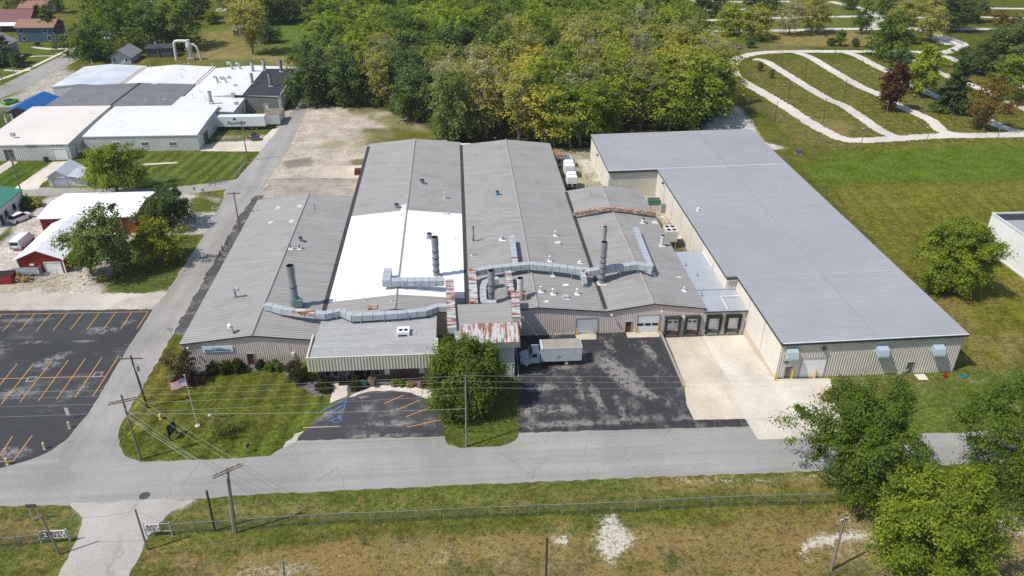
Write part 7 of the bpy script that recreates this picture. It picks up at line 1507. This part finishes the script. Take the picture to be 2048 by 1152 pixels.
def park_tree(px, py, topy, wpx, key, mat, label, name='broadleaf_tree', group=None, rz=None, bark=BARK):
    "base pixel, top pixel row and crown width give the true height and spread"
    b = g(px, py); h = top_z(b, topy); d = (b-CAM).dot(FW); w = wpx*d/F_PX; H0, R0 = LIBH[key]
    if h > 25: h = 25
    return plant(name, TREE_LIB[key], (b.x,b.y,0), label, mat, sc=(w/2/R0, w/2/R0, h/H0), rz=rz if rz is not None else random.uniform(0,6.28), group=group, bark=bark)
q = lambda x, y: (1408+x/3.2, y/3.2)
PT = [((158,225),15,170/3.2,'dense0',LF_BRIGHT,'green tree beside the upper park drive, left of the yellow-tinged one'),
 ((318,247),25,225/3.2,'dense1',LF_YELLOW,'yellow-tinged tree above the footbridge in the park'),
 ((540,227),-5,180/3.2,'airy0',LF_GREY,'greyish thin-leaved tree on the upper park drive'),
 ((685,207),-20,200/3.2,'airy1',LF_YELLOW,'yellow-green tree with dark trunk on the upper park drive'),
 ((715,222),-12,160/3.2,'airy2',LF_OLIVE,'olive tree with pale trunk right beside the yellow-green one'),
 ((1008,215),5,160/3.2,'airy3',LF_GREEN,'narrow green tree behind the white park post'),
 ((1163,370),60,285/3.2,'dense2',LF_GREEN,'big round bright green tree beside the park junction'),
 ((1225,455),325,165/3.2,'oval0',LF_BLUE,'dark grey-green small tree behind the maroon one'),
 ((1372,612),310,215/3.2,'oval1',LF_BRIGHT,'pointed green tree between the park drives'),
 ((1178,705),420,195/3.2,'oval2',LF_RED,'maroon-leaved tree between the park drives'),
 ((1575,712),385,255/3.2,'fir0',LF_DARK,'broad dark green tree right of the maroon tree'),
 ((1785,832),500,265/3.2,'airy1',LF_ORANGE,'sparse orange-brown tree at the lower right of the park'),
 ((1950,640),350,250/3.2,'dense3',LF_BRIGHT,'bright green tree at the right edge of the park'),
 ((1880,480),170,320/3.2,'dense4',LF_DARK,'large dark tree near the right picture edge above the bright one'),
 ((2010,440),150,300/3.2,'dense0',LF_DARK,'large dark tree cut by the right picture edge'),
 ((1660,450),310,240/3.2,'airy2',LF_BLUE,'dull blue-green tree by the bridge end'),
 ((1790,480),300,200/3.2,'dense2',LF_DARK,'dark tree between the bridge and the right edge'),
 ((1440,265),50,230/3.2,'airy3',LF_OLIVE,'grey-olive tree overhanging the park bridge'),
 ((1345,280),240,80/3.2,'oval0',LF_DARK,'low dark bush under the olive tree by the bridge'),
 ((1570,198),-30,270/3.2,'dense3',LF_DARK,'dark spreading tree above the park bridge'),
 ((1700,140),-20,190/3.2,'dense1',LF_DARK,'dark tree near the upper right park drives'),
 ((1890,200),60,170/3.2,'airy0',LF_ORANGE,'orange-tinged tree by the upper right drives'),
 ((2010,210),70,150/3.2,'airy1',LF_OLIVE,'thin olive tree in the upper right corner'),
 ((810,292),245,60/3.2,'oval1',LF_DARK,'low dark bush left of the park sapling'),((968,298),245,55/3.2,'oval2',LF_DARK,'low dark bush at the white park post'),
 ((870,295),195,75/3.2,'oval0',LF_BRIGHT,'young bright green sapling between two low bushes'),
 ((355,455),400,38/3.2,'oval1',LF_GREEN,'tiny sapling in the first park bay, farther one'),((430,500),445,42/3.2,'oval2',LF_BRIGHT,'tiny sapling in the first park bay, nearer one'),
 ((292,305),240,60/3.2,'oval1',LF_GREEN,'rounded shrub at the end of the wooden footbridge'),
 ((1470,75),-20,130/3.2,'dense2',LF_YELLOW,'yellow-green tree at the top picture edge, upper right'),((1160,90),-40,130/3.2,'dense4',LF_DARK,'dark tree at the top edge over the park drives'),((930,60),-40,100/3.2,'dense0',LF_DARK,'small dark tree with tall trunk at the top edge of the park'),
 ((1290,150),0,220/3.2,'dense1',LF_OLIVE,'olive-green tree behind the big round tree of the junction')]
for (p_, ty, w_, k_, mt, lb) in PT: park_tree(*q(*p_), ty/3.2, w_, k_, mt, lb)
q2 = lambda x, y: (1000+x/3.2, y/3.2)
for (p_, ty, w_, k_, mt, lb) in [((1283,158),-20,120/3.2,'oval0',LF_DARK,'dark tree with bare trunk on the lawn between the top park drives'),((1370,110),-30,160/3.2,'dense3',LF_DARK,'dark rounded tree behind the tree with the bare trunk'),((1640,140),-40,170/3.2,'dense4',LF_DARK,'dark tree behind the yellow-tinged park tree'),((1740,90),-40,120/3.2,'dense2',LF_GREEN,'green tree at the top edge right of the yellow-tinged one'),((1060,60),-40,150/3.2,'dense0',LF_GREEN,'green tree where the wood meets the upper park drive')]: park_tree(*q2(*p_), ty/3.2, w_, k_, mt, lb)
# north-west trees
for (px, py, ty, w, k_, mt, lb) in [(193,118,35,92,'dense1',LF_GREEN,'big full tree at the street, nearest the white factory on the left'),(160,112,55,70,'dense4',LF_BLUE,'rounded green tree leaning over the neighbourhood street'),(247,92,-20,105,'airy0',LF_GREEN,'tall green tree behind the small grey house'),(308,100,5,100,'dense2',LF_GREEN,'tall full tree just behind the transformer pole'),(365,96,-5,100,'dense3',LF_GREEN,'tall full tree behind the dust collector'),(105,78,12,54,'fir0',LF_GREEN,'green spruce beside the blue house'),(83,50,8,28,'fir1',LF_SPRUCE,'narrow dark spruce behind the blue house'),(8,130,55,64,'fir1',LF_SPRUCE,'dark fir at the left picture edge before the old grey house'),(35,135,105,24,'oval0',LF_DARK,'small dark bush under the fir at the left edge'),
 (53,22,-60,70,'dense0',LF_OLIVE,'dark olive tree at the top left over the maroon house'),(14,40,-60,60,'airy3',LF_OLIVE,'thin tall tree at the upper left corner'),(178,38,-15,70,'airy2',LF_OLIVE,'pale olive tree right of the white-gabled hidden house'),(427,47,24,30,'oval1',LF_GREEN,'small rounded tree on the far lawn by the white-gabled house'),(538,85,48,46,'dense4',LF_DARK,'low dark green tree right behind the tall pale tree'),(535,48,-25,70,'dense1',LF_DARK,'dark tree left of the small red barn, leaning'),(567,44,-25,72,'dense2',LF_DARK,'dark tree between the pale tree and the small red barn'),(600,38,-5,40,'airy1',LF_DARK,'dark small tree beside the small red barn'),(490,30,-40,80,'dense3',LF_OLIVE,'yellow-olive tree behind the tall pale tree'),(625,18,-40,60,'dense0',LF_DARK,'dark tree behind the small red barn'),(645,12,-50,50,'dense4',LF_DARK,'dark tree at the top edge above the far parked cars'),(272,70,-40,90,'dense0',LF_GREEN,'dark tree filling the gap between the tall factory trees'),(215,60,-45,90,'dense3',LF_BRIGHT,'bright green tree at the top edge left of the factory trees'),(395,38,-30,60,'dense1',LF_DARK,'dark tree behind the dust collector tree'),(470,12,-40,60,'dense2',LF_DARK,'dark tree at the top edge beside the dark red house'),(120,26,-30,40,'airy2',LF_DARK,'sparse tree before the low dark-roofed house'),(75,92,84,14,'oval2',LF_DARK,'round bush beside the grey house porch'),(108,96,88,12,'oval0',LF_OLIVE,'small olive bush on the lawn by the blue house')]:
    park_tree(px, py, ty, w, k_, mt, lb)
# the wood behind the halls: every crown is its own tree
W = [g2(*p) for p in ((612,207),(650,214),(760,216),(872,258),(905,290),(1180,300),(1235,268),(1395,262),(1440,232),(1395,128),(1352,70),(1338,0),(1335,-14),(690,-14),(668,62),(640,110))]
def inside(x, y, w=W):
    r = False
    for i in range(len(w)):
        (xa,ya),(xb,yb) = w[i], w[(i+1)%len(w)]
        if (ya > y) != (yb > y) and x < xa+(y-ya)*(xb-xa)/(yb-ya): r = not r
    return r
def pix(x, y, z): d = Vector((x,y,z))-CAM; k = d.dot(FW); return 1024+F_PX*d.dot(RT)/k, 576-F_PX*d.dot(UP)/k
rw = random.Random(17); spots = []; tries = 0
while tries < 30000 and len(spots) < 290:
    tries += 1; x, y = rw.uniform(-60,150), rw.uniform(196,470)
    if not inside(x,y): continue
    if 33 < x < 76.5 and y < 197: continue
    dmin = 5.0 if y < 240 else 7.6 if y < 320 else 10.0
    if any((x-a)**2+(y-b)**2 < dmin*dmin for a, b in spots): continue
    spots.append((x,y))
WL = {'dark':('blue-green leafy tree in the left part of the wood behind the halls','dense'),'bright':('bright green leafy tree in the far part of the wood','dense'),'yellow':('yellow-green tree in the middle of the wood behind the halls','airy'),'olive':('olive-brown thin-leaved tree in the right part of the wood','wispy'),'grey':('grey half-bare tree among the right part of the wood','wispy'),'gold':('golden-leaved tree among the right part of the wood','airy'),'green':('plain green tree inside the wood behind the halls','dense')}
for i, (x, y) in enumerate(spots):
    h = rw.uniform(13.5,17.5); u, v = pix(x,y,h*.75); e = rw.random()
    if u > 890 and y < 300: h = rw.uniform(15.5,21.0)
    if u > 905 and v > 60 and not (u < 1000 and v < 130): kd = ('olive' if e < .40 else 'yellow' if e < .66 else 'gold' if e < .76 else 'grey' if e < .90 else 'green')
    elif v < 75: kd = 'bright' if e < .55 else 'yellow' if e < .66 and u < 760 else 'green'
    elif u < 730 and v < 110: kd = 'yellow' if e < .5 else 'bright' if e < .75 else 'green'
    else: kd = 'dark' if e < .6 else 'green' if e < .85 else 'olive' if e < .95 else 'grey'
    lb, kk = WL[kd]; key = kk+str(rw.randrange(5 if kk == 'dense' else 4 if kk == 'airy' else 3))
    mt = {'dark':LF_WOODDARK if rw.random() < .6 else LF_BLUE,'bright':LF_BRIGHT,'yellow':LF_YELLOW if rw.random() < .25 else LF_BRIGHT,'olive':LF_OLIVE,'grey':LF_GREY,'gold':LF_YELLOW,'green':LF_GREEN}[kd]
    s = h/LIBH[key][0]; w = (rw.uniform(.85,1.15) if y < 260 else rw.uniform(1.0,1.35))*(1.15 if kk != 'dense' else .95)
    w *= 1.34 if y > 330 else 1.12
    plant('forest_tree', TREE_LIB[key], (x,y,0), lb, mt, sc=(w,w,s), rz=rw.uniform(0,6.28), group='trees in the wood, '+kd, bark=BARKG if kd in ('olive','grey','yellow','gold') else BARK)
park_tree(1384,258,112,130,'airy1',LF_BRIGHT,'big spreading tree at the right edge of the wood over the pale gravel',bark=BARKG)
park_tree(1372,235,95,130,'airy2',LF_YELLOW,'tall yellow-green tree behind the spreading one at the right edge of the wood',bark=BARKG)
# forest-edge scrub
for k in range(26):
    u = rw.random(); a = [(615,209),(690,213),(770,217),(850,245),(890,272),(905,290)]; s = u*(len(a)-1); i = min(int(s), len(a)-2); px = a[i][0]+(a[i+1][0]-a[i][0])*(s-i)+rw.uniform(-6,6); py = a[i][1]+(a[i+1][1]-a[i][1])*(s-i)+rw.uniform(-5,0)
    b = g(px,py); key = 'dense'+str(rw.randrange(5)); h = rw.uniform(2.5,5.5); plant('shrub', TREE_LIB[key], (b.x,b.y,0), 'leafy shrub along the gravel-yard edge of the wood', [LF_GREEN,LF_BRIGHT,LF_BLUE][k%3], 'shrub', 'shrubs along the edge of the wood', (h/15*1.1,h/15*1.1,h/15), rw.uniform(0,6))
# ------------------------------------------------------------------ shrubs and bushes in the beds
def bush(px, py, w, h, label, mat, seed, shape='round', leaf=.12, ncl=70, nlf=90, name='bush', flat=.9, group=None):
    b = g(px, py); me = tree_meshes('bush%d'%seed, seed, h*.95, w/2*.92, .05, shape=shape, ncl=ncl, nlf=nlf, leaf=leaf, clump=.24, tr=.05, lob=.06, flat=flat, limbs=5)
    return plant(name, me, (b.x,b.y,0), label, mat, 'bush', group)
for k, (px, py, w, h, lb, mt) in enumerate([(428,745,2.3,1.9,'left clipped dark bush of the three before the west hall wall',LF_BUSH),(453,744,2.3,2.0,'middle clipped dark bush of the three before the west hall wall',LF_BUSH),(479,742,2.4,2.2,'right clipped dark bush of the three, beside the brown door',LF_BUSH),(521,736,1.4,1.5,'small round bush right of the brown door',LF_BUSH),(602,762,3.3,3.6,'tall dark clipped yew at the office corner',LF_BUSH),(590,752,2.4,2.9,'dark clipped yew behind the office corner yew',LF_BUSH),(650,779,1.6,1.6,'small round bush left of the entrance walk',LF_BUSH),(646,770,1.0,1.8,'pointed dark shrub left of the entrance walk',LF_BUSH),(653,783,1.9,.9,'low dark bush beside the entrance walk',LF_BUSH),(712,778,2.0,1.5,'broad low bush right of the entrance walk',LF_BUSH),(713,770,1.2,2.0,'pointed bush right of the entrance walk',LF_BUSH),(790,771,1.2,1.0,'left one of two small round green bushes before the brick wall',LF_GREEN),(804,771,1.2,1.0,'right one of two small round green bushes before the brick wall',LF_GREEN),(638,777,1.3,.9,'low spreading bush in the dark mulch',LF_BUSH)]): bush(px,py,w,h,lb,mt,200+k)
bush(728,774,1.3,1.2,'blue-green dwarf spruce in the bed by the entrance',leafmat('needles_blue',(.03,.09,.075),(.09,.19,.16),.1),230); bush(745,772,2.0,1.8,'pale flowering shrub in the bed by the entrance',leafmat('leaf_pale_pink',(.15,.13,.09),(.42,.36,.30)),231,shape='vase',ncl=30,nlf=40)
bush(821,772,1.3,.9,'tan dried ornamental bush before the brick wall',leafmat('leaf_tan',(.25,.16,.08),(.46,.34,.22)),232); bush(848,772,1.1,.9,'reddish low shrub under the round tree',LF_RED,233)
bush(556,741,2.1,1.9,'leafy bright green shrub against the west hall wall, right one',LF_GREEN,234,shape='vase',leaf=.22,ncl=30,nlf=50); bush(540,740,1.9,1.4,'leafy bright green shrub against the west hall wall, left one',LF_GREEN,235,shape='vase',leaf=.22,ncl=28,nlf=50)
bush(388,764,4.4,1.6,'dark purple barberry mass under the corner tree',leafmat('leaf_dark_purple',(.022,.012,.010),(.07,.035,.03)),236,ncl=46); bush(348,762,1.5,1.2,'grey-green bush at the corner bed',LF_GREY,237)
bush(1660,795,1.7,1.6,'red-leaved shrub glimpsed behind the street tree',leafmat('leaf_scarlet',(.16,.015,.015),(.34,.04,.05)),238,ncl=26,nlf=60); bush(1652,803,1.6,1.4,'orange-leaved shrub glimpsed behind the street tree',LF_ORANGE,239,ncl=24,nlf=60)
for k, (px, py, w, h, lb) in enumerate([(45,412,3.6,2.4,'dark shrub against the green-roofed building'),(55,415,3.2,2.0,'middle shrub in the planting beside the green-roofed building'),(70,412,3.4,1.6,'golden-green shrub at the end of the planting by the lane'),(34,418,2.6,2.4,'shrub nearest the white car by the green-roofed building')]): bush(px,py,w,h,lb,[LF_DARK,LF_GREEN,LF_OLIVE,LF_DARK][k],250+k,leaf=.25)
bush(205,562,1.8,1.0,'low yellowish shrub at the foot of the barn trees',LF_OLIVE,260,leaf=.2); bush(243,520,2.4,2.0,'dark shrub beside the red lean-to',LF_DARK,261,leaf=.22)
HAZE = .0001
# ------------------------------------------------------------------ camera, sky, sun
cd = bpy.data.cameras.new('camera'); cam = bpy.data.objects.new('camera', cd); COL.objects.link(cam)
cd.sensor_fit = 'HORIZONTAL'; cd.sensor_width = 36; cd.lens = F_PX/2048*36; cd.clip_start = .5; cd.clip_end = 8000
cam.matrix_world = Matrix(((RT.x,UP.x,-FW.x,CAM.x),(RT.y,UP.y,-FW.y,CAM.y),(RT.z,UP.z,-FW.z,CAM.z),(0,0,0,1)))
SC.camera = cam
SUN_EL = math.radians(55); sd = Vector((-.64,-.27,0)).normalized(); S = Vector((sd.x*math.cos(SUN_EL), sd.y*math.cos(SUN_EL), math.sin(SUN_EL)))
ld = bpy.data.lights.new('sun', 'SUN'); ld.energy = 4.45; ld.angle = math.radians(.53); ld.color = (1, .955, .88)
sun = bpy.data.objects.new('sun', ld); COL.objects.link(sun); sun.rotation_euler = S.to_track_quat('Z', 'Y').to_euler(); sun.location = (-80, -20, 150)
w = bpy.data.worlds.new('World'); SC.world = w; w.use_nodes = True; nt = w.node_tree; nt.nodes.clear()
sky = nt.nodes.new('ShaderNodeTexSky'); sky.sky_type = 'NISHITA'; sky.sun_disc = False; sky.sun_elevation = SUN_EL; sky.sun_rotation = math.atan2(S.x, S.y); sky.air_density = 1.0; sky.dust_density = 1.0; sky.ozone_density = 1.0
bg = nt.nodes.new('ShaderNodeBackground'); bg.inputs['Strength'].default_value = .15; ow = nt.nodes.new('ShaderNodeOutputWorld'); nt.links.new(sky.outputs[0], bg.inputs[0]); nt.links.new(bg.outputs[0], ow.inputs[0])
SC.view_settings.view_transform = 'Standard'; SC.view_settings.look = 'None'; SC.view_settings.exposure = 0; SC.view_settings.gamma = 1
SC.render.engine = 'CYCLES'; SC.cycles.max_bounces = 5; SC.cycles.diffuse_bounces = 3; SC.cycles.glossy_bounces = 2; SC.cycles.transmission_bounces = 3; SC.cycles.transparent_max_bounces = 6; SC.cycles.use_denoising = False
SC.render.resolution_x = 1024; SC.render.resolution_y = 576
# thin summer haze filling the air between the ground and just above the camera
m = MB(); m.box(-1900, 1900, -500, 2300, -1.6, 74); hz = m.build('haze', [])
hm = NT('thin_haze'); pv = hm.n('ShaderNodeVolumePrincipled'); pv.inputs['Color'].default_value = (.86,.90,.95,1); pv.inputs['Density'].default_value = HAZE; pv.inputs['Anisotropy'].default_value = .2
hm.l(pv.outputs[0], hm.out.inputs[1]); hz.data.materials.append(hm.mat); tag(hz, kind='stuff')
SC.cycles.volume_bounces = 0
